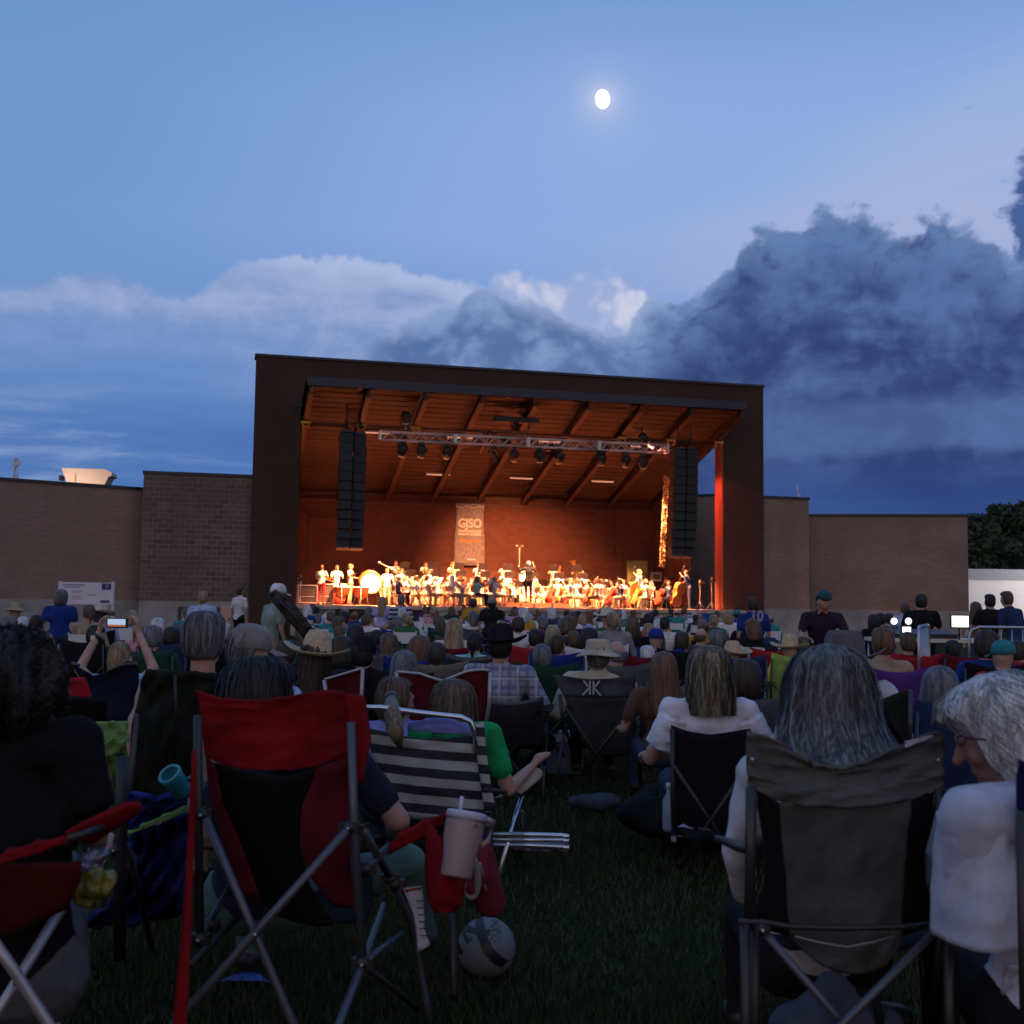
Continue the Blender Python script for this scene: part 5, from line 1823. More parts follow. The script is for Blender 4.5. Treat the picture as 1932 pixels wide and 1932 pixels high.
# violas/cellos right of the podium
pos = []
for r, (v, us) in enumerate(((-0.15, (13.5, 14.6, 15.7, 16.8)), (0.9, (13.1, 14.1, 15.1, 16.1, 17.2)), (2.1, (12.6, 13.6, 14.6, 15.6, 16.6)), (3.2, (12.3, 13.2, 14.2, 15.2, 16.2)), (3.95, (12.0, 12.9, 13.8, 14.7, 15.6, 16.6)))):
    for c_, u in enumerate(us): pos.append((u, v, r, c_, len(us)))
for i, (u, v, r, c_, n_) in enumerate(pos):
    u += rr.uniform(-.12, .12); v += rr.uniform(-.1, .1)
    f = face_to(u, v, 11.2, 0.2) + rr.uniform(-.2, .2)
    hs, hc, tp = HS[(i + 2) % 6], HC[(i * 2 + 3) % 7], (['white', 'white', 'navy', 'white', 'cream', 'white', 'aqua', 'white'] * 5)[i]
    cello = r < 2 or i % 2 == 0
    kd = 'cellist' if cello else 'violist'
    wh = '%s from left, %s right of podium' % (ordn[c_], ROWN[r])
    t, loc = musician(u, v, f, 'cello' if cello else 'violin', tp, BOT[(i + 1) % 6], hs, hc, mus_label(kd, hs, hc, tp, wh), i, fem=hs in ('long', 'bob', 'pony'))
    orch_chair(u, v, f, 'orchestra chair of the %s, %s' % (kd, wh))
    if cello:
        fiddle('cello', 'cello of the cellist %s' % wh, 'cello', 0.76, 0.44, 0.13, 0.45,
               place(loc, FA + f, (0.03, 0.52, 0.18), (0.0, 0.92, 0.38), (-0.10, -0.40, 0.95)), M_RED if i % 3 else M_WOOD2, 'cellos')
        bow(place(loc, FA + f, (0.30, 0.62, 0.58), (0, 0, 1), (-0.95, 0.1, 0.10)), 0.7, 'bow of the cellist %s' % wh, 'bows of the string players')
    else:
        fiddle('viola', 'viola of the player %s' % wh, 'viola', 0.41, 0.24, 0.05, 0.24,
               place(loc, FA + f, (-0.06, 0.10, 1.02), (-0.15, 0.35, 0.9), (-0.45, 0.85, 0.02)), M_WOOD, 'violins and violas')
        bow(place(loc, FA + f, (0.22, 0.36, 1.02), (0, 0, 1), (-0.85, -0.1, 0.25)), 0.7, 'bow of the violist %s' % wh, 'bows of the string players')
    if c_ % 2 == 0 and r > 0:
        du, dv = cos(f + pi / 2) * 0.85, sin(f + pi / 2) * 0.85
        music_stand(u + du, v + dv, f, 'music stand of the %s %s' % (kd, wh))


def tube_instrument(name, label, cat, M, kind, group):
    t = thing(name, label, cat, (0, 0, 0), 0, group)
    t.matrix_world = M
    if name not in HMESH:
        ms = []
        if kind == 'flute':
            mb = MB(); mb.tube([(-0.52, 0, 0), (0.13, 0, 0)], 0.012, n=8); ms.append(('tube', mb.build('tube', M_SILV, t).data))
            mb = MB()
            for k in range(8): mb.sphere((-0.40 + k * 0.045, 0, 0.014), (0.012, 0.010, 0.006), n=6, m=4)
            ms.append(('keys', mb.build('keys', M_SILV, t).data))
        elif kind == 'clarinet':
            mb = MB(); mb.lathe((0, 0, 0), [(0.008, 0.0), (0.013, 0.08), (0.014, 0.5), (0.018, 0.60), (0.034, 0.66)], n=10); ms.append(('tube', mb.build('tube', M_EBON, t).data))
            mb = MB()
            for k in range(8): mb.sphere((0, 0.016, 0.14 + k * 0.05), (0.010, 0.006, 0.010), n=6, m=4)
            ms.append(('keys', mb.build('keys', M_SILV, t).data))
        elif kind == 'bassoon':
            mb = MB(); mb.tube([(0, 0, -0.55), (0, 0, 0.75)], 0.03, rs=[0.034, 0.026], n=8); ms.append(('tube', mb.build('tube', M_RED, t).data))
            mb = MB(); mb.tube([(0, 0, 0.4), (0.02, -0.12, 0.44), (0.03, -0.22, 0.36)], 0.006, n=5); ms.append(('crook', mb.build('crook', M_SILV, t).data))
        elif kind == 'trumpet':
            mb = MB(); mb.lathe((0, 0, 0), [(0.010, 0.0), (0.010, 0.34), (0.022, 0.42), (0.062, 0.49)], n=12); ms.append(('bell', mb.build('bell', M_BRASS, t).data))
            mb = MB(); mb.tube([(0, 0, 0.36), (0, -0.09, 0.33), (0, -0.09, 0.10), (0, 0, 0.07)], 0.009, n=6)
            for k in range(3): mb.tube([(0, -0.13, 0.18 + k * 0.03), (0, 0.04, 0.18 + k * 0.03)], 0.012, n=6)
            ms.append(('valves', mb.build('valves', M_BRASS, t).data))
        elif kind == 'trombone':
            mb = MB(); mb.lathe((0, 0, -0.35), [(0.010, 0.0), (0.012, 0.40), (0.03, 0.56), (0.10, 0.68)], n=14); ms.append(('bell', mb.build('bell', M_BRASS, t).data))
            mb = MB(); mb.tube([(0.10, 0, -0.05), (0.10, 0, 0.80), (0.10, -0.08, 0.84), (0.10, -0.08, 0.0)], 0.010, n=6); ms.append(('slide', mb.build('slide', M_SILV, t).data))
        elif kind == 'horn':
            mb = MB()
            pts = [(0.13 * cos(a * 0.4), 0.02 * a * 0.1, 0.13 * sin(a * 0.4)) for a in range(32)]
            mb.tube(pts, 0.010, n=6); ms.append(('coil', mb.build('coil', M_BRASS, t).data))
            mb = MB(); mb.lathe((0.12, 0, 0), [(0.014, 0.10), (0.02, -0.05), (0.05, -0.18), (0.15, -0.28)], n=16); ms.append(('bell', mb.build('bell', M_BRASS, t).data))
        elif kind == 'tuba':
            mb = MB(); mb.lathe((0, 0, 0), [(0.06, -0.2), (0.09, 0.0), (0.11, 0.3), (0.14, 0.48), (0.24, 0.60)], n=18); ms.append(('bell', mb.build('bell', M_BRASS, t).data))
            mb = MB(); mb.tube([(0.0, 0, -0.2), (-0.08, 0, -0.34), (-0.22, 0, -0.28), (-0.25, 0, 0.0), (-0.22, 0, 0.2), (-0.10, 0, 0.24)], 0.04, n=8)
            mb.tube([(-0.12, 0.05, 0.1), (-0.12, 0.05, -0.15)], 0.03, n=6); ms.append(('tubing', mb.build('tubing', M_BRASS, t).data))
        HMESH[name] = ms
    else:
        for nm, me in HMESH[name]: link(nm, me, t)
    return t


# winds and brass on risers behind, facing the podium
M_RISER = mat('riser_carpet', (0.22, 0.13, 0.09), 0.9)
for k, (a, b, v0, v1, z) in enumerate(((6.3, 16.4, 4.3, 5.5, 0.40), (6.0, 16.8, 5.52, 6.9, 0.80))):
    t = thing('riser', ['low front riser under the woodwind row', 'higher rear riser under the brass row'][k], 'riser', on_stage(a, v0), FA, 'orchestra risers')
    mb = MB(); mb.box(((b - a) / 2, (v1 - v0) / 2, z / 2 - .002), (b - a, v1 - v0, z - 0.004)); mb.build('platform', M_RISER, t)
    mb = MB(); mb.box(((b - a) / 2, -0.012, z - 0.02), (b - a, 0.02, 0.03)); mb.build('edge_strip', M_CHL, t)
winds = [('flute', 'flautist'), ('flute', 'flautist'), ('clarinet', 'clarinettist'), ('clarinet', 'clarinettist'), ('clarinet', 'oboist'), ('bassoon', 'bassoonist'), ('bassoon', 'bassoonist'), ('clarinet', 'oboist')]
for i, (ins, who) in enumerate(winds):
    u = 6.9 + i * 1.24 + rr.uniform(-.1, .1); v = 4.85; f = face_to(u, v, 11.72, -2) * 0.8 + pi * 0.2 * (1 if face_to(u, v, 11.72, -2) > 0 else -1)
    f = face_to(u, v, 11.72, -3.0)
    hs, hc, tp = HS[(i + 1) % 6], HC[(i * 5) % 7], ['white', 'white', 'aqua', 'white', 'white', 'pink', 'white', 'cream'][i]
    wh = '%s from left, woodwind row' % ordn[i]
    t, loc = musician(u, v, f, 'wind', tp, BOT[i % 6], hs, hc, mus_label(who, hs, hc, tp, wh), i, riser=0.40, fem=hs in ('long', 'bob', 'pony'))
    orch_chair(u, v, f, 'orchestra chair under the %s, %s' % (who, wh)).location.z += 0.40
    nm = {'oboist': 'oboe'}.get(who, ins)
    if ins == 'flute': M = place(loc, FA + f, (0.05, 0.14, 1.14), (0, 0, 1), (0, 1, 0))
    elif ins == 'bassoon': M = place(loc, FA + f, (0.12, 0.26, 0.85), (-0.3, -0.1, 0.95), (0, 1, 0))
    else: M = place(loc, FA + f, (0.0, 0.13, 1.10), (0, 0.55, -0.8), (0, 1, 0.4))
    tube_instrument(nm, '%s of the musician %s' % (nm, wh), nm, M, ins, 'woodwind instruments')
    music_stand(u + cos(f + pi / 2) * .6, v + sin(f + pi / 2) * .6 - 0.25, f, 'music stand before the %s, %s' % (who, wh)).location.z += 0.40
brs = [('horn', 'horn player'), ('horn', 'horn player'), ('horn', 'horn player'), ('trumpet', 'trumpeter'), ('trumpet', 'trumpeter'), ('trombone', 'trombonist'), ('trombone', 'trombonist'), ('tuba', 'tuba player')]
for i, (ins, who) in enumerate(brs):
    u = 6.9 + i * 1.28 + rr.uniform(-.1, .1); v = 6.2
    f = face_to(u, v, 11.72, -5.0)
    hs, hc, tp = HS[(i * 5 + 3) % 6], HC[(i * 4 + 2) % 7], ['white', 'aqua', 'white', 'white', 'cream', 'white', 'white', 'white'][i]
    wh = '%s from left, brass row' % ordn[i]
    t, loc = musician(u, v, f, 'brass', tp, BOT[(i + 3) % 6], hs, hc, mus_label(who, hs, hc, tp, wh), i, riser=0.80, fem=hs in ('long', 'bob', 'pony'))
    orch_chair(u, v, f, 'orchestra chair under the %s, %s' % (who, wh)).location.z += 0.80
    M = {'horn': place(loc, FA + f, (0.08, 0.28, 0.92), (0, -0.4, 0.9), (0, 1, 0)), 'trumpet': place(loc, FA + f, (0, 0.14, 1.10), (0, 0.97, -0.15), (0, 0, 1)),
         'trombone': place(loc, FA + f, (-0.06, 0.16, 1.10), (0, 0.93, -0.25), (0, 0, 1)), 'tuba': place(loc, FA + f, (0.10, 0.24, 0.92), (0.22, 0.05, 0.97), (0, 1, 0))}[ins]
    tube_instrument(ins, '%s of the musician %s' % (ins, wh), ins, M, ins, 'brass instruments')
    music_stand(u + cos(f + pi / 2) * .8, v + sin(f + pi / 2) * .8 + 0.05, f, 'music stand before the %s, %s' % (who, wh)).location.z += 0.80

# conductor on the podium
t = thing('podium', 'low orange-lit carpeted podium under the conductor', 'podium', on_stage(11.72, 0.25), FA)
mb = MB(); mb.box((0, 0, 0.10), (3.3, 1.25, 0.19)); mb.build('platform', mat('podium_wood', (0.50, 0.24, 0.12), 0.7), t)
mb = MB()
for x in (-1.2, -0.5, 0.1, 0.9): mb.box((x, -0.63, 0.12), (0.07, 0.012, 0.07))
mb.build('vent_slot', M_BLACK, t)
ct, ch, cR = person('conductor in dark navy suit with white hair and raised arms, back to the audience', on_stage(11.72, 0.25, 0.195), FA, ('cond',),
                    lambda: standing(1.80, 0.02, 'conduct', sleeve='long', bulk=1.05), [SKINS[2], fab('suit_navy', (0.010, 0.013, 0.020)), SHIRTS['black'], SHOE],
                    'short', 'white', group=MG, vox=0.02)
t = thing('baton', 'thin white baton in the conductor\'s right hand', 'baton', (0, 0, 0), 0)
t.matrix_world = place(on_stage(11.72, 0.25, 0.195), FA, (0.36, 0.46, 1.53), (0, 0.6, 0.6), (0, 1, 0))
mb = MB(); mb.tube([(0, 0, 0), (0, 0, 0.40)], 0.004, n=5); mb.build('stick', SHOEW, t)
mb = MB(); mb.sphere((0, 0, 0), (0.012, 0.012, 0.02), n=8, m=6); mb.build('grip', M_WOOD, t)
music_stand(11.72, 0.95, 0, 'conductor\'s music stand on the podium', ).location.z += 0.195
t = thing('overhead_microphone', 'tall thin microphone stand with two small heads above the conductor', 'microphone', on_stage(11.55, 1.25), FA)
mb = MB(); mb.tube([(0, 0, 0), (0, 0, 2.62)], 0.012, n=5); mb.build('pole', M_BLACK, t)
mb = MB(); mb.tube([(-0.14, 0, 2.60), (0.14, 0, 2.62)], 0.010, n=5); mb.build('bar', M_BLACK, t)
for sx in (-1, 1):
    mb = MB(); mb.sphere((sx * 0.13, -0.02, 2.66), (0.045, 0.05, 0.065), n=8, m=6); mb.build('microphone_head', M_BLACK, t)

# pianist at an electric piano, left front
kp = (6.0, -0.35)
f = radians(-78)
t, loc = musician(kp[0], kp[1], f, 'keys', 'navy', 'black', 'short', 'white', 'seated keyboard player in navy jacket in profile, left front of the stage', 3)
orch_chair(kp[0], kp[1], f, 'orchestra chair under the keyboard player')
t = thing('electric_piano', 'slim white electric piano in front of the navy-clad player', 'keyboard', on_stage(kp[0] + 0.52, kp[1] + 0.08), FA + f)
mb = MB(); mb.box((0, 0.05, 0.74), (1.30, 0.30, 0.09)); mb.build('case', mat('piano_case', (0.55, 0.52, 0.50), 0.4), t)
mb = MB(); mb.box((0, -0.03, 0.79), (1.22, 0.13, 0.012)); mb.build('keys', SHOEW, t)
for sx in (-1, 1):
    mb = MB(); mb.tube([(sx * 0.5, -0.2, 0.01), (sx * 0.5, 0.25, 0.69)], 0.016, n=6); mb.tube([(sx * 0.5, 0.3, 0.01), (sx * 0.5, -0.1, 0.69)], 0.016, n=6); mb.build('stand_leg', M_BLACK, t)
music_stand(kp[0] + 1.4, kp[1] + 0.2, f, 'music stand just right of the electric piano')

# percussion, left back
def stander(u, v, face, arms, shirt, trous, hair, hc, label, Ht=1.72, lean=0.0, key=None, riser=0.0, skin=0):
    return person(label, on_stage(u, v, riser), FA + face, key or ('st', arms, lean, Ht), lambda: standing(Ht, lean, arms, sleeve='short'),
                  [SKINS[skin], SHIRTS[shirt], SHIRTS[trous], SHOE], hair, hc, group=MG, vox=0.024, smooth=4)


stander(3.0, 1.6, radians(-25), 'work', 'aqua', 'red', 'short', 'dark brown', 'standing percussionist in aqua top and red trousers at the left edge of the stage', 1.68)
stander(4.4, 3.4, radians(-120), 'work', 'white', 'khaki', 'full', 'blonde', 'standing percussionist in white shirt beating the bass drum', 1.8)
stander(6.1, 3.9, radians(180), 'work', 'aqua', 'tan', 'short', 'blonde', 'standing percussionist in aqua top right of the bass drum', 1.66)
stander(3.9, 4.4, radians(180), 'work', 'white', 'black', 'short', 'grey', 'standing percussionist in white shirt behind the drum kit', 1.78)
# bass drum, tilted on a stand
t = thing('bass_drum', 'big white concert bass drum glowing in the stage light', 'drum', on_stage(5.25, 3.0), FA)
ax = Matrix.Rotation(radians(90 + 8), 3, 'X')
cc_ = Vector((0, 0, 1.02))
mb = MB(); mb.lathe(cc_, [(0.46, -0.22), (0.47, -0.20), (0.47, 0.20), (0.46, 0.22)], ax=ax, n=32); mb.build('shell', M_WOOD2, t)
for s_ in (-1, 1):
    mb = MB(); mb.lathe(cc_, [(0.0, s_ * 0.212), (0.44, s_ * 0.210)], ax=ax, n=32); mb.build('drum_head', mat('drum_skin', (0.85, 0.83, 0.78), 0.6), t)
    mb = MB(); mb.lathe(cc_, [(0.44, s_ * 0.20), (0.50, s_ * 0.20), (0.50, s_ * 0.235), (0.44, s_ * 0.235), (0.44, s_ * 0.20)], ax=ax, n=32); mb.build('hoop', M_WOOD, t)
for sx in (-1, 1):
    mb = MB(); mb.tube([(sx * 0.5, -0.3, 0.0), (sx * 0.42, 0, 0.75), (sx * 0.5, 0.3, 0.0)], 0.018, n=6); mb.build('stand_leg', M_CHL, t)


def kettledrum(u, v, label):
    t = thing('timpani', label, 'drum', on_stage(u, v), FA, 'copper kettledrums')
    mb = MB(); mb.lathe((0, 0, 0), [(0.06, 0.24), (0.22, 0.34), (0.33, 0.52), (0.36, 0.78)], n=24); mb.build('bowl', mat('copper', (0.75, 0.30, 0.14), 0.25, 0.9), t)
    mb = MB(); mb.lathe((0, 0, 0), [(0.0, 0.795), (0.365, 0.79), (0.375, 0.76), (0.36, 0.75)], n=24); mb.build('drum_head', MATS['drum_skin'], t)
    for a in (0.4, 2.5, 4.6):
        mb = MB(); mb.tube([(0.37 * cos(a), 0.37 * sin(a), 0.74), (0.30 * cos(a), 0.30 * sin(a), 0.30), (0.38 * cos(a), 0.38 * sin(a), 0.0)], 0.014, n=6); mb.build('leg', M_CHL, t)


kettledrum(3.9, 1.9, 'left copper kettledrum in front of the drum kit')
kettledrum(4.7, 1.7, 'right copper kettledrum in front of the big bass drum')
# drum kit: cymbals, snare, toms
t = thing('drum_kit', 'drum kit with tilted cymbals between percussionists at the left', 'drum kit', on_stage(3.9, 3.3), FA)
mb = MB(); mb.lathe((0, 0, 0.3), [(0.0, -0.2), (0.27, -0.2), (0.28, 0.2), (0.0, 0.2)], ax=Matrix.Rotation(pi / 2, 3, 'X'), n=20); mb.build('kick_drum', M_RED, t)
for x, y, z, r in ((-0.45, 0.1, 0.62, 0.18), (0.2, -0.1, 0.85, 0.15), (-0.15, -0.1, 0.85, 0.14)):
    mb = MB(); mb.lathe((x, y, z), [(0.0, -0.08), (r, -0.08), (r, 0.08), (0, 0.082)], n=16); d_ = mb.build('drum', SHOEW, t)
for x, y, z, a in ((-0.65, 0.0, 1.20, 0.35), (0.55, 0.0, 1.28, -0.4), (-0.30, 0.3, 1.05, 0.1)):
    mb = MB(); mb.lathe((x, y, z), [(0.0, 0.03), (0.06, 0.012), (0.24, 0.0), (0.24, -0.004), (0, 0.0)], ax=Matrix.Rotation(a, 3, 'X') @ Matrix.Rotation(a, 3, 'Y'), n=20)
    mb.build('cymbal', M_BRASS, t)
    mb = MB(); mb.tube([(x, y, z), (x, y, 0.0)], 0.012, n=5); mb.build('cymbal_stand', M_CHL, t)
# boom microphone over the percussion
t = thing('boom_microphone', 'boom microphone slanting up above the percussion', 'microphone', on_stage(6.35, 2.6), FA)
mb = MB(); mb.tube([(0, 0, 0), (0, 0, 1.5)], 0.012, n=5); mb.build('pole', M_BLACK, t)
mb = MB(); mb.tube([(0.35, 0, 1.35), (-0.75, 0, 1.85)], 0.011, n=5); mb.build('boom', M_CHL, t)
mb = MB(); mb.sphere((-0.78, 0, 1.87), (0.06, 0.05, 0.045), n=8, m=6); mb.build('microphone_head', M_CHL, t)
mb = MB()
for a in (0, 2.1, 4.2): mb.tube([(0, 0, 0.12), (0.3 * cos(a), 0.3 * sin(a), 0.01)], 0.011, n=5)
mb.build('tripod', M_BLACK, t)

# flight cases at the left edge
M_CASE = mat('case_black', (0.03, 0.028, 0.028), 0.6)
for k, (u, v, w_, h_, lab) in enumerate(((1.9 + 0.6, 1.2, 0.78, 0.72, 'black flight case with silver edges at the far left of the stage'), (3.35, 2.4, 0.62, 0.80, 'second black flight case half hidden behind the percussionist'))):
    t = thing('flight_case', lab, 'flight case', on_stage(u - 0.1, v), FA)
    mb = MB(); mb.box((0, 0, h_ / 2 + 0.08), (w_, 0.6, h_)); mb.build('body', M_CASE, t)
    mb = MB()
    for sx in (-1, 1):
        for sy in (-1, 1): mb.box((sx * w_ / 2, sy * 0.3, h_ / 2 + 0.08), (0.045, 0.045, h_ + 0.02))
        for z in (0.08, h_ + 0.08): mb.box((sx * w_ / 2, 0, z), (0.045, 0.6, 0.045))
    for z in (0.08, h_ + 0.08):
        for sy in (-1, 1): mb.box((0, sy * 0.3, z), (w_, 0.045, 0.045))
    mb.build('edge_trim', M_CHL, t)
    mb = MB(); mb.box((0, -0.31, h_ * 0.35 + 0.08), (w_ * 0.6, 0.012, 0.03)); mb.build('latch', M_CHL, t)
    for sx in (-1, 1):
        mb = MB(); mb.lathe((sx * w_ * 0.38, -0.2, 0.04), [(0.0, -0.02), (0.04, -0.02), (0.04, 0.02), (0, 0.02)], ax=Matrix.Rotation(pi / 2, 3, 'Y'), n=10); mb.build('castor', M_BLACK, t)
for k, (u, v, lab) in enumerate(((1.95, 0.3, 'bare microphone stand at the extreme left of the stage'), (2.1, 0.9, 'folded stand beside the flight case'), (19.9, 0.9, 'tall stand at the right edge of the stage'), (20.3, 0.5, 'thin stand next to the red-lit jamb'))):
    t = thing('stand', lab, 'stand', on_stage(u, v), FA)
    mb = MB(); mb.tube([(0, 0, 0.1), (0, 0, 1.1 + 0.12 * k)], 0.015, n=6); mb.build('pole', M_CHL, t)
    mb = MB()
    for a in (0.3, 2.4, 4.5): mb.tube([(0, 0, 0.35), (0.28 * cos(a), 0.28 * sin(a), 0.01)], 0.012, n=5)
    mb.build('tripod', M_CHL, t)
    mb = MB(); mb.box((0.05, 0, 1.0 + 0.1 * k), (0.28, 0.05, 0.08)); mb.build('holder', M_BLACK, t)

# double basses, right
for k, (u, v, hs, hc, tp, tr, lab) in enumerate(((19.15, 0.3, 'short', 'brown', 'navy', 'denim', 'double bass player in navy top leaning over the orange bass at the right edge'),
                                               (17.7, 2.6, 'full', 'blonde', 'white', 'black', 'second double bass player in white shirt further back'))):
    f = radians(62) if k == 0 else radians(80)
    t, h, R = stander(u, v, f, 'bass', tp, tr, hs, hc, lab, 1.78, 0.22 if k == 0 else 0.1)
    loc = on_stage(u, v)
    fiddle('double_bass', ['large orange double bass tilted at the right end of the orchestra', 'second double bass standing behind the cellos'][k], 'double bass', 1.10, 0.66, 0.20, 0.70,
           place(loc, FA + f, (-0.02, 0.62, 0.12), (0.55, 0.80, 0.22), (0.0, -0.35, 0.93)), M_WOOD2, 'double basses')
    bow(place(loc, FA + f, (0.30, 0.55, 0.85), (0, 0, 1), (-0.95, 0.2, 0.05)), 0.7, 'bow of the %s double bass player' % ['right-hand', 'rear'][k], 'bows of the string players')
# three more players in the right wing of the orchestra
for k, (u, v) in enumerate(((18.3, 0.7), (18.5, 3.4), (17.2, 4.4))):
    f = face_to(u, v, 11, 0)
    hs, hc, tp = ['pony', 'bob', 'short'][k], ['black', 'grey', 'brown'][k], ['navy', 'white', 'white'][k]
    wh = ['at the right end beside the large double bass', 'behind the double bass', 'at the right end of the woodwind row'][k]
    t, loc = musician(u, v, f, 'cello' if k == 0 else 'violin', tp, 'black', hs, hc, mus_label('string player', hs, hc, tp, wh), k, fem=True)
    orch_chair(u, v, f, 'orchestra chair %s' % wh)
    if k == 0:
        fiddle('cello', 'cello of the player seated %s' % wh, 'cello', 0.76, 0.44, 0.13, 0.45, place(loc, FA + f, (0.03, 0.52, 0.18), (0.0, 0.92, 0.38), (-0.10, -0.40, 0.95)), M_RED, 'cellos')
    else:
        fiddle('viola', 'viola of the player seated %s' % wh, 'viola', 0.41, 0.24, 0.05, 0.24, place(loc, FA + f, (-0.06, 0.10, 1.02), (-0.15, 0.35, 0.9), (-0.45, 0.85, 0.02)), M_WOOD, 'violins and violas')
# green-grey amplifier rack / screen at the right
t = thing('acoustic_screen', 'olive green rectangular screen standing behind the right players', 'screen', on_stage(18.6, 5.6), FA)
mb = MB(); mb.box((0, 0, 1.35), (1.05, 0.12, 1.95)); mb.build('panel', fab('olive', (0.13, 0.15, 0.06)), t)
mb = MB()
for sx in (-1, 1): mb.box((sx * 0.45, 0, 0.19), (0.06, 0.5, 0.38))
mb.build('foot', M_BLACK, t)
t = thing('amplifier', 'small grey amplifier on a stand behind the double bass', 'amplifier', on_stage(19.4, 5.2), FA)
mb = MB(); mb.box((0, 0, 1.55), (0.50, 0.3, 0.42)); mb.build('cabinet', mat('amp_grey', (0.25, 0.2, 0.18), 0.6), t)
mb = MB(); mb.box((0, -0.16, 1.55), (0.36, 0.01, 0.26)); mb.build('grille', M_BLACK, t)
mb = MB(); mb.tube([(0, 0, 0), (0, 0, 1.34)], 0.03, n=8); mb.build('pole', M_BLACK, t)

# -------- banners fixed to the stage front
def front_panel(u0, u1, z0, z1, m, name, label, cat):
    t = thing(name, label, cat, S(0, 0, 0), FA)
    mb = MB(); mb.box(((u0 + u1) / 2, -1.245, (z0 + z1) / 2), (u1 - u0, 0.012, z1 - z0)); mb.build('panel', m, t)
    return t


t = front_panel(3.35, 6.9, 0.10, 1.08, fab('banner_brown', (0.050, 0.032, 0.030)), 'stage_front_banner', 'dark brown banner with faded gold emblem and lettering on the stage front', 'banner')
MG_ = mat('print_gold', (0.30, 0.20, 0.06), 0.7)
mb = MB(); mb.lathe((5.0, -1.256, 0.86), [(0.0, 0.0), (0.15, 0.0), (0.15, 0.004), (0, 0.004)], ax=Matrix.Rotation(pi / 2, 3, 'X'), n=20); mb.build('emblem', MG_, t)
text('lettering', 'WESTERN', 0.30, mat('print_gold_dim', (0.13, 0.09, 0.04), 0.8), t, (5.0, -1.257, 0.58), rot, 2.2)
mb = MB(); mb.box((2.55, -1.245, 0.72), (0.40, 0.012, 0.62)); w_ = thing('notice_sheet', 'small pale notice sheet on the left of the stage front', 'sign', S(0, 0, 0), FA); mb.build('sheet', mat('notice_white', (0.65, 0.66, 0.75), 0.7), w_)
mb = MB()
for k in range(6): mb.box((2.55 - 0.02 * (k % 2), -1.254, 0.95 - k * 0.07), (0.28 - 0.04 * (k % 3), 0.004, 0.018))
mb.build('printed_lines', mat('print_grey', (0.25, 0.25, 0.33), 0.8), w_)
t = front_panel(17.75, 19.75, 0.32, 1.10, fab('banner_blue', (0.025, 0.085, 0.33)), 'stage_front_banner', 'blue banner with white bank lettering on the right of the stage front', 'banner')
text('lettering', 'Bank', 0.30, MW, t, (18.6, -1.257, 0.94), rot, 0.85, bold=0.01)
mb = MB(); mb.box((18.05, -1.257, 0.94), (0.12, 0.006, 0.16)); mb.build('logo_mark', mat('print_red', (0.5, 0.10, 0.15), 0.7), t)

# ============================================================ AUDIENCE
M_POLE = mat('chair_pole_dark', (0.05, 0.055, 0.065), 0.4, 0.5)
M_POLEL = mat('chair_pole_light', (0.42, 0.43, 0.45), 0.3, 0.8)
M_HUB = mat('black_plastic', (0.012, 0.012, 0.013), 0.45)
SHIRTS['chair grey'] = fab('chair_grey', (0.085, 0.085, 0.09)); SHIRTS['chair beige'] = fab('chair_beige', (0.17, 0.145, 0.115))
CHC = {'navy': 'navy', 'maroon': 'maroon', 'dark green': 'dark green', 'black': 'black', 'grey': 'chair grey', 'blue': 'royal blue', 'red': 'red', 'lime': 'lime', 'teal': 'teal', 'beige': 'chair beige',
       'sky blue': 'sky', 'purple': 'purple', 'white': 'white'}


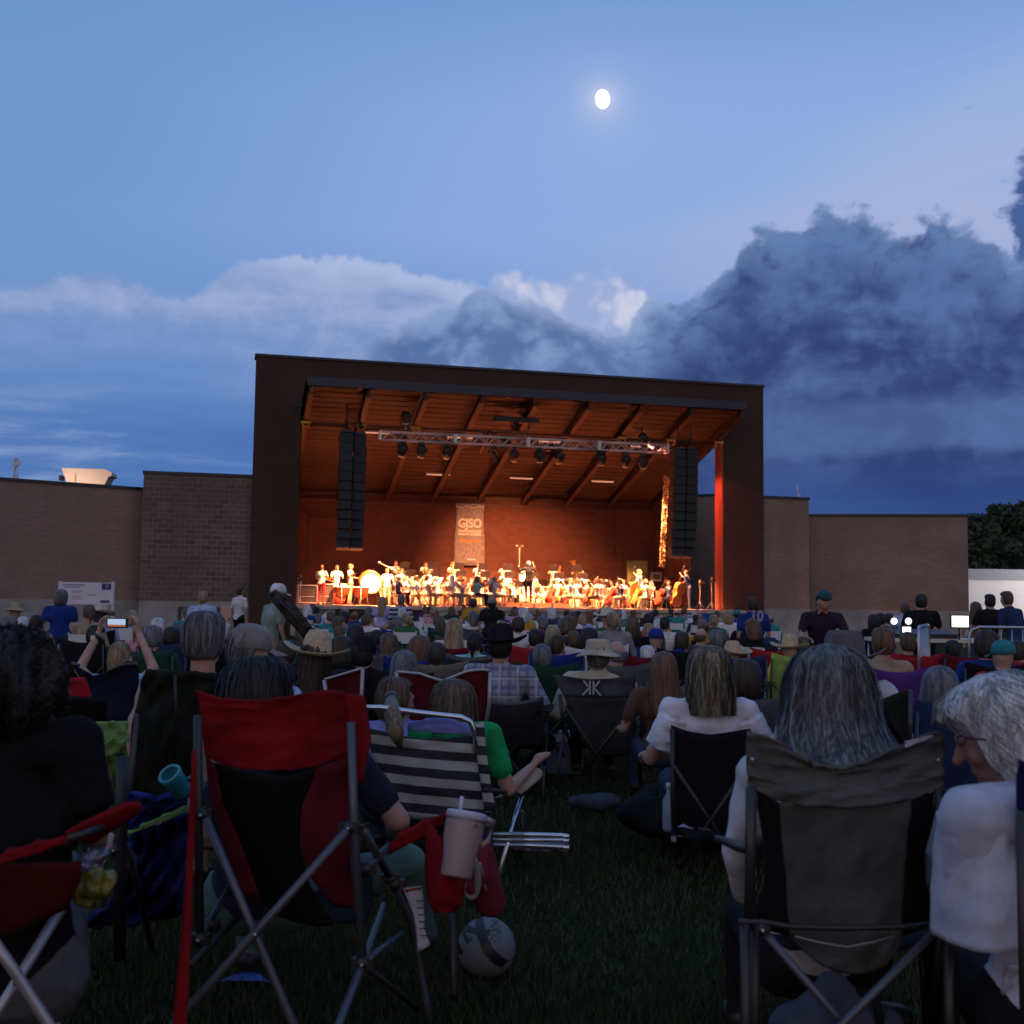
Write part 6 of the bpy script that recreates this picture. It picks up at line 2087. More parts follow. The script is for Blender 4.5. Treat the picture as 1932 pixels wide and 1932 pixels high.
def camp_chair(loc, rz, color, label, top=0.90, w=0.54, scale=1.0, group='folding camp chairs of the audience', poles=None):
    t = thing('camp_chair', label, 'camp chair', loc, rz, group, scale)
    key = ('camp', top, w)
    if key not in HMESH:
        ms = []
        h = w / 2
        mb = MB()
        mb.grid([[(-h + w * i / 8, -0.30 + 0.13 * (j / 8) - 0.07 * sin(pi * i / 8) * sin(pi * (0.2 + 0.7 * j / 8)),
                   top - (0.045 * sin(pi * i / 8) if j == 0 else 0.02 * sin(pi * i / 8)) - (top - 0.36) * j / 8) for i in range(9)] for j in range(9)], 0, 0.006)
        ms.append(('backrest', mb.build('backrest', SHIRTS['navy'], t).data, 1))
        mb = MB()
        mb.grid([[(-h + w * i / 6, -0.19 + 0.46 * j / 6, 0.36 + 0.08 * j / 6 + 0.05 * abs(i / 3 - 1) ** 2) for i in range(7)] for j in range(7)], 0, 0.006)
        ms.append(('seat', mb.build('seat', SHIRTS['navy'], t).data, 1))
        for sx in (-1, 1):
            mb = MB(); mb.tube([(sx * h, -0.33, top - 0.06), (sx * (h + .01), -0.30, 0.30)], 0.010, n=6); ms.append(('back_post', mb.build('back_post', M_POLE, t).data, 0))
            mb = MB(); mb.grid([[(sx * h + 0.045 * (i - 1), -0.31 + 0.55 * j / 4, 0.62 - 0.02 * sin(pi * j / 4)) for i in range(3)] for j in range(5)], 0, 0.008)
            ms.append(('armrest', mb.build('armrest', SHIRTS['navy'], t).data, 1))
            mb = MB(); mb.tube([(sx * h, -0.31, 0.60), (-sx * h, -0.29, 0.015)], 0.009, n=6); ms.append(('leg', mb.build('leg', M_POLE, t).data, 0))
            mb = MB(); mb.tube([(sx * h, -0.30, 0.34), (sx * h, 0.28, 0.015)], 0.009, n=6); ms.append(('leg', mb.build('leg', M_POLE, t).data, 0))
            mb = MB(); mb.tube([(sx * h, 0.26, 0.58), (sx * h, -0.28, 0.015)], 0.009, n=6); ms.append(('leg', mb.build('leg', M_POLE, t).data, 0))
        HMESH[key] = ms
        first = list(t.children)
        for o, q in zip(first, ms):
            o.material_slots[0].link = 'OBJECT'; o.material_slots[0].material = SHIRTS[CHC[color]] if q[2] else (poles or M_POLE)
    else:
        for nm, me, f in HMESH[key]:
            o = link(nm, me, t)
            o.material_slots[0].link = 'OBJECT'; o.material_slots[0].material = SHIRTS[CHC[color]] if f else (poles or M_POLE)
    return t


def plain_chair(loc, rz, label, m):
    t = thing('folding_chair', label, 'folding chair', loc, rz, 'white folding chairs near the stage')
    if 'plain' not in HMESH:
        ms = []
        mb = MB(); mb.box((0, 0, 0.44), (0.42, 0.40, 0.03)); ms.append(('seat', mb.build('seat', m, t).data))
        mb = MB(); mb.box((0, -0.22, 0.72), (0.40, 0.02, 0.20)); ms.append(('backrest', mb.build('backrest', m, t).data))
        for sx in (-1, 1):
            mb = MB(); mb.tube([(sx * .2, -.22, .84), (sx * .2, -.10, .44), (sx * .2, .22, 0.01)], .012, n=5); ms.append(('leg', mb.build('leg', m, t).data))
            mb = MB(); mb.tube([(sx * .2, .16, .44), (sx * .2, -.22, 0.01)], .012, n=5); ms.append(('leg', mb.build('leg', m, t).data))
        HMESH['plain'] = ms
    else:
        for nm, me in HMESH['plain']: link(nm, me, t)
    return t


AG = 'people seated in the audience'
HAT = {'boonie': 'cloth_tan', 'cowboy': 'cloth_black', 'straw': 'straw', 'cap': 'cloth_grey', 'visor': 'cloth_white'}
mat('straw', (0.46, 0.35, 0.20), 0.8, bump=0.6, bscale=90, var=0.2, vscale=30)
HW = {'short': 'short %s hair', 'full': 'thick %s hair', 'bob': 'bobbed %s hair', 'long': 'long %s hair', 'pony': '%s ponytail', 'fringe': 'balding head with %s fringe', None: 'shaved head'}
seen_labels = set()


def seat_person(px, ytop, d, hair, hc, shirt, where='', chair=None, hat=None, hatcol=None, trous='denim', arms='rest', yaw=0.0, head=0.0, pitch=0.05, sleeve='short',
                fem=None, skin=0, label=None, clabel=None, near=False, seed=0, strands=0, vox=0.028, folds=0.0, ctop=0.90, wide=1.0, hairkw=None, key=None, cdy=0.0, sc=None,
                poles=None, cw=0.54, group=AG, lean=0.22, over=None, shirtmat=None, fingers=False):
    top = P(px, ytop, d)
    hatup = {'boonie': .03, 'cowboy': .07, 'straw': .075, 'cap': .025, 'visor': 0}.get(hat, 0.012)
    z = top.z - hatup
    base = 1.19
    s = sc or max(0.80, min(1.12, z / base))
    fem = (hair in ('long', 'bob', 'pony')) if fem is None else fem
    key = key or ('aud', arms, fem, sleeve, head, pitch, lean)
    zoff = z - base * s
    if abs(zoff) > 0.12: zoff = 0.12 * (1 if zoff > 0 else -1)
    loc = (top.x, d + 0.10, max(zoff, -0.10) if sc else 0)
    if label is None:
        hw = (HW[hair] % hc) if hair else HW[None]
        if hat: hw = '%s %s' % ({'boonie': 'brimmed', 'cowboy': 'cowboy', 'straw': 'straw', 'cap': 'peaked', 'visor': 'sun visor'}[hat] if False else (hatcol or 'tan'), {'boonie': 'brimmed hat', 'cowboy': 'cowboy hat', 'straw': 'straw hat', 'cap': 'cap', 'visor': 'sun visor'}[hat])
        label = 'seated person seen from behind, %s, %s top%s' % (hw, shirt, (', ' + where) if where else '')
    m = [SKINS[skin], shirtmat or SHIRTS[shirt], SHIRTS[trous], SHOE]
    t, h, R = person(label, loc, yaw, key, lambda: seated(0.30, 0.80, lean, head, pitch, arms=arms, sleeve=sleeve, fem=fem, near=near, over=over, fingers=fingers), m,
                     hair, hc, hat, (MATS[hatcol_mat(hat, hatcol)] if hat else None), group, s, vox, near, strands, folds, seed, hairkw, 6 if not near else 5, wide)
    c = None
    if chair:
        c = camp_chair((top.x, d + 0.02 + cdy, 0), yaw, chair, clabel or ('%s camp chair under the person with %s' % (chair, label.split(', ', 1)[-1])), ctop, cw, poles=poles)
    return t, c


def hatcol_mat(hat, hc):
    if hc in SHIRTS: return SHIRTS[hc].name
    if hat == 'straw': return 'straw'
    return {'tan': 'cloth_hatan'}.get(hc, 'cloth_hatan')


fab('cloth_hatan', (0.40, 0.35, 0.27))
fab('cloth_palegreen', (0.22, 0.30, 0.25))

# --- individually placed people, middle distance (px, top of head, distance)
MID = [
    # left
    (20, 1150, 11.5, 'short', 'grey', 'tan', 'grey', None), (33, 1118, 20, None, 'grey', 'maroon', 'maroon', 'boonie'), (43, 1154, 17, 'short', 'white', 'lavender', None, None),
    (185, 1172, 13.5, 'full', 'black', 'dark green', 'black', None), (290, 1166, 11, 'short', 'grey', 'dark green', 'dark green', None),
    (325, 1174, 13, 'full', 'black', 'black', 'navy', None), (352, 1168, 15, 'bob', 'brown', 'teal', 'grey', None), (424, 1166, 15, 'short', 'white', 'red', 'black', None),
    (265, 1168, 16, 'pony', 'blonde', 'pink', None, None), (70, 1150, 16, 'short', 'black', 'grey', 'red', None),
    # centre-left
    (545, 1192, 9.2, 'short', 'dark brown', 'grey', 'black', None), (650, 1186, 9.8, 'bob', 'dark brown', 'brown', 'black', None),
    (672, 1166, 13, 'long', 'black', 'sky', 'sky blue', None), (730, 1182, 11.5, 'long', 'brown', 'yellow', 'grey', None),
    (768, 1211, 8.0, 'long', 'grey', 'grey', 'black', None), (797, 1186, 10.2, 'bob', 'auburn', 'grey', 'blue', None),
    (822, 1196, 9.6, 'pony', 'dark brown', 'yellow', 'beige', None), (708, 1178, 14, 'short', 'black', 'white', 'navy', None),
    (640, 1172, 16, 'short', 'auburn', 'aqua', None, None), (860, 1168, 17, 'full', 'black', 'white', 'grey', None),
    (975, 1158, 19, 'full', 'dark brown', 'white', None, None), (1013, 1176, 13.5, 'short', 'black', 'red', 'red', None),
    (1019, 1200, 9.6, 'short', 'grey', 'dark green', 'dark green', None), (1055, 1186, 11.8, 'short', 'dark brown', 'royal blue', 'blue', None),
    (1046, 1172, 15, 'bob', 'blonde', 'tan', 'black', None), (1084, 1180, 14.5, 'short', 'brown', 'navy', 'black', None),
    (1113, 1176, 13.2, 'full', 'black', 'light blue', 'white', None), (1144, 1134, 19, None, 'grey', 'green', 'green' if False else 'dark green', 'cowboyw'),
    (1196, 1158, 18, 'bob', 'brown', 'maroon', 'black', None), (1163, 1190, 9.8, 'fringe', 'grey', 'maroon', 'grey', None),
    (1237, 1174, 13.2, None, 'grey', 'royal blue', 'blue', 'capb'), (1256, 1156, 20, 'short', 'black', 'white', None, None),
    (1252, 1213, 7.9, 'long', 'auburn', 'brown', None, None), (1224, 1206, 11.5, 'short', 'white', 'maroon', 'maroon', None),
    (1290, 1180, 13, 'short', 'dark brown', 'grey', 'black', None), (1325, 1172, 15, 'fringe', 'brown', 'grey', 'grey', None),
    (1350, 1176, 13, 'short', 'grey', 'lavender', 'maroon', None), (1383, 1196, 11.5, None, 'grey', 'khaki', 'navy', 'straw'),
    (1408, 1228, 6.6, 'full', 'dark brown', 'navy', 'grey', None), (1490, 1184, 12, None, 'grey', 'yellow', 'lime', 'strawy'),
    (1515, 1190, 13, 'short', 'brown', 'tan', None, None), (1455, 1192, 13.5, 'short', 'black', 'maroon', 'red', 'capp'),
    (1660, 1166, 9.5, 'short', 'auburn', 'tan', 'purple', None), (1772, 1236, 6.2, 'bob', 'grey', 'navy', 'navy', None),
    (1863, 1178, 10.5, 'full', 'dark brown', 'royal blue', 'black', None), (1891, 1192, 9.6, None, 'grey', 'red', 'black', 'capt'),
    (1712, 1180, 12.5, 'short', 'brown', 'maroon', 'red', None), (1795, 1196, 12.5, 'short', 'black', 'maroon', 'maroon', None),
    (1660, 1148, 24, 'short', 'black', 'black', None, None), (1678, 1150, 25, 'short', 'dark brown', 'navy', None, None), (1645, 1152, 23, 'bob', 'black', 'black', None, None),
    (1925, 1196, 11.5, 'short', 'dark brown', 'light blue', 'red', None),
]
HATS = {'boonie': ('boonie', 'tan'), 'cowboyw': ('cowboy', 'cream'), 'capb': ('cap', 'royal blue'), 'straw': ('straw', 'straw'), 'strawy': ('straw', 'straw'), 'capp': ('cap', 'navy'),
        'capt': ('cap', 'teal')}


def uniq(label, extra):
    if label in seen_labels: label = label + ', ' + extra
    seen_labels.add(label)
    return label


def desc(hair, hc, shirt, hat):
    if hat: return '%s %s, %s top' % (HATS[hat][1] if HATS[hat][1] != 'straw' else 'pale', {'boonie': 'brimmed hat', 'cowboy': 'cowboy hat', 'straw': 'straw hat', 'cap': 'cap'}[HATS[hat][0]], shirt)
    return '%s, %s top' % ((HW[hair] % hc) if hair else 'shaved head', shirt)


def landmark(px):
    L = [(0, 90, 'at the left edge'), (90, 250, 'below the white sign'), (250, 420, 'before the dark brick wall'), (420, 560, 'before the left pillar'), (560, 640, 'below the left stage corner'),
         (640, 740, 'below the bass drum'), (740, 860, 'below the keyboard player'), (860, 950, 'below the hanging banner'), (950, 1060, 'below the conductor'), (1060, 1180, 'below the cellists'),
         (1180, 1290, 'below the double bass'), (1290, 1380, 'below the right speakers'), (1380, 1450, 'before the right pillar'), (1450, 1620, 'before the right brick wall'), (1620, 1780, 'near the sound desk'), (1780, 2000, 'before the white trailer')]
    for a, b, n in L:
        if px < b: return n.replace(' the ', ' ')
    return 'at the right edge'


combo_used = {}
AR = ['rest', 'lap']
for i, (px, yt, d, hr, hc, sh_, ch, ht) in enumerate(MID):
    dd = desc(hr, hc, sh_, ht)
    lab = 'seated person, %s, %s' % (dd, landmark(px))
    hk = HATS[ht] if ht else (None, None)
    seat_person(px, yt, d, hr, hc, sh_, chair=ch, hat=hk[0], hatcol=hk[1], arms=AR[i % 2], yaw=RND.uniform(-.25, .25), label=uniq(lab, 'nearer one'), vox=0.020 if d < 12 else 0.028,
                clabel=uniq('%s chair under person, %s, %s' % (ch, dd, landmark(px)), 'nearer'), near=False, trous=['denim', 'khaki', 'black', 'navy'][i % 4],
                sleeve=['short', 'long', 'half'][i % 3] if d > 9 else 'short', head=[0, .5, 0, -.6][i % 4], key=('mid' if d < 12 else 'aud', AR[i % 2], hr in ('long', 'bob', 'pony'), ['short', 'long', 'half'][i % 3] if d > 9 else 'short', i % 4))
MIDPOS = [(P(m[0], m[1], m[2]).x, m[2]) for m in MID]

# --- the rest of the crowd, filled in rows towards the stage
HAIRS = [('short', 'black'), ('short', 'dark brown'), ('short', 'brown'), ('short', 'grey'), ('short', 'white'), ('full', 'black'), ('full', 'dark brown'), ('full', 'grey'), ('bob', 'brown'),
         ('bob', 'grey'), ('bob', 'blonde'), ('bob', 'white'), ('long', 'brown'), ('long', 'black'), ('long', 'blonde'), ('long', 'auburn'), ('pony', 'brown'), ('pony', 'blonde'), ('pony', 'black'),
         ('fringe', 'grey'), ('fringe', 'brown'), ('bob', 'auburn'), ('full', 'brown'), ('pony', 'dark brown')]
TOPC = ['white', 'white', 'white', 'navy', 'grey', 'black', 'light blue', 'red', 'cream', 'teal', 'aqua', 'pink', 'green', 'royal blue', 'tan', 'lavender', 'maroon', 'mustard', 'denim', 'purple', 'brown', 'dark green', 'khaki', 'sky']
used = {}
rc = random.Random(99)
cnt = 0
d = 12.2
row = 0
while d < 43.5:
    x0, x1 = P(565 if d > 23 else 150, 1150, d).x, P(1455, 1150, d).x
    if d > 30: x0, x1 = P(585, 1150, d).x, P(1400, 1150, d).x
    x = x0 + rc.random() * 0.5
    while x < x1:
        xx, yy = x + rc.uniform(-.12, .12), d + rc.uniform(-.3, .3)
        x += rc.choice([0.72, 0.80, 0.95]) * (1.0 if d < 30 else 1.05)
        if rc.random() < (0.40 if d < 24 else 0.36): x += 0.3; continue
        if any(abs(a - xx) < 0.62 and abs(b - yy) < 0.8 for a, b in MIDPOS): continue
        px = 966 + FPX * xx / yy
        if cnt >= 252 or (px < 565 and rc.random() < .35): continue
        if 1290 < px and d > 26 and rc.random() < 0.4: continue
        lm = landmark(px)
        for _ in range(60):
            hr, hc = rc.choice(HAIRS); tp = rc.choice(TOPC)
            if (lm, hr, hc, tp) not in used: break
        used[(lm, hr, hc, tp)] = 1
        ch = rc.choice(['navy', 'black', 'maroon', 'grey', 'blue', 'dark green', 'beige', 'red', 'teal', 'lime']) if d < 27 and rc.random() < 0.75 else None
        ht = rc.choice(['boonie', 'straw', 'capb', 'capp', 'capt', 'cowboyw']) if rc.random() < .17 else None
        dd = desc(hr, hc, tp, ht)
        far = 'far' if d > 24 else 'middle'
        lab = 'person in %s crowd, %s, %s' % (far, dd, lm)
        lab = uniq(lab, 'left one')
        s = rc.uniform(0.92, 1.07)
        sl = rc.choice(['short', 'long'])
        am = rc.choice(AR); hy = rc.choice([0, 0, .7, -.7])
        t, h, R = person(lab, (xx, yy, 0.0 if ch else 0.07), rc.uniform(-.35, .35), ('far' if d > 20 else 'fmid', am, sl, hr in ('long', 'bob', 'pony'), hy), lambda: seated(0.30, 0.80, 0.16, hy, 0.05 + abs(hy) * .2, arms=am, sleeve=sl, fem=hr in ('long', 'bob', 'pony')),
                         [SKINS[rc.choice([0, 0, 2, 1, 2, 3])], SHIRTS[tp], SHIRTS[rc.choice(['denim', 'khaki', 'black', 'navy'])], SHOE], hr, hc, HATS[ht][0] if ht else None, MATS[hatcol_mat(*HATS[ht])] if ht else None, group=AG, scale=s, vox=0.034 if d > 20 else .02, smooth=3)
        if ch: camp_chair((xx, yy - 0.06, 0), t.rotation_euler.z, ch, uniq('%s chair under person, %s, %s' % (ch, dd, lm), 'left one'), 0.86, 0.54)
        else: plain_chair((xx, yy - 0.06, 0), t.rotation_euler.z, uniq('white chair under person, %s, %s' % (dd, lm), 'left one'), SHOEW)
        cnt += 1
    d += 1.75 if d < 24 else 2.1
    row += 1


# --- people on their feet
def stand_person(px, ytop, d, hair, hc, shirt, trous, label, hat=None, hatcol=None, lean=0.0, arms='down', yaw=0.0, vox=0.026, z=None, shirtmat=None, skin=0, sleeve='short', bulk=1.0, near=False, pitch=0.0):
    top = P(px, ytop, d)
    Ht = top.z + (0.0 if lean < 0.2 else 0.10)
    fem = hair in ('bob', 'long', 'pony')
    m = [SKINS[skin], shirtmat or SHIRTS[shirt], SHIRTS[trous], SHOE]
    Ht = max(1.45, min(1.9, Ht))
    return person(label, (top.x, d, 0), yaw, ('stand', px), lambda: standing(Ht, lean, arms, 0, pitch, sleeve=sleeve, bulk=bulk, fem=fem), m, hair, hc, hat, SHIRTS.get(hatcol) if hat else None,
                  'people standing around the lawn', 1.0, vox, near)


STRIPE = bpy.data.materials.new('striped_knit')
STRIPE.use_nodes = True
_nt = STRIPE.node_tree
_tc = _nt.nodes.new('ShaderNodeTexCoord'); _sp = _nt.nodes.new('ShaderNodeSeparateXYZ'); _nt.links.new(_tc.outputs['Object'], _sp.inputs[0])
_w = (E(_nt, _sp.outputs[2]) * 62.0)._m('SINE')
_nt.links.new(mixc(_nt, _w.step(-0.1, 0.1), (0.02, 0.03, 0.06), (0.30, 0.38, 0.45)), _nt.nodes['Principled BSDF'].inputs['Base Color'])
_nt.nodes['Principled BSDF'].inputs['Roughness'].default_value = 0.9

stand_person(453, 1107, 29, 'short', 'dark brown', 'white', 'black', 'small standing person in white shirt and black trousers by the left pillar', yaw=-0.6)
stand_person(383, 1118, 20, 'short', 'blonde', 'light blue', 'denim', 'standing person with sandy hair and pale blue collar before the louvred panel')
stand_person(115, 1117, 18, 'full', 'grey', 'royal blue', 'denim', 'person in vivid blue shirt standing in front of the white sign', yaw=0.4)
stand_person(757, 1124, 26, 'short', 'grey', 'navy', 'khaki', 'standing person in navy and pale striped shirt below the keyboard player', shirtmat=STRIPE, sleeve='half')
stand_person(722, 1128, 28, 'long', 'blonde', 'lavender', 'khaki', 'standing person with long blonde hair and lavender top below the bass drum', yaw=-0.3)
stand_person(893, 1146, 27, 'short', 'dark brown', 'mustard', 'denim', 'standing person in mustard shirt below the banner')
stand_person(928, 1140, 24, 'short', 'black', 'black', 'black', 'standing person in black with a grey cap left of the conductor', hat='cap', hatcol='grey')
stand_person(1738, 1122, 17.5, 'short', 'black', 'black', 'black', 'tall standing man in black shirt beside the glowing sound desk', yaw=-0.3, arms='work', bulk=1.12)
stand_person(1708, 1139, 22, 'short', 'brown', 'light blue', 'khaki', 'standing man in pale shirt left of the man in black at the sound desk', arms='work')
stand_person(1868, 1122, 19, 'short', 'black', 'black', 'black', 'standing man in black shirt with faint back print before the white trailer', arms='work', bulk=1.1, yaw=0.2)
stand_person(1841, 1138, 22, 'bob', 'brown', 'brown', 'denim', 'standing woman with brown bob left of the printed black shirt')
stand_person(1918, 1126, 17.5, 'short', 'brown', 'navy', 'denim', 'standing man in dark navy shirt leaning at the right frame edge', yaw=0.5, lean=0.25)
jer, _, _ = stand_person(1424, 1128, 17, 'short', 'dark brown', 'royal blue', 'black', 'standing man in royal blue sports jersey with pale number before the right pillar', yaw=0.3, bulk=1.05, lean=0.1)
text('number', '10', 0.22, mat('print_dim', (0.30, 0.28, 0.36), 0.8), jer, (-0.03, -0.115, 1.22), (pi / 2 + 0.1, 0, 0), 0.18, bold=0.008)
stand_person(1544, 1127, 13.5, 'short', 'teal', 'purple', 'black', 'woman with short teal hair in dark purple top bending forward before the right brick wall', yaw=pi, lean=0.35, arms='work', pitch=0.5, shirtmat=fab('cloth_darkpurple', (0.030, 0.016, 0.035)))

# man walking with a chair bag on his back, left of the stage
cm, hd_, R_ = stand_person(508, 1103, 14.5, 'short', 'grey', 'green', 'khaki', 'walking man in pale green shirt and white cap with a long bag on his back', hat='cap', hatcol='white', lean=0.18, yaw=-0.9,
                           shirtmat=MATS['cloth_palegreen'])
t = thing('chair_bag', 'long brown and black bag slung diagonally over the walking man in the white cap', 'bag', (0, 0, 0))
mb = MB(); mb.tube([P(514, 1120, 14.2), P(545, 1150, 14.15), P(590, 1205, 14.1)], 0.1, rs=[0.07, 0.10, 0.08], n=12); mb.build('bag_body', fab('bag_brown', (0.040, 0.034, 0.026), var=.7, vscale=9), t)
mb = MB(); mb.tube([P(520, 1128, 14.08), P(545, 1150, 13.99), P(580, 1192, 13.98)], 0.012, n=6); mb.build('strap', M_BLACK, t)

# --- sound desk, screens, barriers, tables
t = thing('sound_desk', 'long pale table of sound equipment lit by screens at the right', 'table', (P(1770, 1190, 16).x, 16.2, 0))
mb = MB(); mb.box((0, 0, 0.93), (1.7, 0.7, 0.05)); mb.build('tabletop', mat('desk_pale', (0.6, 0.55, 0.45), 0.6), t)
for sx in (-1, 1):
    for sy in (-1, 1):
        mb = MB(); mb.tube([(sx * .8, sy * .3, 0), (sx * .8, sy * .3, .90)], .018, n=6); mb.build('leg', M_POLEL, t)
mb = MB(); mb.box((-0.2, 0, 1.0), (0.9, 0.5, 0.09), rot=Matrix.Rotation(0.12, 3, 'X')); mb.build('console', M_BLACK, t)


def screen(px0, px1, py0, py1, d, label, col, e):
    a, b = P(px0, py0, d), P(px1, py1, d)
    t = thing('screen', label, 'screen', ((a.x + b.x) / 2, d, b.z))
    w_, h_ = b.x - a.x, a.z - b.z
    mb = MB(); mb.box((0, 0.02, h_ / 2), (w_ + 0.02, 0.03, h_ + 0.02)); mb.build('case', M_BLACK, t)
    mb = MB(); mb.box((0, -0.002, h_ / 2), (w_ - 0.01, 0.012, h_ - 0.01)); mb.build('display', mat('display_%d' % px0, (1, 1, 1), 0.5, emit=col, estr=e), t)
    mb = MB(); mb.tube([(0, 0.04, 0.02), (0, 0.04, 0.955 - b.z)], 0.012, n=6); mb.build('stand', M_BLACK, t)
    return t


screen(1795, 1828, 1161, 1184, 15.5, 'bright white-green monitor on the sound desk', (0.95, 1.0, 0.75), 1.6)
screen(1702, 1719, 1182, 1194, 15.0, 'small bright tablet screen near the man in black', (1, 0.95, 0.8), 2.2)
for k, px in enumerate((1687, 1714)):
    q = P(px, 1172, 15.8)
    t = thing('desk_lamp', ['left', 'right'][k] + ' small white desk lamp glowing by the sound desk', 'lamp', (q.x, 15.8, 0))
    mb = MB(); mb.sphere((0, 0, q.z), 0.045, n=10, m=8); mb.build('bulb', mat('bulb', (1, 1, 1), 0.5, emit=(0.9, 0.95, 1), estr=2.5), t)
    mb = MB(); mb.tube([(0, 0, q.z - 0.04), (0, 0.05, 0.0)], 0.012, n=6); mb.build('pole', M_BLACK, t)


def barrier(px0, px1, ytop, d, label, d1=None):
    a, b = P(px0, ytop, d), P(px1, ytop, d1 or d)
    t = thing('crowd_barrier', label, 'barrier', (a.x, a.y, 0), atan2(b.y - a.y, b.x - a.x), 'steel crowd barriers')
    L = (Vector((b.x, b.y, 0)) - Vector((a.x, a.y, 0))).length; H = a.z
    mb = MB(); mb.tube([(0, 0, 0.2), (0, 0, H - 0.12), (0.03, 0, H - .03), (0.12, 0, H), (L - 0.12, 0, H), (L - .03, 0, H - .03), (L, 0, H - 0.12), (L, 0, 0.2), (0, 0, 0.2)], 0.018, n=6); mb.build('frame', M_POLEL, t)
    mb = MB()
    n = int(L / 0.115)
    for i in range(1, n): mb.tube([(L * i / n, 0, 0.2), (L * i / n, 0, H)], 0.009, n=5)
    mb.build('bars', M_POLEL, t)
    for x in (0.15, L - 0.15):
        mb = MB(); mb.tube([(x, -0.25, 0.01), (x, 0, 0.2), (x, 0.25, 0.01)], 0.015, n=5); mb.build('foot', M_POLEL, t)


barrier(1828, 1990, 1183, 13.2, 'steel crowd barrier with vertical bars before the white trailer')
barrier(1733, 1752, 1183, 12.0, 'end-on steel crowd barrier left of the sound desk', 13.8)
# white-covered tables near the stage
for k, (px, d) in enumerate(((640, 36), (735, 33), (820, 37), (905, 34), (1010, 37), (1100, 35), (1190, 36), (1270, 38))):
    q = P(px, 1180, d)
    t = thing('banquet_table', uniq('white-clothed table near the stage, %s' % landmark(px), 'further one'), 'table', (q.x, d, 0), 0, 'white tables near the stage')
    mb = MB(); mb.lathe((0, 0, 0), [(0.0, 0.752), (0.74, 0.75), (0.76, 0.73), (0.80, 0.40), (0.84, 0.30)], n=20); mb.build('tablecloth', SHIRTS['white'], t)
    mb = MB(); mb.tube([(0, 0, 0.0), (0, 0, 0.7)], 0.05, n=8); mb.build('pedestal', M_BLACK, t)

# the white sign at the left wall, standing on two posts
a, b = P(111, 1098, 24), P(213, 1141, 24)
t = thing('sign_board', 'large white information sign with blue square on posts at the left', 'sign', (a.x, 24, 0))
w_, h_ = b.x - a.x, a.z - b.z
zc = (a.z + b.z) / 2
mb = MB(); mb.box((w_ / 2, 0, zc), (w_, 0.03, h_)); mb.build('panel', mat('sign_white', (0.62, 0.58, 0.66), 0.6, var=0.05, vscale=2), t)
mb = MB(); mb.box((w_ * 0.875, -0.018, zc + h_ * 0.32), (w_ * 0.17, 0.006, h_ * 0.28)); mb.build('blue_square', mat('sign_blue', (0.012, 0.03, 0.13), 0.6), t)
mb = MB(); mb.lathe((w_ * 0.885, -0.024, zc + h_ * 0.32), [(0, 0), (0.035, 0), (0.035, .003), (0, .003)], ax=Matrix.Rotation(pi / 2, 3, 'X'), n=14, ell=(1, 1.5)); mb.build('emblem', mat('sign_pale', (0.12, 0.2, 0.35), 0.6), t)
mb = MB(); mb.box((w_ * 0.86, -0.018, zc - h_ * 0.36), (w_ * 0.17, 0.006, h_ * 0.12)); mb.build('purple_mark', mat('sign_purple', (0.14, 0.07, 0.22), 0.6), t)
mb = MB()
rs_ = random.Random(3)
for k, (y, l0, l1, h2) in enumerate(((0.38, .08, .46, .05), (0.28, .10, .38, .035), (0.10, .24, .40, .02), (0.03, .25, .39, .02), (-0.06, .52, .68, .03), (-0.12, .24, .42, .02), (-0.18, .26, .38, .02), (-0.26, .24, .40, .02))):
    x = l0
    while x < l1:
        ww = rs_.uniform(.02, .06)
        mb.box((w_ * (x + ww / 2), -0.018, zc + h_ * y), (w_ * ww * 0.8, 0.005, h_ * h2)); x += ww
mb.build('printed_lines', mat('sign_ink', (0.16, 0.18, 0.32), 0.6), t)
for x in (0.02, w_ - 0.02):
    mb = MB(); mb.tube([(x, 0.04, 0), (x, 0.04, a.z + 0.02)], 0.03, n=8); mb.build('post', mat('post_pale', (0.6, 0.52, 0.48), 0.6), t)

# ============================================================ FOREGROUND (traced at real depths)
def ZC(x0, y0, s):
    """zoom crop -> 1932-wide frame"""
    return lambda x, y: ((x0 + x * s) / 1.06004, (y0 + y * s) / 1.06004)


def lerp_poly(pl, t):
    """point at parameter t (0..1) along a polyline, by arc index"""
    n = len(pl) - 1
    i = min(int(t * n), n - 1); f = t * n - i
    return tuple(pl[i][k] * (1 - f) + pl[i + 1][k] * f for k in range(len(pl[0])))


def sheet(name, left, right, dt, db, m, parent, nr=14, nc=12, bulge=0.05, thick=0.006, top=None, bot=None, wr=0.004, seed=0.0, uvx=None):
    """cloth between two traced edges; depth dt at the top to db at the bottom, bulging away (+) or towards (-) the camera"""
    rows = []
    for j in range(nr + 1):
        t = j / nr
        a, b = lerp_poly(left, t), lerp_poly(right, t)
        row = []
        for i in range(nc + 1):
            u = i / nc
            x = a[0] * (1 - u) + b[0] * u; y = a[1] * (1 - u) + b[1] * u
            if top: y += (lerp_poly(top, u)[0]) * (1 - t) ** 2
            if bot: y += (lerp_poly(bot, u)[0]) * t ** 2
            d = dt * (1 - t) + db * t + bulge * sin(pi * u) * (0.35 + 0.65 * sin(pi * min(1, t + 0.15)))
            d += wr * (noise.noise(Vector((u * 5 + seed, t * 5 + u * 3, seed))) * 2 + .9 * (.4 - abs(noise.noise(Vector((u * 9 + t * 7, t * 11 - u * 4 + seed, 3))))))
            row.append(P(x, y, d))
        rows.append(row)
    mb = MB(); mb.grid(rows, 0, -thick)
    return mb.build(name, m, parent)


def rod(name, pts, r, m, parent, n=10):
    mb = MB(); mb.tube([P(*q) for q in pts], r, n=n)
    return mb.build(name, m, parent)


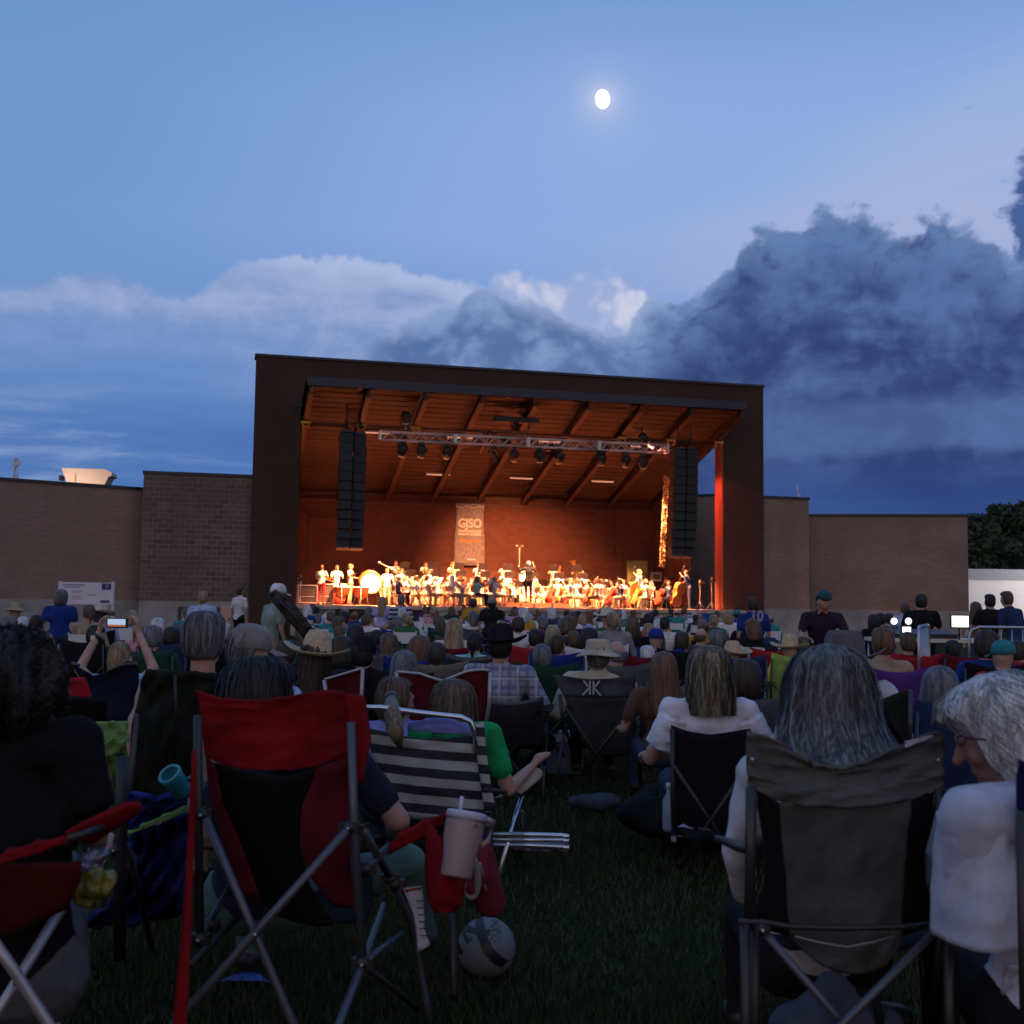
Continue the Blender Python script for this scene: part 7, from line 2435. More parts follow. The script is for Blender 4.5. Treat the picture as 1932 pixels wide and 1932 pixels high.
def hub(pt, m, parent, name='joint', r=(0.026, 0.02, 0.022), rivet=True):
    c = P(*pt)
    mb = MB(); mb.sphere((c.x, c.y, c.z), r, n=12, m=8); mb.box((c.x, c.y, c.z), (r[0] * 2.2, r[1] * 1.4, r[2] * 1.3))
    o = mb.build(name, m, parent)
    if rivet:
        mb = MB(); mb.sphere((c.x, c.y - r[1] - 0.001, c.z), 0.0055, n=8, m=6); mb.build('rivet', M_POLEL, o)
    return o


GRAYTUBE = mat('tube_grey', (0.095, 0.10, 0.12), 0.4, 0.5)
DARKTUBE = mat('tube_dark', (0.045, 0.042, 0.04), 0.4, 0.5)
M_REDC = fab('chair_red', (0.19, 0.006, 0.010), bscale=30)
M_MARC = fab('mesh_maroon', (0.130, 0.014, 0.024), weave=0.8)
M_BLKC = fab('chair_black', (0.0075, 0.0085, 0.010))
M_GRYC = fab('chair_greyfabric', (0.094, 0.096, 0.092), bscale=30)
M_BLKM = fab('mesh_black', (0.010, 0.010, 0.012), weave=0.8)

# ------------------------------------------------------------ red camp chair (centre left)
B = thing('camp_chair', 'red and black high-backed camp chair with grey crossed legs, nearest at centre left', 'camp chair', (0, 0, 0), 0, 'large camp chairs in the front row')
D = 3.3
sheet('backrest_yoke', [(369, 1301, 0), (376, 1330, 0), (381, 1380, 0), (387, 1428, 0)], [(688, 1330, 0), (689, 1370, 0), (676, 1405, 0), (655, 1431, 0)], D, D + .02, M_REDC, B, 34, 44, 0.03, 0.006,
      top=[(0,), (10,), (14,), (12,), (2,), (-8,), (-22,), (-18,), (2,)], bot=[(0,), (14,), (22,), (24,), (24,), (22,), (16,), (8,), (0,)], wr=0.007, seed=3)
sheet('yoke_corner', [(654, 1308, 0), (660, 1380, 0), (662, 1440, 0), (668, 1480, 0)], [(684, 1316, 0), (690, 1380, 0), (688, 1430, 0), (682, 1475, 0)], D - .012, D - .01, M_REDC, B, 8, 5, 0.01, 0.02)
sheet('mesh_panel', [(388, 1430, 0), (396, 1513, 0), (427, 1610, 0), (458, 1693, 0)], [(405, 1444, 0), (420, 1520, 0), (464, 1617, 0), (492, 1700, 0)], D + .02, D + .20, M_MARC, B, 12, 4, 0.0)
sheet('center_panel', [(404, 1440, 0), (419, 1520, 0), (463, 1617, 0), (490, 1700, 0)], [(599, 1452, 0), (570, 1523, 0), (566, 1593, 0), (586, 1655, 0), (630, 1712, 0)], D + .024, D + .26, M_BLKC, B, 16, 14, 0.0,
      top=[(0,), (14,), (20,), (18,), (0,)], bot=[(2,), (26,), (34,), (40,), (34,)], seed=5)
sheet('mesh_panel', [(598, 1452, 0), (569, 1523, 0), (565, 1593, 0), (585, 1655, 0), (629, 1710, 0)], [(656, 1430, 0), (658, 1520, 0), (660, 1600, 0), (664, 1665, 0), (672, 1716, 0)], D + .018, D + .22, M_MARC, B, 16, 6, 0.0, seed=9)
sheet('seat', [(491, 1700, 0), (520, 1722, 0), (560, 1738, 0)], [(700, 1640, 0), (706, 1700, 0), (690, 1738, 0)], D + .55, D + .24, M_BLKC, B, 8, 12, 0.0)
rod('back_post', [(373, 1350, D - .03), (374, 1540, D - .03), (377, 1771, D - .02)], .0125, DARKTUBE, B)
rod('back_post', [(662, 1362, D - .03), (668, 1560, D - .03), (684, 1817, D - .02)], .0125, GRAYTUBE, B)
hub((382, 1536, D - .03), M_HUB, B); hub((658, 1561, D - .03), M_HUB, B); hub((668, 1566, D), M_HUB, B, rivet=False)
hub((377, 1771, D - .02), M_HUB, B); hub((684, 1817, D - .02), M_HUB, B)
rod('leg', [(388, 1543, D - .045), (481, 1762, D - .045), (553, 1932, D - .045), (607, 2060, D - .045)], .0125, GRAYTUBE, B)
rod('leg', [(654, 1567, D - .07), (481, 1762, D - .07), (360, 1898, D - .07), (226, 2050, D - .07)], .0125, GRAYTUBE, B)
mb = MB(); c = P(481, 1764, D - .085); mb.sphere(c, .006, n=8, m=6); mb.build('rivet', M_POLEL, B)
rod('side_brace', [(686, 1568, D), (736, 1655, D + .30)], .0115, GRAYTUBE, B)
rod('side_brace', [(724, 1708, D + .30), (686, 1812, D), (640, 1932, D - .22), (615, 2000, D - .3)], .0115, GRAYTUBE, B)
rod('side_brace', [(735, 1655, D + .3), (775, 1740, D + .5), (806, 1890, D + .5), (812, 1930, D + .5)], .0115, GRAYTUBE, B)
rod('side_brace', [(684, 1817, D), (760, 1760, D + .45)], .0105, GRAYTUBE, B)
rod('side_brace', [(690, 1825, D + .05), (790, 1905, D + .6)], .009, DARKTUBE, B)
hub((737, 1658, D + .3), M_HUB, B, rivet=False); hub((745, 1668, D + .3), M_HUB, B, rivet=False)
rod('side_brace', [(377, 1771, D), (444, 1655, D + .4)], .0105, DARKTUBE, B)
rod('side_brace', [(360, 1820, D), (460, 1720, D + .5)], .0095, DARKTUBE, B)
hub((395, 1745, D + .1), M_HUB, B)
rod('armrest_bar', [(688, 1640, D + .05), (735, 1597, D + .30)], .0125, GRAYTUBE, B)
hub((690, 1640, D + .05), M_HUB, B, rivet=False)
sheet('armrest', [(722, 1600, 0), (736, 1612, 0)], [(842, 1530, 0), (840, 1555, 0)], D + .27, D + .27, M_REDC, B, 4, 10, 0.0, 0.02, wr=.01)
sheet('cup_holder', [(806, 1545, 0), (800, 1640, 0), (806, 1700, 0), (820, 1722, 0)], [(880, 1650, 0), (876, 1690, 0), (868, 1712, 0), (856, 1722, 0)], D + .22, D + .20, M_REDC, B, 10, 10, -0.06, 0.006, wr=.008)
rod('front_leg', [(852, 1700, D + .5), (857, 1870, D + .5), (859, 1885, D + .5)], .0125, DARKTUBE, B)
sheet('carry_strap', [(362, 1415, 0), (355, 1560, 0), (342, 1760, 0), (325, 1932, 0), (315, 2040, 0)], [(371, 1415, 0), (366, 1560, 0), (360, 1760, 0), (352, 1932, 0), (348, 2040, 0)], D - .08, D - .2, M_REDC, B, 14, 3, 0.0, 0.004, wr=.003)
tg = sheet('care_tag', [(760, 1676, 0), (780, 1725, 0), (786, 1765, 0), (788, 1797, 0)], [(797, 1671, 0), (800, 1720, 0), (801, 1755, 0), (812, 1783, 0)], D + .28, D + .26, mat('tag_white', (0.42, 0.42, 0.46), 0.7, var=.1, vscale=30), B, 10, 4, 0.0, 0.001, wr=.006)
sheet('tag_stripe', [(762, 1678, 0), (766, 1684, 0)], [(796, 1672, 0), (797, 1677, 0)], D + .274, D + .274, mat('tag_red', (0.35, 0.05, 0.03), 0.7), tg, 2, 3, 0.0, 0.001)
mb = MB()
for k in range(6): mb.box(P(792 + k * 1.5, 1700 + k * 13, D + .262), (.022, .002, .003))
mb.build('printed_lines', M_BLACK, tg)


# tumbler with straw in the cup holder
def tumbler(px, py0, py1, d, w, label):
    a, b = P(px, py0, d), P(px - 6, py1, d)
    t = thing('tumbler', label, 'tumbler', b)
    H = (a - b).length
    t.rotation_euler = (radians(-14), radians(9), 0)
    r = w / 2
    mb = MB(); mb.lathe((0, 0, 0), [(0, 0), (r * .74, 0), (r * .78, .006), (r * .80, H * .3), (r * .97, H * .62), (r * .98, H * .86)], n=28); mb.build('body', mat('tumbler_pink', (0.33, 0.235, 0.22), 0.45), t)
    mb = MB(); mb.lathe((0, 0, 0), [(r * .98, H * .865), (r * .99, H * .865), (r * .99, H * .885), (r * .98, H * .885)], n=28); mb.build('band', M_POLEL, t)
    mb = MB(); mb.lathe((0, 0, 0), [(r * .97, H * .886), (r * 1.02, H * .89), (r * 1.02, H * .98), (r * .97, H), (r * .88, H), (r * .86, H * .975), (0, H * .97)], n=28)
    mb.box((0, 0, H * .985), (r * 1.5, r * .5, .010)); lid = mb.build('lid', mat('lid_white', (0.50, 0.49, 0.60), 0.4), t)
    mb = MB(); mb.tube([(-r * .35, 0, H * .95), (-r * .38, -.01, H * 1.22)], .006, n=8); mb.build('straw', mat('straw_clear', (0.55, 0.55, 0.62), 0.2), lid)
    mb = MB(); mb.tube([(r * .96, -r * .1, H * .93), (r * 1.32, -r * .1, H * .92), (r * 1.30, -r * .1, H * .60), (r * .98, -r * .1, H * .52)], .011, n=8); mb.build('handle', mat('tumbler_pink', (0, 0, 0)), t)
    mb = MB(); q = [(-.012, .02), (-.005, .028), (.004, .012), (.012, .032), (.016, .02)]
    mb.tube([(r * .35 + x, -r * .86, H * .66 + z) for x, z in q], .0014, n=4); mb.build('scribble_mark', mat('mark_dark', (0.12, 0.08, 0.08), 0.6), t)


tumbler(866, 1532, 1655, D + .13, .118, 'pale pink insulated tumbler with white lid and straw in the red cup holder')
# sneaker hanging beyond the cup
t = thing('sneaker', 'red high-top sneaker with white sole behind the tumbler', 'shoe', (0, 0, 0))
B_ = Body(); V = P
B_.cap(P(888, 1665, D + .5), P(905, 1610, D + .55), .045, .05, 0, .7); B_.cap(P(905, 1640, D + .55), P(925, 1700, D + .62), .05, .055, 0); B_.cap(P(915, 1612, D + .6), P(930, 1690, D + .62), .035, .04, 0)
me = B_.mesh('upper', .012, 5); o = link('upper', me, t); set_slots(o, [fab('canvas_red', (0.17, 0.02, 0.03))] * 4)
mb = MB(); pts = [P(886 + 15 * cos(a) + 4 * sin(a), 1650 + 43 * sin(a), D + .46 + .03 * sin(a)) for a in [k * pi / 12 for k in range(25)]]
mb.tube(pts, .010, n=8, cap=False); mb.build('sole_rim', mat('sole_white', (0.36, 0.33, 0.30), 0.7), t)
mb = MB(); mb.tube([P(905 + 2 * k, 1628 + k * 9, D + .47 + .01 * k) for k in range(7)], .004, n=5); mb.build('laces', mat('sole_white', (0, 0, 0)), t)

# ball on the grass
bp = P(918, 1771, 4.33)
t = thing('ball', 'black and white volleyball on the grass beside the red chair', 'ball', (bp.x, bp.y, .106))
mb = MB(); mb.sphere((0, 0, 0), .105, n=110, m=76)
o = mb.build('cover', [mat('ball_white', (0.14, 0.14, 0.148), 0.6), mat('ball_black', (0.008, 0.008, 0.012), 0.5), fab('ball_speckle', (0.12, 0.14, 0.14), var=.8, vscale=120)], t)
for pl in o.data.polygons:
    c = pl.center.normalized(); q = Matrix.Rotation(radians(38), 3, 'Y') @ c
    if abs(q.x - 0.18 - 0.25 * q.z * q.z) < 0.17 and q.y < .3 and q.z > -.7: pl.material_index = 1
    elif q.z > 0.62 and -0.35 < q.x < 0.0 or (q.z > 0.45 and abs(q.x + .75) < .14): pl.material_index = 1 if q.x < -.2 else 2
    if abs(c.x + 0.25) < .45 and 0.62 < c.z < 0.80 and c.y < 0: pl.material_index = 1
    if 0.12 < c.x < 0.5 and c.z > 0.45 and c.y < 0: pl.material_index = 2
t = thing('paper_scrap', 'small blue leaf-shaped scrap lying on the grass under the red chair', 'litter', (0, 0, 0))
gp = P(462, 1858, 1.0); gd = EYE / ((EYE - gp.z) / 1.0); gq = P(462, 1858, gd)
mb = MB(); mb.grid([[(gq.x - .09 + .045 * i, gq.y + (.05 * j - .05) * sin(pi * i / 4) , .012 + .02 * sin(pi * i / 4)) for i in range(5)] for j in range(3)], 0, .003); mb.build('scrap', mat('scrap_blue', (0.05, 0.09, 0.40), 0.6), t)

SHIRTS['shorts'] = fab('cloth_shorts', (0.085, 0.085, 0.09)); SHIRTS['seafoam'] = fab('cloth_seafoam', (0.09, 0.15, 0.13))
# ------------------------------------------------------------ person in the red chair
FG = 'people seated in the front rows'


def custom_person(label, loc, yaw, key, maker, mats, hair, hc, profhair=None, strands=2500, vox=.011, folds=.006, seed=1, k=1.0, hw=1.0, amp=.03, wave=0.0, hat=None, hatm=None, flare=0.0, scale=1.0, wide=1.0):
    kw = dict(k=k, amp=amp, wave=wave, width=hw, flare=flare)
    if profhair: kw['prof'] = profhair
    return person(label, loc, yaw, key, maker, mats, hair, hc, hat, hatm, FG, scale, vox, True, strands, folds, seed, kw, 5, wide)


def loc_of(px, ytop, d, s=1.0, drop=0.0):
    q = P(px, ytop, d); return q


# shared: seated, head height from the pixel; hips 0.12 m in front of the chair back
def front_person(px, ytop, d, label, hair, hc, shirt, trous, arms='rest', yaw=0.0, head=0.0, pitch=0.05, roll=0.0, sleeve='short', skin=0, over=None, shirtm=None, lean=.20, seed=1, base=None, **kw):
    q = P(px, ytop, d)
    hz = {'afro': .185, 'full': .150, 'bob': .138, 'long': .136}.get(hair, .128)
    s = kw.pop('scale', 1.0)
    seat = .30
    # total head-top height of the model with seat .30, H h is seat+.09+.54f cos(lean)+.135f+hz ; solve f
    tot = q.z / s
    f = (tot - seat - .09 - hz) / (.54 * cos(lean) + .135)
    f = max(.80, min(1.15, f))
    seat2 = tot - .09 - hz - f * (.54 * cos(lean) + .135)
    bulk = kw.pop('bulk', 1.0); W = kw.pop('W', .19); hoff = kw.pop('hoff', None)
    loc = Vector((q.x, d + kw.pop('dy', .04 + sin(lean) * .5), 0))
    ov = None
    if over: ov = {k_: (Matrix.Rotation(-yaw, 3, 'Z') @ (Vector(v_) - loc)) / s for k_, v_ in over.items()}
    fem = False
    lg = kw.pop('legs', 'long'); fg_ = kw.pop('fingers', False)
    mk = lambda: seated(seat2, .86 * f, lean, head, pitch, roll, arms=arms, sleeve=sleeve, fem=fem, near=True, over=ov, hoff=hoff, bulk=bulk, W=W, legs=lg, fingers=fg_)
    return custom_person(label, loc, yaw, ('front', px, ytop), mk, [SKINS[skin], shirtm or SHIRTS[shirt], SHIRTS[trous], kw.pop('shoe', SHOE)], hair, hc, seed=seed, scale=s, **kw)


M_TEEN = fab('tee_navy', (0.018, 0.022, 0.036))
front_person(486, 1243, 3.70, 'person with thick black hair in dark navy t-shirt sunk in the red camp chair', 'full', 'black', 'navy', 'seafoam', head=-.5, pitch=.10, roll=-.15, shirtm=M_TEEN, W=.20,
             over={'sh0': P(470, 1440, 3.80), 'el0': P(450, 1600, 3.9), 'wr0': P(470, 1620, 4.05), 'sh1': P(662, 1440, 3.66), 'el1': P(752, 1548, 3.66), 'wr1': P(742, 1562, 3.98), 'hd1': P(486, 1243, 3.62) + Vector((-0.6, 1.0, 0)), 'kn1': P(772, 1625, 4.0), 'an1': P(800, 1760, 4.1)},
             k=1.05, hw=1.12, strands=2600, amp=.05, seed=4, vox=.0075)

# ------------------------------------------------------------ grey camp chair (right)
D = 2.84
z5 = ZC(1400, 1260, .4078)
C_ = thing('camp_chair', 'large grey and black camp chair at the right with crossed rear legs', 'camp chair', (0, 0, 0), 0, 'large camp chairs in the front row')
zz = lambda l: [z5(*q) + (0,) for q in l]
sheet('backrest_yoke', zz([(230, 497), (232, 600), (234, 700), (236, 765)]), zz([(1197, 503), (1198, 600), (1197, 700), (1195, 772)]), D, D + .015, M_GRYC, C_, 34, 56, 0.05, .006,
      top=[(0,), (12,), (28,), (56,), (68,), (68,), (60,), (42,), (22,), (4,), (0,)], bot=[(0,), (26,), (34,), (38,), (38,), (36,), (30,), (20,), (0,)], wr=.012, seed=7)
sheet('center_panel', zz([(385, 850), (400, 1050), (422, 1250), (432, 1445), (436, 1500)]), zz([(1042, 838), (1020, 1050), (1002, 1250), (996, 1445), (994, 1540)]), D + .03, D + .16, M_GRYC, C_, 44, 34, .03,
      bot=[(0,), (30,), (52,), (62,), (66,), (60,), (44,), (0,)], wr=.006, seed=11)
sheet('mesh_panel', zz([(272, 788), (300, 920), (325, 1080), (324, 1230), (275, 1390), (300, 1470)]), zz([(386, 848), (398, 1000), (412, 1150), (424, 1300), (432, 1445), (436, 1500)]), D + .025, D + .15, M_BLKM, C_, 16, 5, 0)
sheet('mesh_panel', zz([(1041, 838), (1024, 1000), (1010, 1150), (1000, 1300), (996, 1445), (994, 1500)]), zz([(1152, 790), (1140, 920), (1096, 1080), (1097, 1230), (1150, 1370), (1190, 1440)]), D + .025, D + .15, M_BLKM, C_, 16, 5, 0)
for sx, pl in ((0, [(272, 788), (300, 920), (327, 1080), (325, 1230), (277, 1385)]), (1, [(1152, 800), (1139, 920), (1095, 1080), (1096, 1230), (1140, 1350), (1190, 1400)])):
    rod('piping', [z5(*q) + (D + .03 + .03 * i,) for i, q in enumerate(pl)], .006, DARKTUBE, C_, 6)
rod('back_post', [z5(250, 770) + (D - .02,), z5(248, 1100) + (D - .02,), z5(243, 1460) + (D - .02,)], .0135, DARKTUBE, C_)
rod('back_post', [z5(1178, 780) + (D - .02,), z5(1185, 1100) + (D - .02,), z5(1192, 1460) + (D - .02,)], .0125, DARKTUBE, C_)
rod('leg', [z5(222, 1440) + (D - .03,), z5(224, 1932) + (D - .05,), z5(226, 2180) + (D - .06,)], .0125, DARKTUBE, C_)
rod('leg', [z5(268, 1440) + (D,), z5(266, 1932) + (D,), z5(264, 2150) + (D,)], .0125, DARKTUBE, C_)
rod('leg', [z5(1215, 1440) + (D - .02,), z5(1222, 1932) + (D - .03,), z5(1226, 2150) + (D - .04,)], .0125, DARKTUBE, C_)
rod('leg', [z5(1085, 1530) + (D + .45,), z5(1110, 1880) + (D + .45,)], .0115, DARKTUBE, C_)
rod('leg', [z5(1190, 1480) + (D + .1,), z5(1140, 1932) + (D + .4,)], .0115, DARKTUBE, C_)
rod('cross_brace', [z5(303, 1468) + (D - .05,), z5(700, 1932) + (D - .05,), z5(860, 2120) + (D - .05,)], .0105, GRAYTUBE, C_)
rod('cross_brace', [z5(1157, 1473) + (D - .075,), z5(700, 1932) + (D - .075,), z5(520, 2110) + (D - .075,)], .0105, GRAYTUBE, C_)
for q in ((303, 1468), (1157, 1473)): hub(z5(*q) + (D - .06,), M_HUB, C_, r=(.016, .012, .016))
for q in ((257, 635), (1170, 637)):
    mb = MB(); mb.sphere(P(*z5(*q), D - .012), .0055, n=8, m=6); mb.build('rivet', M_POLEL, C_)
rod('rear_rail', [z5(188, 1430) + (D - .035,), z5(310, 1432) + (D - .035,), z5(440, 1455) + (D - .03,), z5(700, 1462) + (D - .03,), z5(1000, 1455) + (D - .03,), z5(1240, 1440) + (D - .035,)], .007, DARKTUBE, C_)
rod('seam_trim', [z5(465, 1502) + (D + .12,), z5(600, 1535) + (D + .10,), z5(722, 1555) + (D + .09,), z5(850, 1530) + (D + .10,), z5(955, 1500) + (D + .12,)], .0028, mat('trim_pale', (0.30, 0.30, 0.27), 0.5), C_, 5)
sheet('seat', zz([(300, 1470), (330, 1500), (436, 1560)]), zz([(1190, 1450), (1150, 1500), (994, 1560)]), D + .5, D + .18, M_BLKC, C_, 6, 12, 0, .006)
a = ZC(1100, 1540, .2381)
rod('arm_loop', [a(1370, 575) + (3.5,), a(1480, 600) + (3.25,), a(1580, 650) + (3.05,), a(1680, 665) + (2.96,), a(1775, 650) + (2.97,)], .012, DARKTUBE, C_)
sheet('armrest', [a(1000, 540) + (0,), a(1005, 552) + (0,)], [a(1560, 635) + (0,), a(1560, 655) + (0,)], 3.5, 3.5, M_BLKC, C_, 3, 8, -.1, .03)
t = thing('sandal_pouch', 'pink and white cloth pouch lying on the left armrest of the grey chair', 'pouch', (0, 0, 0))
sheet('pouch_body', [a(1010, 520) + (0,), a(1015, 540) + (0,), a(1050, 552) + (0,)], [a(1400, 530) + (0,), a(1410, 560) + (0,), a(1400, 572) + (0,)], 3.52, 3.48, mat('pink_cloth', (0.42, 0.26, 0.36), 0.8, var=.2, vscale=30), t, 4, 12, .02, .02, top=[(2,), (-10,), (-12,), (-8,), (8,), (10,), (0,)])
sheet('dark_print', [a(1235, 485) + (0,), a(1265, 540) + (0,)], [a(1370, 505) + (0,), a(1375, 545) + (0,)], 3.465, 3.462, M_BLACK, t, 3, 6, 0, .004)
# paper leaflet over the top edge
t = thing('leaflet', 'pinkish folded leaflet tucked on the top edge of the grey chair', 'paper', (0, 0, 0))
sheet('paper_sheet', zz([(1003, 548), (1008, 578)]), zz([(1140, 514), (1145, 528)]), D - .01, D - .02, mat('paper_pink', (0.40, 0.33, 0.42), 0.7), t, 3, 6, 0, .002, wr=.01)
rod('fold_crease', [z5(1040, 541) + (D - .016,), z5(1048, 566) + (D - .018,)], .0015, MATS['paper_pink'], t, 5)

# lady with the long grey hair
HP_LONG = [(.138, .012, .012, -.010), (.128, .052, .062, -.010), (.100, .088, .102, -.010), (.050, .112, .122, -.012), (-.020, .124, .126, -.018), (-.080, .132, .118, -.028),
           (-.130, .150, .108, -.090), (-.175, .165, .092, -.165), (-.205, .155, .072, -.210), (-.225, .10, .05, -.225)]
M_LINEN = fab('linen_white', (0.50, 0.50, 0.53), bscale=20, weave=.3)
front_person(1568, 1217, 3.16, 'woman with long grey hair in a white long-sleeved top in the large grey chair', 'long', 'grey', 'white', 'black', head=.0, pitch=.08, sleeve='long', shirtm=M_LINEN, W=.205,
             over={'sh0': P(1430, 1462, 3.22), 'el0': P(1392, 1612, 3.28), 'wr0': P(1405, 1690, 3.42), 'hd0': P(1568, 1217, 3.08) + Vector((.3, 1, -.2))},
             profhair=HP_LONG, k=1.0, hw=1.0, strands=7000, amp=.075, wave=.02, seed=2, flare=.25)
# small rucksack hanging under the grey chair
t = thing('rucksack', 'small blue-grey drawstring rucksack hanging under the large grey chair', 'bag', (0, 0, 0))
rk = Body()
rk.cap(P(*z5(640, 1760), 2.95), P(*z5(600, 2000), 2.92), .05, .14, 0, .8); rk.cap(P(*z5(640, 1760), 2.95), P(*z5(760, 1990), 2.92), .045, .12, 0, .8); rk.cap(P(*z5(640, 1725), 2.95), P(*z5(655, 1790), 2.94), .03, .05, 0)
me = rk.mesh('bag_body', .012, 4); 
for v in me.vertices: v.co += Vector(v.normal) * .012 * noise.noise(v.co * 14)
o = link('bag_body', me, t); set_slots(o, [fab('bag_bluegrey', (0.060, 0.066, 0.090))] * 4)
rod('strap', [z5(750, 1790) + (2.93,), z5(850, 1780) + (2.90,), z5(880, 1880) + (2.86,), z5(870, 2050) + (2.84,)], .012, M_BLKC, t)
rod('strap', [z5(560, 1790) + (2.93,), z5(450, 1880) + (2.9,), z5(380, 2000) + (2.88,)], .004, M_BLKC, t)
t = thing('shoe_pair', 'dark shoe on the grass behind the rucksack', 'shoe', (0, 0, 0))
sb = Body(); sb.cap(P(*z5(900, 1870), 3.3), P(*z5(960, 1900), 3.25), .035, .05, 0, .8); me = sb.mesh('upper', .012, 4); o = link('upper', me, t); set_slots(o, [SHOE] * 4)
rod('trim', [z5(915, 1845) + (3.26,), z5(975, 1880) + (3.22,)], .004, MATS['sole_white'], t, 5)

# ------------------------------------------------------------ white-haired woman, right edge
HP_W = [(.140, .012, .012, -.010), (.132, .052, .060, -.010), (.108, .088, .098, -.010), (.060, .110, .122, -.012), (.010, .118, .130, -.014), (-.045, .116, .128, -.020),
        (-.090, .104, .112, -.030), (-.125, .080, .085, -.038), (-.145, .05, .05, -.04)]
d4 = 2.62
SHIRTS['linen'] = fab('linen_blue', (0.50, 0.52, 0.62), bscale=18, weave=.3)
wl = P(1890, 1280, d4)
DW, _, _ = front_person(2045, 1282, d4 + .1, 'woman with short curly white hair and glasses in white linen shirt at right edge', 'bob', 'white', 'white', 'black', hoff=(-.185, -.02, 0), head=1.15, pitch=.38, sleeve='short', skin=1, shirtm=fab('linen_blue', (0.50, 0.52, 0.62), bscale=18, weave=.3),
             over={'sh0': P(1832, 1545, 2.62), 'el0': P(1842, 1755, 2.66), 'wr0': P(1935, 1770, 2.95), 'hd0': P(1990, 1760, 3.2), 'sh1': P(2080, 1520, 2.72), 'el1': P(2110, 1740, 2.75)},
             profhair=HP_W, k=1.06, strands=7000, amp=.12, wave=.05, seed=6, flare=.25, bulk=1.22, folds=.004, vox=.0075)
t = thing('glasses', 'dark-framed glasses on the white-haired woman', 'glasses', (0, 0, 0))
gx = [(1806, 1452), (1822, 1458), (1838, 1462)]
rod('frame', [(1806, 1392, 2.66), (1809, 1402, 2.65), (1819, 1404, 2.64), (1823, 1394, 2.64), (1815, 1387, 2.65), (1806, 1392, 2.66)], .003, M_BLACK, t, 6)
rod('temple', [(1823, 1392, 2.64), (1859, 1396, 2.60)], .0025, M_BLACK, t, 6)
t = thing('cloth_strip', 'pale blue cloth strip hanging at the right edge below the linen shirt', 'cloth', (0, 0, 0))
sheet('cloth', zz([(1500, 1640), (1478, 1790)]), zz([(1575, 1650), (1560, 1815)]), 2.75, 2.78, MATS['linen_blue'], t, 8, 4, .01, .004, wr=.012)
t = thing('camp_chair', 'dark blue chair edge beside the white-haired woman', 'camp chair', (0, 0, 0), 0, 'large camp chairs in the front row')
sheet('backrest', zz([(1575, 645), (1568, 700), (1570, 900), (1590, 1100)]), [(2060, 1540, 0), (2065, 1570, 0), (2070, 1690, 0), (2075, 1780, 0)], 2.50, 2.55, fab('chair_deepblue', (0.012, 0.016, 0.07)), t, 8, 8, .03, .012)
rod('back_post', [(1927, 1530, 2.49), (1932, 1800, 2.50), (1940, 2100, 2.5)], .012, DARKTUBE, t)
rod('back_post', [(2070, 1530, 2.52), (2075, 2100, 2.5)], .012, DARKTUBE, t)

# ------------------------------------------------------------ person with black curls, left edge, in a red folding chair
d3 = 2.95
q_ = P(8, 1165, d3)
front_person(8, 1166, d3, 'man with black curly hair, black t-shirt and grey shorts at the left edge', 'afro', 'black', 'black', 'shorts', head=-.2, skin=0, sleeve='short', W=.21, lean=.12,
             shirtm=fab('tee_black', (0.0065, 0.007, 0.009)), legs='short', shoe=mat('sneaker_black', (0.012, 0.012, 0.016), 0.6),
             over={'sh1': P(138, 1400, 2.98), 'el1': P(180, 1560, 3.02), 'wr1': P(175, 1640, 3.3), 'hd1': P(175, 1660, 3.6), 'kn1': P(120, 1640, 3.62), 'an1': P(92, 1815, 3.80), 'toe1': P(85, 1868, 3.86), 'kn0': P(20, 1640, 3.6), 'an0': P(-10, 1815, 3.8), 'toe0': P(-10, 1868, 3.86)},
             strands=0, amp=.16, seed=8, k=.86, hw=1.05, bulk=1.17, vox=.0065)
t = thing('sock', 'short white sock of the man at the left edge', 'sock', (0, 0, 0))
mb = MB(); c0, c1 = P(93, 1788, 3.79), P(91, 1812, 3.80); mb.tube([c0, c1], .052, n=16); mb.build('knit', mat('sock_white', (0.34, 0.33, 0.33), 0.9), t)
mb = MB(); mb.tube([c0 + Vector((0, 0, .004)), c0 - Vector((0, 0, .006))], .0545, n=16); mb.build('cuff', mat('sock_white', (0, 0, 0)), t)
A_ = thing('folding_chair', 'red folding chair with pale crossed legs at the left edge', 'folding chair', (0, 0, 0))
sheet('armrest', [(-20, 1622, 0), (-20, 1640, 0)], [(121, 1576, 0), (124, 1592, 0)], 2.75, 2.75, M_REDC, A_, 3, 8, 0, .02)
sheet('armrest', [(122, 1574, 0), (150, 1590, 0), (176, 1592, 0)], [(238, 1521, 0), (270, 1521, 0), (268, 1532, 0)], 2.9, 2.95, M_REDC, A_, 5, 10, 0, .014)
rod('arm_bar', [(120, 1585, 2.80), (195, 1562, 2.88)], .010, DARKTUBE, A_)
sheet('seat_side', [(-60, 1640, 0), (-60, 1730, 0), (-60, 1800, 0)], [(150, 1635, 0), (146, 1675, 0), (128, 1715, 0)], 2.80, 2.86, fab('seat_darkred', (0.07, 0.006, 0.008)), A_, 6, 8, 0, .02)
PALET = mat('tube_pale', (0.36, 0.35, 0.36), 0.35, 0.5)
rod('leg', [(141, 1672, 3.00), (29, 1856, 2.85), (-60, 2000, 2.75)], .0135, PALET, A_)
rod('leg', [(-30, 1650, 2.95), (20, 1735, 3.0), (105, 1932, 3.05), (125, 1985, 3.05)], .0135, PALET, A_)
rod('leg', [(-40, 1735, 2.75), (29, 1835, 2.78), (92, 1932, 2.80), (125, 1985, 2.8)], .0135, PALET, A_)
mb = MB(); mb.sphere(P(29, 1856, 2.83), .006, n=8, m=6); mb.build('rivet', M_BLACK, A_)
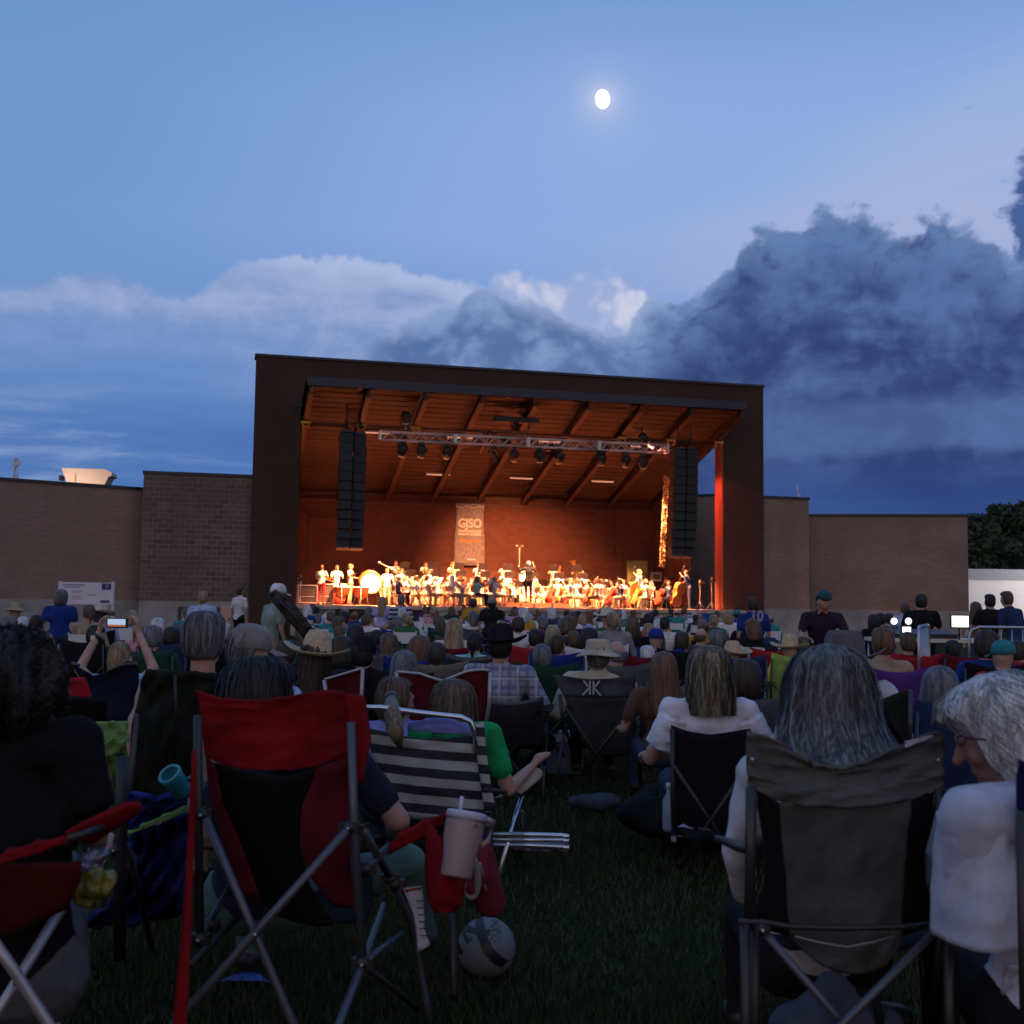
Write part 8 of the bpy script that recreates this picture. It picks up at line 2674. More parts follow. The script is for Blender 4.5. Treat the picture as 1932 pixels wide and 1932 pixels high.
t = thing('snack_bag', 'crumpled yellow snack bag with clear top wedged by the red armrest', 'bag', (0, 0, 0))
sb = Body(); sb.cap(P(160, 1690, 3.0), P(195, 1662, 3.02), .03, .035, 0, .6); sb.cap(P(170, 1672, 3.0), P(178, 1655, 3.0), .035, .03, 0)
me = sb.mesh('packet', .008, 1)
for v in me.vertices: v.co += Vector(v.normal) * .016 * noise.noise(v.co * 38)
o = link('packet', me, t); set_slots(o, [mat('packet_yellow', (0.17, 0.15, 0.02), 0.35, var=.5, vscale=25)] * 4)
sb = Body(); sb.cap(P(162, 1640, 3.0), P(182, 1615, 3.02), .03, .025, 0); me = sb.mesh('clear_top', .008, 1)
for v in me.vertices: v.co += Vector(v.normal) * .020 * noise.noise(v.co * 42)
o = link('clear_top', me, t); set_slots(o, [mat('clear_wrap', (0.10, 0.11, 0.16), 0.08, spec=.9)] * 4)

# ------------------------------------------------------------ lime chair, blue cloths and mug (left)
z2 = ZC(0, 1180, .2484); zl = ZC(0, 1380, .3456)
t = thing('camp_chair', 'lime green camp chair with a black post behind the curly-haired man', 'camp chair', (0, 0, 0), 0, 'large camp chairs in the front row')
L_ = fab('lime_dark', (0.19, 0.33, 0.11), bscale=40)
sheet('backrest_yoke', [z2(700, 1066) + (0,), z2(705, 1200) + (0,), z2(720, 1330) + (0,)], [z2(1030, 1062) + (0,), z2(1024, 1200) + (0,), z2(1016, 1334) + (0,)], 4.0, 4.02, L_, t, 8, 8, 0, .006, wr=.02)
sheet('back_strip', [z2(780, 1330) + (0,), z2(830, 1500) + (0,), z2(850, 1760) + (0,)], [z2(960, 1330) + (0,), z2(950, 1500) + (0,), z2(905, 1720) + (0,)], 4.03, 4.15, L_, t, 8, 5, 0, .006, wr=.02)
rod('back_post', [z2(990, 1336) + (3.97,), zl(705, 700) + (3.97,), zl(695, 1000) + (3.97,), zl(690, 1560) + (3.97,)], .022, M_HUB, t)
rod('leg', [zl(740, 900) + (4.0,), zl(880, 1500) + (4.3,)], .012, M_HUB, t)
rod('leg', [zl(410, 1430) + (4.1,), zl(550, 1620) + (4.1,)], .006, M_HUB, t)
hub(zl(668, 925) + (3.96,), M_HUB, t)
sheet('armrest', [zl(735, 830) + (0,), zl(738, 842) + (0,)], [zl(1085, 665) + (0,), zl(1085, 710) + (0,)], 4.1, 4.1, L_, t, 3, 8, 0, .012)
t = thing('blue_jacket', 'bright blue jacket bunched between the lime and red chairs', 'jacket', (0, 0, 0))
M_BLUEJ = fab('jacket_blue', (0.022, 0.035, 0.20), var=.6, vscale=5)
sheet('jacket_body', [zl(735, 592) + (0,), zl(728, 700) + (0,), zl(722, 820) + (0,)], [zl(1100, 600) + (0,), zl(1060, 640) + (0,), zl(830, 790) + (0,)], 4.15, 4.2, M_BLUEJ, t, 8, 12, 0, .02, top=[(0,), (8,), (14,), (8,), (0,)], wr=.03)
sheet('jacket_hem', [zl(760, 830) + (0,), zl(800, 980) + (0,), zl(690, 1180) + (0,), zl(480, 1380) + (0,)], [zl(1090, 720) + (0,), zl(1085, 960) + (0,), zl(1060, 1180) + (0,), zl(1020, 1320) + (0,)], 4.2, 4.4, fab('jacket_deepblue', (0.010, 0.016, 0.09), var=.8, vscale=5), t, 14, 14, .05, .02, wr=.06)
t = thing('mug', 'cyan plastic mug hanging at the cup holder of the lime chair', 'mug', P(333, 1478, 4.05))
t.rotation_euler = (radians(38), radians(-25), 0)
mb = MB(); mb.lathe((0, 0, 0), [(0, -.05), (.030, -.05), (.034, -.045), (.038, .035), (.042, .045), (.038, .048), (.034, .035), (.030, -.042), (0, -.045)], n=22); M_CY = mat('cyan_plastic', (0.05, 0.30, 0.36), 0.3); mb.build('cup', M_CY, t)
mb = MB(); mb.tube([(.03 * cos(a_) + .05, 0, .03 * sin(a_) - .03) for a_ in [k * pi / 9 for k in range(19)]], .006, n=6); mb.build('handle', M_CY, t)
mb = MB(); mb.tube([(.036 * cos(a_), .036 * sin(a_), .05) for a_ in [k * pi / 9 for k in range(19)]], .006, n=6); mb.build('rim', M_CY, t)

# ------------------------------------------------------------ dark green high-back chair and the grey-haired man
t = thing('camp_chair', 'tall dark grey-green chair back behind the red camp chair', 'camp chair', (0, 0, 0), 0, 'large camp chairs in the front row')
M_DG = fab('chair_darkgreen', (0.016, 0.022, 0.019), bscale=10)
sheet('backrest', [z2(1185, 640) + (0,), z2(1130, 800) + (0,), z2(1060, 1080) + (0,), z2(1040, 1400) + (0,), z2(1030, 1640) + (0,)], [z2(1790, 690) + (0,), z2(1720, 800) + (0,), z2(1600, 1080) + (0,), z2(1560, 1400) + (0,), z2(1560, 1660) + (0,)], 4.55, 4.7, M_DG, t, 16, 14, -.03, .012, wr=.03)
rod('back_post', [z2(1110, 1000) + (4.56,), z2(1040, 1700) + (4.6,), zl(745, 1000) + (4.65,)], .012, DARKTUBE, t)
rod('seam', [z2(1410, 690) + (4.50,), z2(1420, 1000) + (4.52,), z2(1395, 1500) + (4.6,)], .006, M_HUB, t)
front_person(384, 1152, 5.0, 'heavy grey-haired man in a beige shirt seen from behind above the dark green chair', 'short', 'grey', 'tan', 'khaki', shirtm=fab('shirt_beige', (0.34, 0.29, 0.23)), W=.21, bulk=1.15, strands=2600, amp=.03, seed=11, hw=1.02, head=-.15, lean=.15)
front_person(470, 1182, 5.6, 'man in a grey peaked cap in profile facing right, light blue shirt', 'short', 'grey', 'light blue', 'khaki', head=-1.15, pitch=.10, hat='cap', hatm=fab('cap_grey', (0.26, 0.24, 0.22)), strands=600, seed=12, lean=.1, W=.20)
front_person(593, 1206, 7.5, 'person in a big pale straw hat with dark hair and pink checked shirt', 'long', 'dark brown', 'pink', 'denim', hat='straw', hatm=MATS['straw'], strands=600, seed=13, roll=.12, shirtm=fab('shirt_pinkgrey', (0.30, 0.22, 0.22), var=.4, vscale=30))

# ------------------------------------------------------------ phone photographer, left
pl_ = P(219, 1205, 8.0)
ph = P(219, 1175, 7.62 + .7)
dph = 8.35
front_person(222, 1206, 8.0, 'woman with grey-blonde hair holding up a phone with both hands, pale blue top', 'bob', 'blonde', 'light blue', 'denim', arms='lap', sleeve='none', fingers=True,
             over={'sh0': P(172, 1288, 8.0), 'el0': P(150, 1262, 8.05), 'wr0': P(186, 1196, 8.22), 'hd0': P(222, 1206, 8.0) + Vector((.20, .16, .25)), 'sh1': P(268, 1288, 8.0), 'el1': P(290, 1262, 8.05), 'wr1': P(262, 1196, 8.22), 'hd1': P(222, 1206, 8.0) + Vector((-.20, .16, .25))},
             strands=1500, seed=14, hw=.82, k=.92, W=.17, vox=.010, amp=.05, profhair=[(.130, .012, .012, -.010), (.120, .056, .062, -.010), (.09, .080, .095, -.01), (.04, .092, .108, -.012), (-.03, .094, .105, -.016), (-.10, .085, .085, -.02), (-.16, .070, .06, -.025), (-.2, .04, .03, -.025)])
t = thing('phone', 'lit phone held up high showing the bright stage on its screen', 'phone', (0, 0, 0))
a0, a1 = P(201, 1166, dph), P(241, 1185, dph)
w_, h_ = a1.x - a0.x, a0.z - a1.z; c = (a0 + a1) / 2
mb = MB(); mb.box((c.x, c.y + .006, c.z), (w_, .010, h_)); mb.build('case', M_BLACK, t)
mb = MB(); mb.box((c.x - .004, c.y - .0012, c.z + h_ * .12), (w_ * .82, .003, h_ * .58)); mb.build('screen', mat('phone_sky', (.5, .6, .7), .3, emit=(0.42, 0.55, 0.72), estr=.75), t)
mb = MB(); mb.box((c.x - .004, c.y - .0012, c.z - h_ * .27), (w_ * .82, .003, h_ * .18)); mb.build('screen_stage', mat('phone_stage', (.3, .1, .05), .3, emit=(0.55, 0.16, 0.06), estr=.6), t)
t = thing('wristwatch', 'dark wristwatch on the left wrist of the woman with the phone', 'watch', (0, 0, 0))
wc = P(182, 1203, 8.2); mb = MB(); mb.tube([wc + Vector((-.012, 0, -.016)), wc + Vector((.010, .01, .016))], .036, n=14); mb.build('strap', M_BLACK, t)
mb = MB(); mb.box(wc + Vector((-.012, -.036, 0)), (.034, .008, .030)); mb.build('dial', M_POLEL, t)
t = thing('camp_chair', 'navy chair back with grey frame below the woman with the phone', 'camp chair', (0, 0, 0), 0, 'folding camp chairs of the audience')
M_NV = fab('chair_navy', (0.010, 0.014, 0.036))
sheet('backrest', [z2(570, 590) + (0,), z2(640, 700) + (0,), z2(740, 860) + (0,), z2(860, 1060) + (0,)], [z2(1110, 585) + (0,), z2(1110, 750) + (0,), z2(1080, 900) + (0,), z2(1050, 1060) + (0,)], 7.7, 7.8, M_NV, t, 12, 12, .05, .012, top=[(0,), (14,), (26,), (20,), (8,), (-2,), (0,)])
rod('frame', [z2(570, 588) + (7.68,), z2(640, 610) + (7.69,)], .012, M_POLE, t)
rod('frame', [z2(860, 660) + (7.7,), z2(980, 605) + (7.69,), z2(1095, 590) + (7.68,), z2(1110, 620) + (7.68,)], .010, M_POLE, t)
t = thing('camp_chair', 'small bright red chair corner beside the navy chair', 'camp chair', (0, 0, 0), 0, 'folding camp chairs of the audience')
sheet('backrest', [z2(455, 735) + (0,), z2(470, 860) + (0,)], [z2(675, 705) + (0,), z2(740, 880) + (0,)], 6.4, 6.45, fab('chair_pinkred', (0.42, 0.018, 0.04)), t, 6, 8, .02, .01)
sheet('seat', [z2(430, 870) + (0,), z2(450, 1060) + (0,)], [z2(850, 900) + (0,), z2(860, 1060) + (0,)], 6.3, 6.4, M_BLKC, t, 6, 8, 0, .02)

# ------------------------------------------------------------ striped aluminium lawn chair with two girls
z4 = ZC(740, 1180, .20704); zc = ZC(700, 1380, .3209)
H_ = thing('lawn_chair', 'aluminium lawn chair with navy and white striped fabric back', 'lawn chair', (0, 0, 0))
st = bpy.data.materials.new('stripe_canvas'); st.use_nodes = True
nt = st.node_tree; tc = nt.nodes.new('ShaderNodeTexCoord'); sp = nt.nodes.new('ShaderNodeSeparateXYZ'); nt.links.new(tc.outputs['Object'], sp.inputs[0])
ph_ = (E(nt, sp.outputs[2]) * (2 * pi / .085) + E(nt, sp.outputs[0]) * 6.0 + 2.2)._m('SINE')
nn = noise_e(nt, tc.outputs['Object'], 9, 4)
nt.links.new(mixc(nt, nn.step(.2, .8) * .15, mixc(nt, ph_.step(-.08, .08), (.006, .007, .018), (.38, .40, .39)), (.20, .21, .21)), nt.nodes['Principled BSDF'].inputs['Base Color'])
nt.nodes['Principled BSDF'].inputs['Roughness'].default_value = .9
D = 5.4
sheet('backrest', [(690, 1372, 0), (700, 1420, 0), (735, 1490, 0), (775, 1545, 0)], [(893, 1383, 0), (902, 1420, 0), (915, 1480, 0), (930, 1560, 0)], D, D + .05, st, H_, 16, 16, -.03, .008, top=[(0,), (12,), (16,), (14,), (6,)], wr=.01)
sheet('side_pocket', [(893, 1384, 0), (897, 1430, 0), (906, 1490, 0), (914, 1550, 0)], [(913, 1380, 0), (917, 1430, 0), (925, 1490, 0), (936, 1548, 0)], D - .02, D + .03, st, H_, 12, 4, -.01, .008).location.z += .04
ALU = mat('aluminium', (0.62, 0.66, 0.72), 0.22, 0.9)
rod('back_frame', [(686, 1350, D - .01), (693, 1334, D - .02), (720, 1335, D - .02), (776, 1343, D - .02), (830, 1349, D - .02), (870, 1353, D - .02), (888, 1362, D - .02), (895, 1380, D - .01), (900, 1420, D)], .013, ALU, H_)
rod('leg', [(985, 1500, D + .55), (966, 1560, D + .4), (941, 1655, D + .25)], .012, ALU, H_)
rod('leg', [(985, 1530, D + .75), (983, 1620, D + .8)], .011, DARKTUBE, H_)
rod('armrest_bar', [(915, 1490, D), (985, 1500, D + .55)], .012, DARKTUBE, H_)
t = thing('folded_chair', 'folded aluminium chair lying flat on the grass beside the lawn chair', 'folding chair', (0, 0, 0))
for k, (y0, y1) in enumerate(((1574, 1577), (1584, 1585), (1594, 1598))):
    rod('tube', [(930, y0, 5.75), (1000, y0 + 1, 5.75), (1060, y1, 5.72), (1074, y1 + 2, 5.7)], .013, ALU, t)
sheet('webbing', [(945, 1588, 0), (950, 1600, 0)], [(1066, 1592, 0), (1070, 1606, 0)], 5.8, 5.75, fab('web_redblue', (0.20, 0.16, 0.25), var=.8, vscale=14), t, 3, 10, 0, .01)
HP_G = [(.128, .012, .012, -.012), (.120, .050, .056, -.010), (.098, .078, .090, -.008), (.05, .096, .110, -.008), (0, .104, .114, -.012), (-.06, .104, .105, -.018), (-.12, .098, .09, -.025), (-.17, .08, .07, -.03), (-.19, .05, .04, -.03)]
front_person(746, 1270, 5.88, 'girl with brown ponytail at the left of the striped lawn chair', 'full', 'brown', 'lavender', 'denim', head=-.75, pitch=.05, profhair=[(.128, .012, .012, -.012), (.120, .050, .056, -.010), (.098, .075, .090, -.008), (.05, .088, .106, -.008), (0, .090, .110, -.012), (-.05, .084, .10, -.016), (-.085, .06, .075, -.02), (-.1, .04, .04, -.02)],
             scale=.98, strands=1800, seed=15, shirtm=fab('top_lavender', (0.26, 0.25, 0.58)), W=.15)
t = thing('ponytail', 'brown ponytail hanging over the striped chair back', 'hair', (0, 0, 0))
mb = MB(); mb.tube([P(738, 1318, 5.62), P(742, 1350, 5.36), P(746, 1380, 5.31), P(756, 1410, 5.31)], .04, rs=[.03, .042, .04, .012], n=12); mb.build('hair_lock', hair_mat('hair_tail', (0.10, 0.066, 0.042), (0.22, 0.16, 0.105)), t)
mb = MB(); mb.tube([P(737, 1314, 5.62), P(739, 1322, 5.58)], .032, n=12); mb.build('hair_band', M_BLACK, t)
front_person(856, 1279, 5.84, 'girl with long brown hair and bright green sleeve by the striped lawn chair', 'long', 'brown', 'green', 'denim', head=-.15, pitch=.05, profhair=[(.130, .012, .012, -.010), (.120, .056, .062, -.010), (.095, .088, .098, -.010), (.04, .110, .120, -.012), (-.03, .118, .12, -.018), (-.10, .120, .11, -.026), (-.17, .118, .095, -.036), (-.25, .10, .07, -.05), (-.3, .06, .04, -.05)],
             over={'sh1': P(925, 1385, 5.7), 'el1': P(958, 1490, 5.72), 'wr1': P(1000, 1450, 5.97), 'hd1': P(1020, 1440, 6.3)}, strands=2500, seed=16, W=.17, shirtm=fab('top_green', (0.015, 0.30, 0.09)))
sheet_t = thing('towel', 'lavender-blue cloth laid along the top of the striped chair back', 'cloth', (0, 0, 0))
sheet('cloth', [(772, 1356, 0), (768, 1372, 0), (772, 1378, 0)], [(880, 1366, 0), (890, 1378, 0), (893, 1388, 0)], 5.46, 5.46, fab('cloth_periwinkle', (0.22, 0.25, 0.62)), sheet_t, 6, 10, 0, .02, top=[(8,), (0,), (-6,), (-6,), (0,)])
t = thing('cushion', 'small off-white cushion held at the right of the striped chair', 'cushion', (0, 0, 0))
sb = Body(); sb.cap(P(975, 1492, 5.9), P(1012, 1460, 6.0), .035, .04, 0, .7); sb.cap(P(935, 1505, 5.85), P(985, 1488, 5.95), .012, .03, 0, .7); me = sb.mesh('cover', .014, 4); o = link('cover', me, t); set_slots(o, [fab('cushion_cream', (0.36, 0.31, 0.27))] * 4)

# ------------------------------------------------------------ maroon twin-peaked folding chair
for (pts_l, pts_r, tp, dd, lab, fr) in (
        ([(748, 1268, 0), (752, 1320, 0), (770, 1375, 0)], [(925, 1268, 0), (922, 1320, 0), (912, 1375, 0)], [(0,), (2,), (4,), (12,), (18,), (8,), (0,), (-4,), (-2,)], 6.4, 'maroon folding chair with a twin-peaked back behind the two girls', 1),
        ([(612, 1283, 0), (616, 1320, 0), (630, 1350, 0)], [(684, 1262, 0), (688, 1300, 0), (688, 1350, 0)], [(0,), (0,), (0,)], 6.8, 'maroon folding chair with pale frame below the straw hat', 1)):
    t = thing('folding_chair', lab, 'folding chair', (0, 0, 0), 0, 'maroon folding chairs')
    sheet('backrest', pts_l, pts_r, dd, dd + .05, fab('chair_maroon', (0.085, 0.010, 0.014)), t, 12, 16, .02, .008, top=tp)
    a_, b_ = pts_l[0], pts_r[0]
    n_ = 12
    rod('top_rail', [(a_[0] + (b_[0] - a_[0]) * i / n_, a_[1] + (b_[1] - a_[1]) * i / n_ + lerp_poly(tp, i / n_)[0] - 1, dd) for i in range(n_ + 1)], .009, PALET, t, 6)
    rod('back_post', [(b_[0], b_[1], dd), (b_[0] - 2, b_[1] + 60, dd + .02), (b_[0] - 14, b_[1] + 130, dd + .05)], .012, PALET, t)
    rod('back_post', [(a_[0], a_[1], dd), (a_[0] + 8, a_[1] + 60, dd + .02), (a_[0] + 24, a_[1] + 130, dd + .05)], .012, PALET, t)

# ------------------------------------------------------------ cap man with blue chair
front_person(685, 1203, 8.6, 'man in a black cap and black shirt in front of a blue chair', 'short', 'black', 'black', 'black', hat='cap', hatm=SHIRTS['black'], head=-.3, strands=300, seed=17, vox=.016)
t = camp_chair((P(680, 1250, 8.5).x, 8.52, 0), 0.05, 'sky blue', 'sky blue camp chair with a mustard stripe under the man in the black cap', .84, .46)
mb = MB(); mb.grid([[(-.16 + .32 * i / 6, -.372 - .02 * sin(pi * i / 6), .78 + .05 * j + .03 * sin(pi * i / 6) * j) for i in range(7)] for j in range(2)], 0, .004); mb.build('stripe', SHIRTS['mustard'], t)

# ------------------------------------------------------------ black cowboy hat and plaid shirt
pm = bpy.data.materials.new('plaid_cloth'); pm.use_nodes = True
nt = pm.node_tree; tc = nt.nodes.new('ShaderNodeTexCoord'); sp = nt.nodes.new('ShaderNodeSeparateXYZ'); nt.links.new(tc.outputs['Object'], sp.inputs[0])
sx_ = (E(nt, sp.outputs[0]) * 95)._m('SINE'); sz_ = (E(nt, sp.outputs[2]) * 95)._m('SINE')
s2 = (E(nt, sp.outputs[0]) * 47.5 + 1)._m('SINE'); s3 = (E(nt, sp.outputs[2]) * 47.5 + 1)._m('SINE')
base_ = mixc(nt, sx_.step(-.2, .6) * .6, (.30, .33, .44), (.10, .12, .24)); base_ = mixc(nt, sz_.step(-.2, .6) * .6, base_, (.08, .10, .22))
base_ = mixc(nt, s2.step(.86, .96) * .8, base_, (.50, .50, .52)); base_ = mixc(nt, s3.step(.86, .96) * .8, base_, (.50, .50, .52))
nt.links.new(base_, nt.nodes['Principled BSDF'].inputs['Base Color']); nt.nodes['Principled BSDF'].inputs['Roughness'].default_value = .9
front_person(948, 1188, 8.6, 'man in a black cowboy hat and blue plaid shirt seen from behind', 'short', 'black', 'denim', 'black', hat='cowboy', hatm=SHIRTS['black'], shirtm=pm, sleeve='half', strands=300, seed=18, vox=.015, W=.215, bulk=1.12, folds=.008, yaw=-.15, k=1.0,
             over={'sh1': P(994, 1272, 8.6), 'el1': P(1024, 1335, 8.65), 'wr1': P(1010, 1365, 8.85), 'kn1': P(1036, 1400, 9.0)})
t = camp_chair((P(965, 1330, 8.4).x, 8.42, 0), -.1, 'black', 'black low-backed camp chair under the man in the black cowboy hat', .72, .50)
t = thing('cooler', 'pale box lid visible between the plaid shirt man and the logo chair', 'cooler', (P(1058, 1400, 9.6).x, 9.6, 0))
mb = MB(); mb.box((0, 0, .14), (.34, .5, .26)); mb.build('body', mat('cooler_blue', (0.10, 0.14, 0.2), .5), t); mb = MB(); mb.box((0, 0, .285), (.36, .52, .04)); mb.build('lid', mat('cooler_white', (0.42, 0.45, 0.50), .5), t)

# ------------------------------------------------------------ grey logo chair and the man in the boonie hat
D = 8.3
z6 = ZC(1100, 1180, .20704)
J = thing('camp_chair', 'slate grey camp chair with a pale mirrored letter logo under the brimmed hat', 'camp chair', (0, 0, 0), 0, 'large camp chairs in the front row')
M_SL = fab('chair_slate', (0.055, 0.060, 0.068))
sheet('backrest_yoke', [z6(20, 812) + (0,), z6(75, 920) + (0,), z6(135, 1030) + (0,)], [z6(832, 826) + (0,), z6(826, 930) + (0,), z6(810, 1040) + (0,)], D, D + .01, M_SL, J, 8, 16, .04, .006, top=[(0,), (4,), (8,), (9,), (8,), (3,), (0,)])
sheet('center_panel', [z6(140, 1032) + (0,), z6(230, 1250) + (0,), z6(320, 1480) + (0,), z6(430, 1600) + (0,)], [z6(808, 1040) + (0,), z6(812, 1250) + (0,), z6(815, 1480) + (0,), z6(820, 1610) + (0,)], D + .012, D + .16, fab('chair_slate2', (0.045, 0.050, 0.055)), J, 14, 12, .03, .006)
rod('back_post', [z6(95, 1010) + (D - .03,), z6(140, 1400) + (D - .03,)], .014, M_HUB, J)
rod('back_post', [z6(850, 850) + (D - .03,), z6(890, 1260) + (D - .03,), z6(868, 1880) + (D - .03,)], .013, M_HUB, J)
rod('leg', [z6(820, 1110) + (D - .05,), z6(560, 1440) + (D - .05,), z6(300, 1780) + (D - .05,)], .012, M_HUB, J)
rod('leg', [z6(150, 1130) + (D - .06,), z6(420, 1550) + (D - .06,), z6(640, 1850) + (D - .06,)], .010, M_HUB, J)
rod('leg', [z6(160, 1300) + (D,), z6(100, 1560) + (D - .1,), z6(60, 1920) + (D - .2,)], .012, M_HUB, J)
rod('leg', [z6(150, 1330) + (D,), z6(240, 1640) + (D + .4,)], .011, M_HUB, J)
rod('armrest_bar', [z6(870, 1250) + (D,), z6(1150, 1270) + (D + .5,)], .012, M_HUB, J)
rod('front_leg', [z6(1140, 1280) + (D + .5,), z6(1080, 1800) + (D + .5,)], .012, M_HUB, J)
mb = MB()
c = P(*z6(402, 945), D - .002)
for sx in (-1, 1):
    for (x0, z0, x1, z1) in ((.013, -.048, .013, .048), (.016, .0, .058, .050), (.016, .0, .064, -.052)):
        a_ = Vector((c.x + sx * x0, c.y - .004, c.z + z0)); b_ = Vector((c.x + sx * x1, c.y - .004, c.z + z1)); dd = b_ - a_
        w__ = Vector((dd.z, 0, -dd.x)).normalized() * .006
        mb.prism([a_ - w__, a_ + w__, b_ + w__, b_ - w__], (0, 0, 0), (0, .004, 0))
mb.build('logo', mat('logo_pale', (0.36, 0.38, 0.46), .6), J)
front_person(1130, 1206, 8.75, 'man in a tan brimmed sun hat and cream shirt in the slate grey chair', 'short', 'grey', 'cream', 'black', hat='boonie', hatm=fab('boonie_tan', (0.40, 0.35, 0.26)), strands=400, seed=19, vox=.014, W=.21, skin=1, shirtm=fab('shirt_cream', (0.46, 0.44, 0.33)), sleeve='half', lean=.2,
             over={'sh1': P(1196, 1300, 8.8), 'el1': P(1222, 1358, 8.8), 'wr1': P(1215, 1382, 9.0)})
# beige chair beyond
t = camp_chair((P(1248, 1300, 9.0).x, 8.9, 0), 0.0, 'beige', 'beige-grey chair back right of the slate grey chair', .80, .36)

# ------------------------------------------------------------ woman in white shirt and black chair
z8 = ZC(1100, 1180, .20704)
K = thing('camp_chair', 'plain black camp chair under the woman in the white shirt', 'camp chair', (0, 0, 0), 0, 'large camp chairs in the front row')
sheet('backrest', [(1267, 1368, 0), (1269, 1440, 0), (1275, 1510, 0), (1290, 1570, 0)], [(1416, 1375, 0), (1416, 1440, 0), (1410, 1510, 0), (1395, 1570, 0)], 5.72, 5.8, M_BLKC, K, 14, 14, .03, .01, top=[(0,), (10,), (14,), (15,), (12,), (6,), (0,)])
rod('back_post', [(1268, 1375, 5.70), (1272, 1600, 5.72)], .012, M_HUB, K); rod('back_post', [(1414, 1378, 5.70), (1410, 1600, 5.72)], .012, M_HUB, K)
rod('leg', [(1268, 1440, 5.68), (1400, 1640, 5.7)], .011, M_HUB, K); rod('leg', [(1412, 1440, 5.66), (1280, 1640, 5.7)], .011, M_HUB, K)
HP_L = [(.136, .012, .012, -.010), (.126, .052, .060, -.010), (.098, .086, .098, -.010), (.045, .104, .116, -.012), (-.02, .110, .118, -.016), (-.08, .116, .110, -.022), (-.13, .120, .098, -.03), (-.165, .110, .085, -.036), (-.185, .07, .05, -.036)]
HAIRC['highlighted'] = 1; hair_mat('hair_highlighted', (0.055, 0.042, 0.030), (0.26, 0.20, 0.13))
LW, _, _ = front_person(1342, 1217, 5.92, 'woman with highlighted shoulder-length hair in a white shirt seen from behind', 'bob', 'highlighted', 'white', 'denim', sleeve='short', strands=4500, seed=20, vox=.012, W=.195, profhair=HP_L, amp=.06, wave=.02, flare=.3, folds=.010, shirtm=fab('shirt_white', (0.60, 0.60, 0.66), bscale=16))
t = thing('water_bottle', 'pale plastic bottle hanging left of the plain black chair', 'bottle', P(1262, 1560, 5.9))
mb = MB(); mb.lathe((0, 0, -.02), [(0, 0), (.03, 0), (.033, .02), (.033, .15), (.012, .19), (.012, .21), (0, .21)], n=14); mb.build('bottle_body', mat('bottle_clear', (0.22, 0.28, 0.36), .15), t)
mb = MB(); mb.lathe((0, 0, .19), [(0, 0), (.015, 0), (.015, .025), (0, .025)], n=12); mb.build('cap', SHOEW, t)
t = thing('duffel_bag', 'long black chair bag and blanket heaped on the grass behind the black chair', 'bag', (0, 0, 0))
sb = Body(); sb.cap(P(1205, 1532, 6.55), P(1300, 1548, 6.25), .13, .15, 0, .8); sb.cap(P(1300, 1548, 6.25), P(1400, 1562, 6.0), .15, .12, 0, .8); sb.cap(P(1230, 1512, 6.7), P(1390, 1528, 6.4), .10, .12, 0)
me = sb.mesh('heap', .02, 4)
for v in me.vertices: v.co += Vector(v.normal) * .04 * noise.noise(v.co * 7); v.co.z = max(v.co.z, .004)
o = link('heap', me, t); set_slots(o, [M_BLKC] * 4)
t = thing('blanket', 'folded blue-grey blanket on the grass under the slate grey chair', 'blanket', (0, 0, 0))
sb = Body(); sb.cap(P(1085, 1512, 7.7), P(1155, 1512, 7.7), .06, .07, 0, .7); sb.cap(P(1100, 1514, 7.5), P(1140, 1520, 7.45), .05, .04, 0); me = sb.mesh('cloth_fold', .02, 3)
for v in me.vertices: v.co += Vector(v.normal) * .02 * noise.noise(v.co * 9); v.co.z = max(v.co.z, .004)
o = link('cloth_fold', me, t); set_slots(o, [fab('blanket_bluegrey', (0.045, 0.055, 0.075))] * 4)

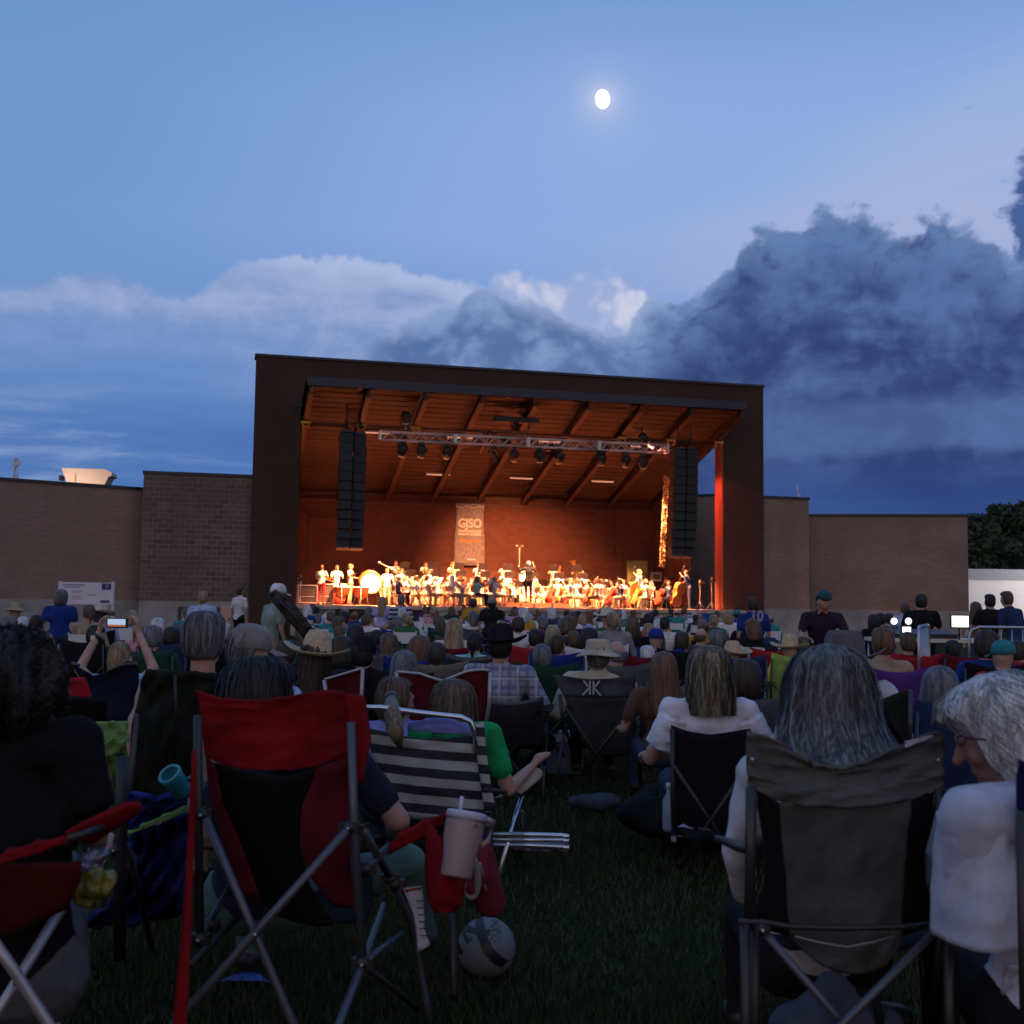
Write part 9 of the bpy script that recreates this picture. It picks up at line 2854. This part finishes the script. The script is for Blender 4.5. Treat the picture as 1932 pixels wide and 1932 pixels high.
def sleeve(t, a, b, ra, rb, m, seed=1):
    """loose cloth sleeve from shoulder to an open hem"""
    o_ = t.location; f = lambda q: (Matrix.Rotation(-t.rotation_euler.z, 3, 'Z') @ (Vector(q) - o_)) / t.scale.y
    a, b = f(a), f(b)
    z = (b - a).normalized(); x = Vector((1, 0, 0)); x = (x - z * x.dot(z)).normalized(); y = z.cross(x)
    rows = []
    for j in range(23):
        g = j / 22
        row = []
        for i in range(40):
            th = 2 * pi * i / 40
            r = (ra + (rb - ra) * g) * (1 if j else .4) * (1 + .10 * g * sin(3 * th + seed)) + .009 * (.45 - 2 * abs(noise.noise(Vector((cos(th) * 1.6 + seed, sin(th) * 1.6 + g * 2.2, g * 2.4)))))
            row.append(a + z * ((b - a).length * g) + (x * cos(th) + y * sin(th)) * r)
        rows.append(row)
    mb = MB(); mb.grid(rows, 0, .003, True, close=True)
    return mb.build('sleeve', m, t)


sleeve(LW, P(1272, 1350, 5.95), P(1252, 1408, 5.98), .075, .095, MATS['shirt_white'], 2)
sleeve(LW, P(1410, 1352, 5.95), P(1430, 1405, 5.98), .075, .095, MATS['shirt_white'], 5)
sleeve(DW, P(1836, 1528, 2.64), P(1852, 1764, 2.66), .084, .098, SHIRTS['linen'], 3)

# ------------------------------------------------------------ man in brown hat, right, and his dark chair
front_person(1607, 1208, 5.6, 'man in wide brown-grey hat and pale shirt partly behind the grey-haired woman', 'short', 'grey', 'white', 'khaki', hat='cowboy', hatm=fab('hat_greybrown', (0.12, 0.105, 0.105)), strands=300, seed=21, vox=.014, W=.22, bulk=1.1, sleeve='half', yaw=-.25, skin=1, shirtm=fab('shirt_pale', (0.46, 0.46, 0.50), bscale=12), folds=.012,
             over={'sh1': P(1668, 1310, 5.6), 'el1': P(1700, 1385, 5.65)})
t = thing('camp_chair', 'dark green-black chair back right of the brown-grey hat', 'camp chair', (0, 0, 0), 0, 'large camp chairs in the front row')
sheet('backrest', [(1640, 1330, 0), (1645, 1380, 0), (1650, 1430, 0)], [(1718, 1300, 0), (1719, 1360, 0), (1716, 1430, 0)], 5.3, 5.35, M_DG, t, 8, 8, .02, .01)
rod('back_post', [(1718, 1302, 5.28), (1716, 1440, 5.3)], .012, M_POLE, t)
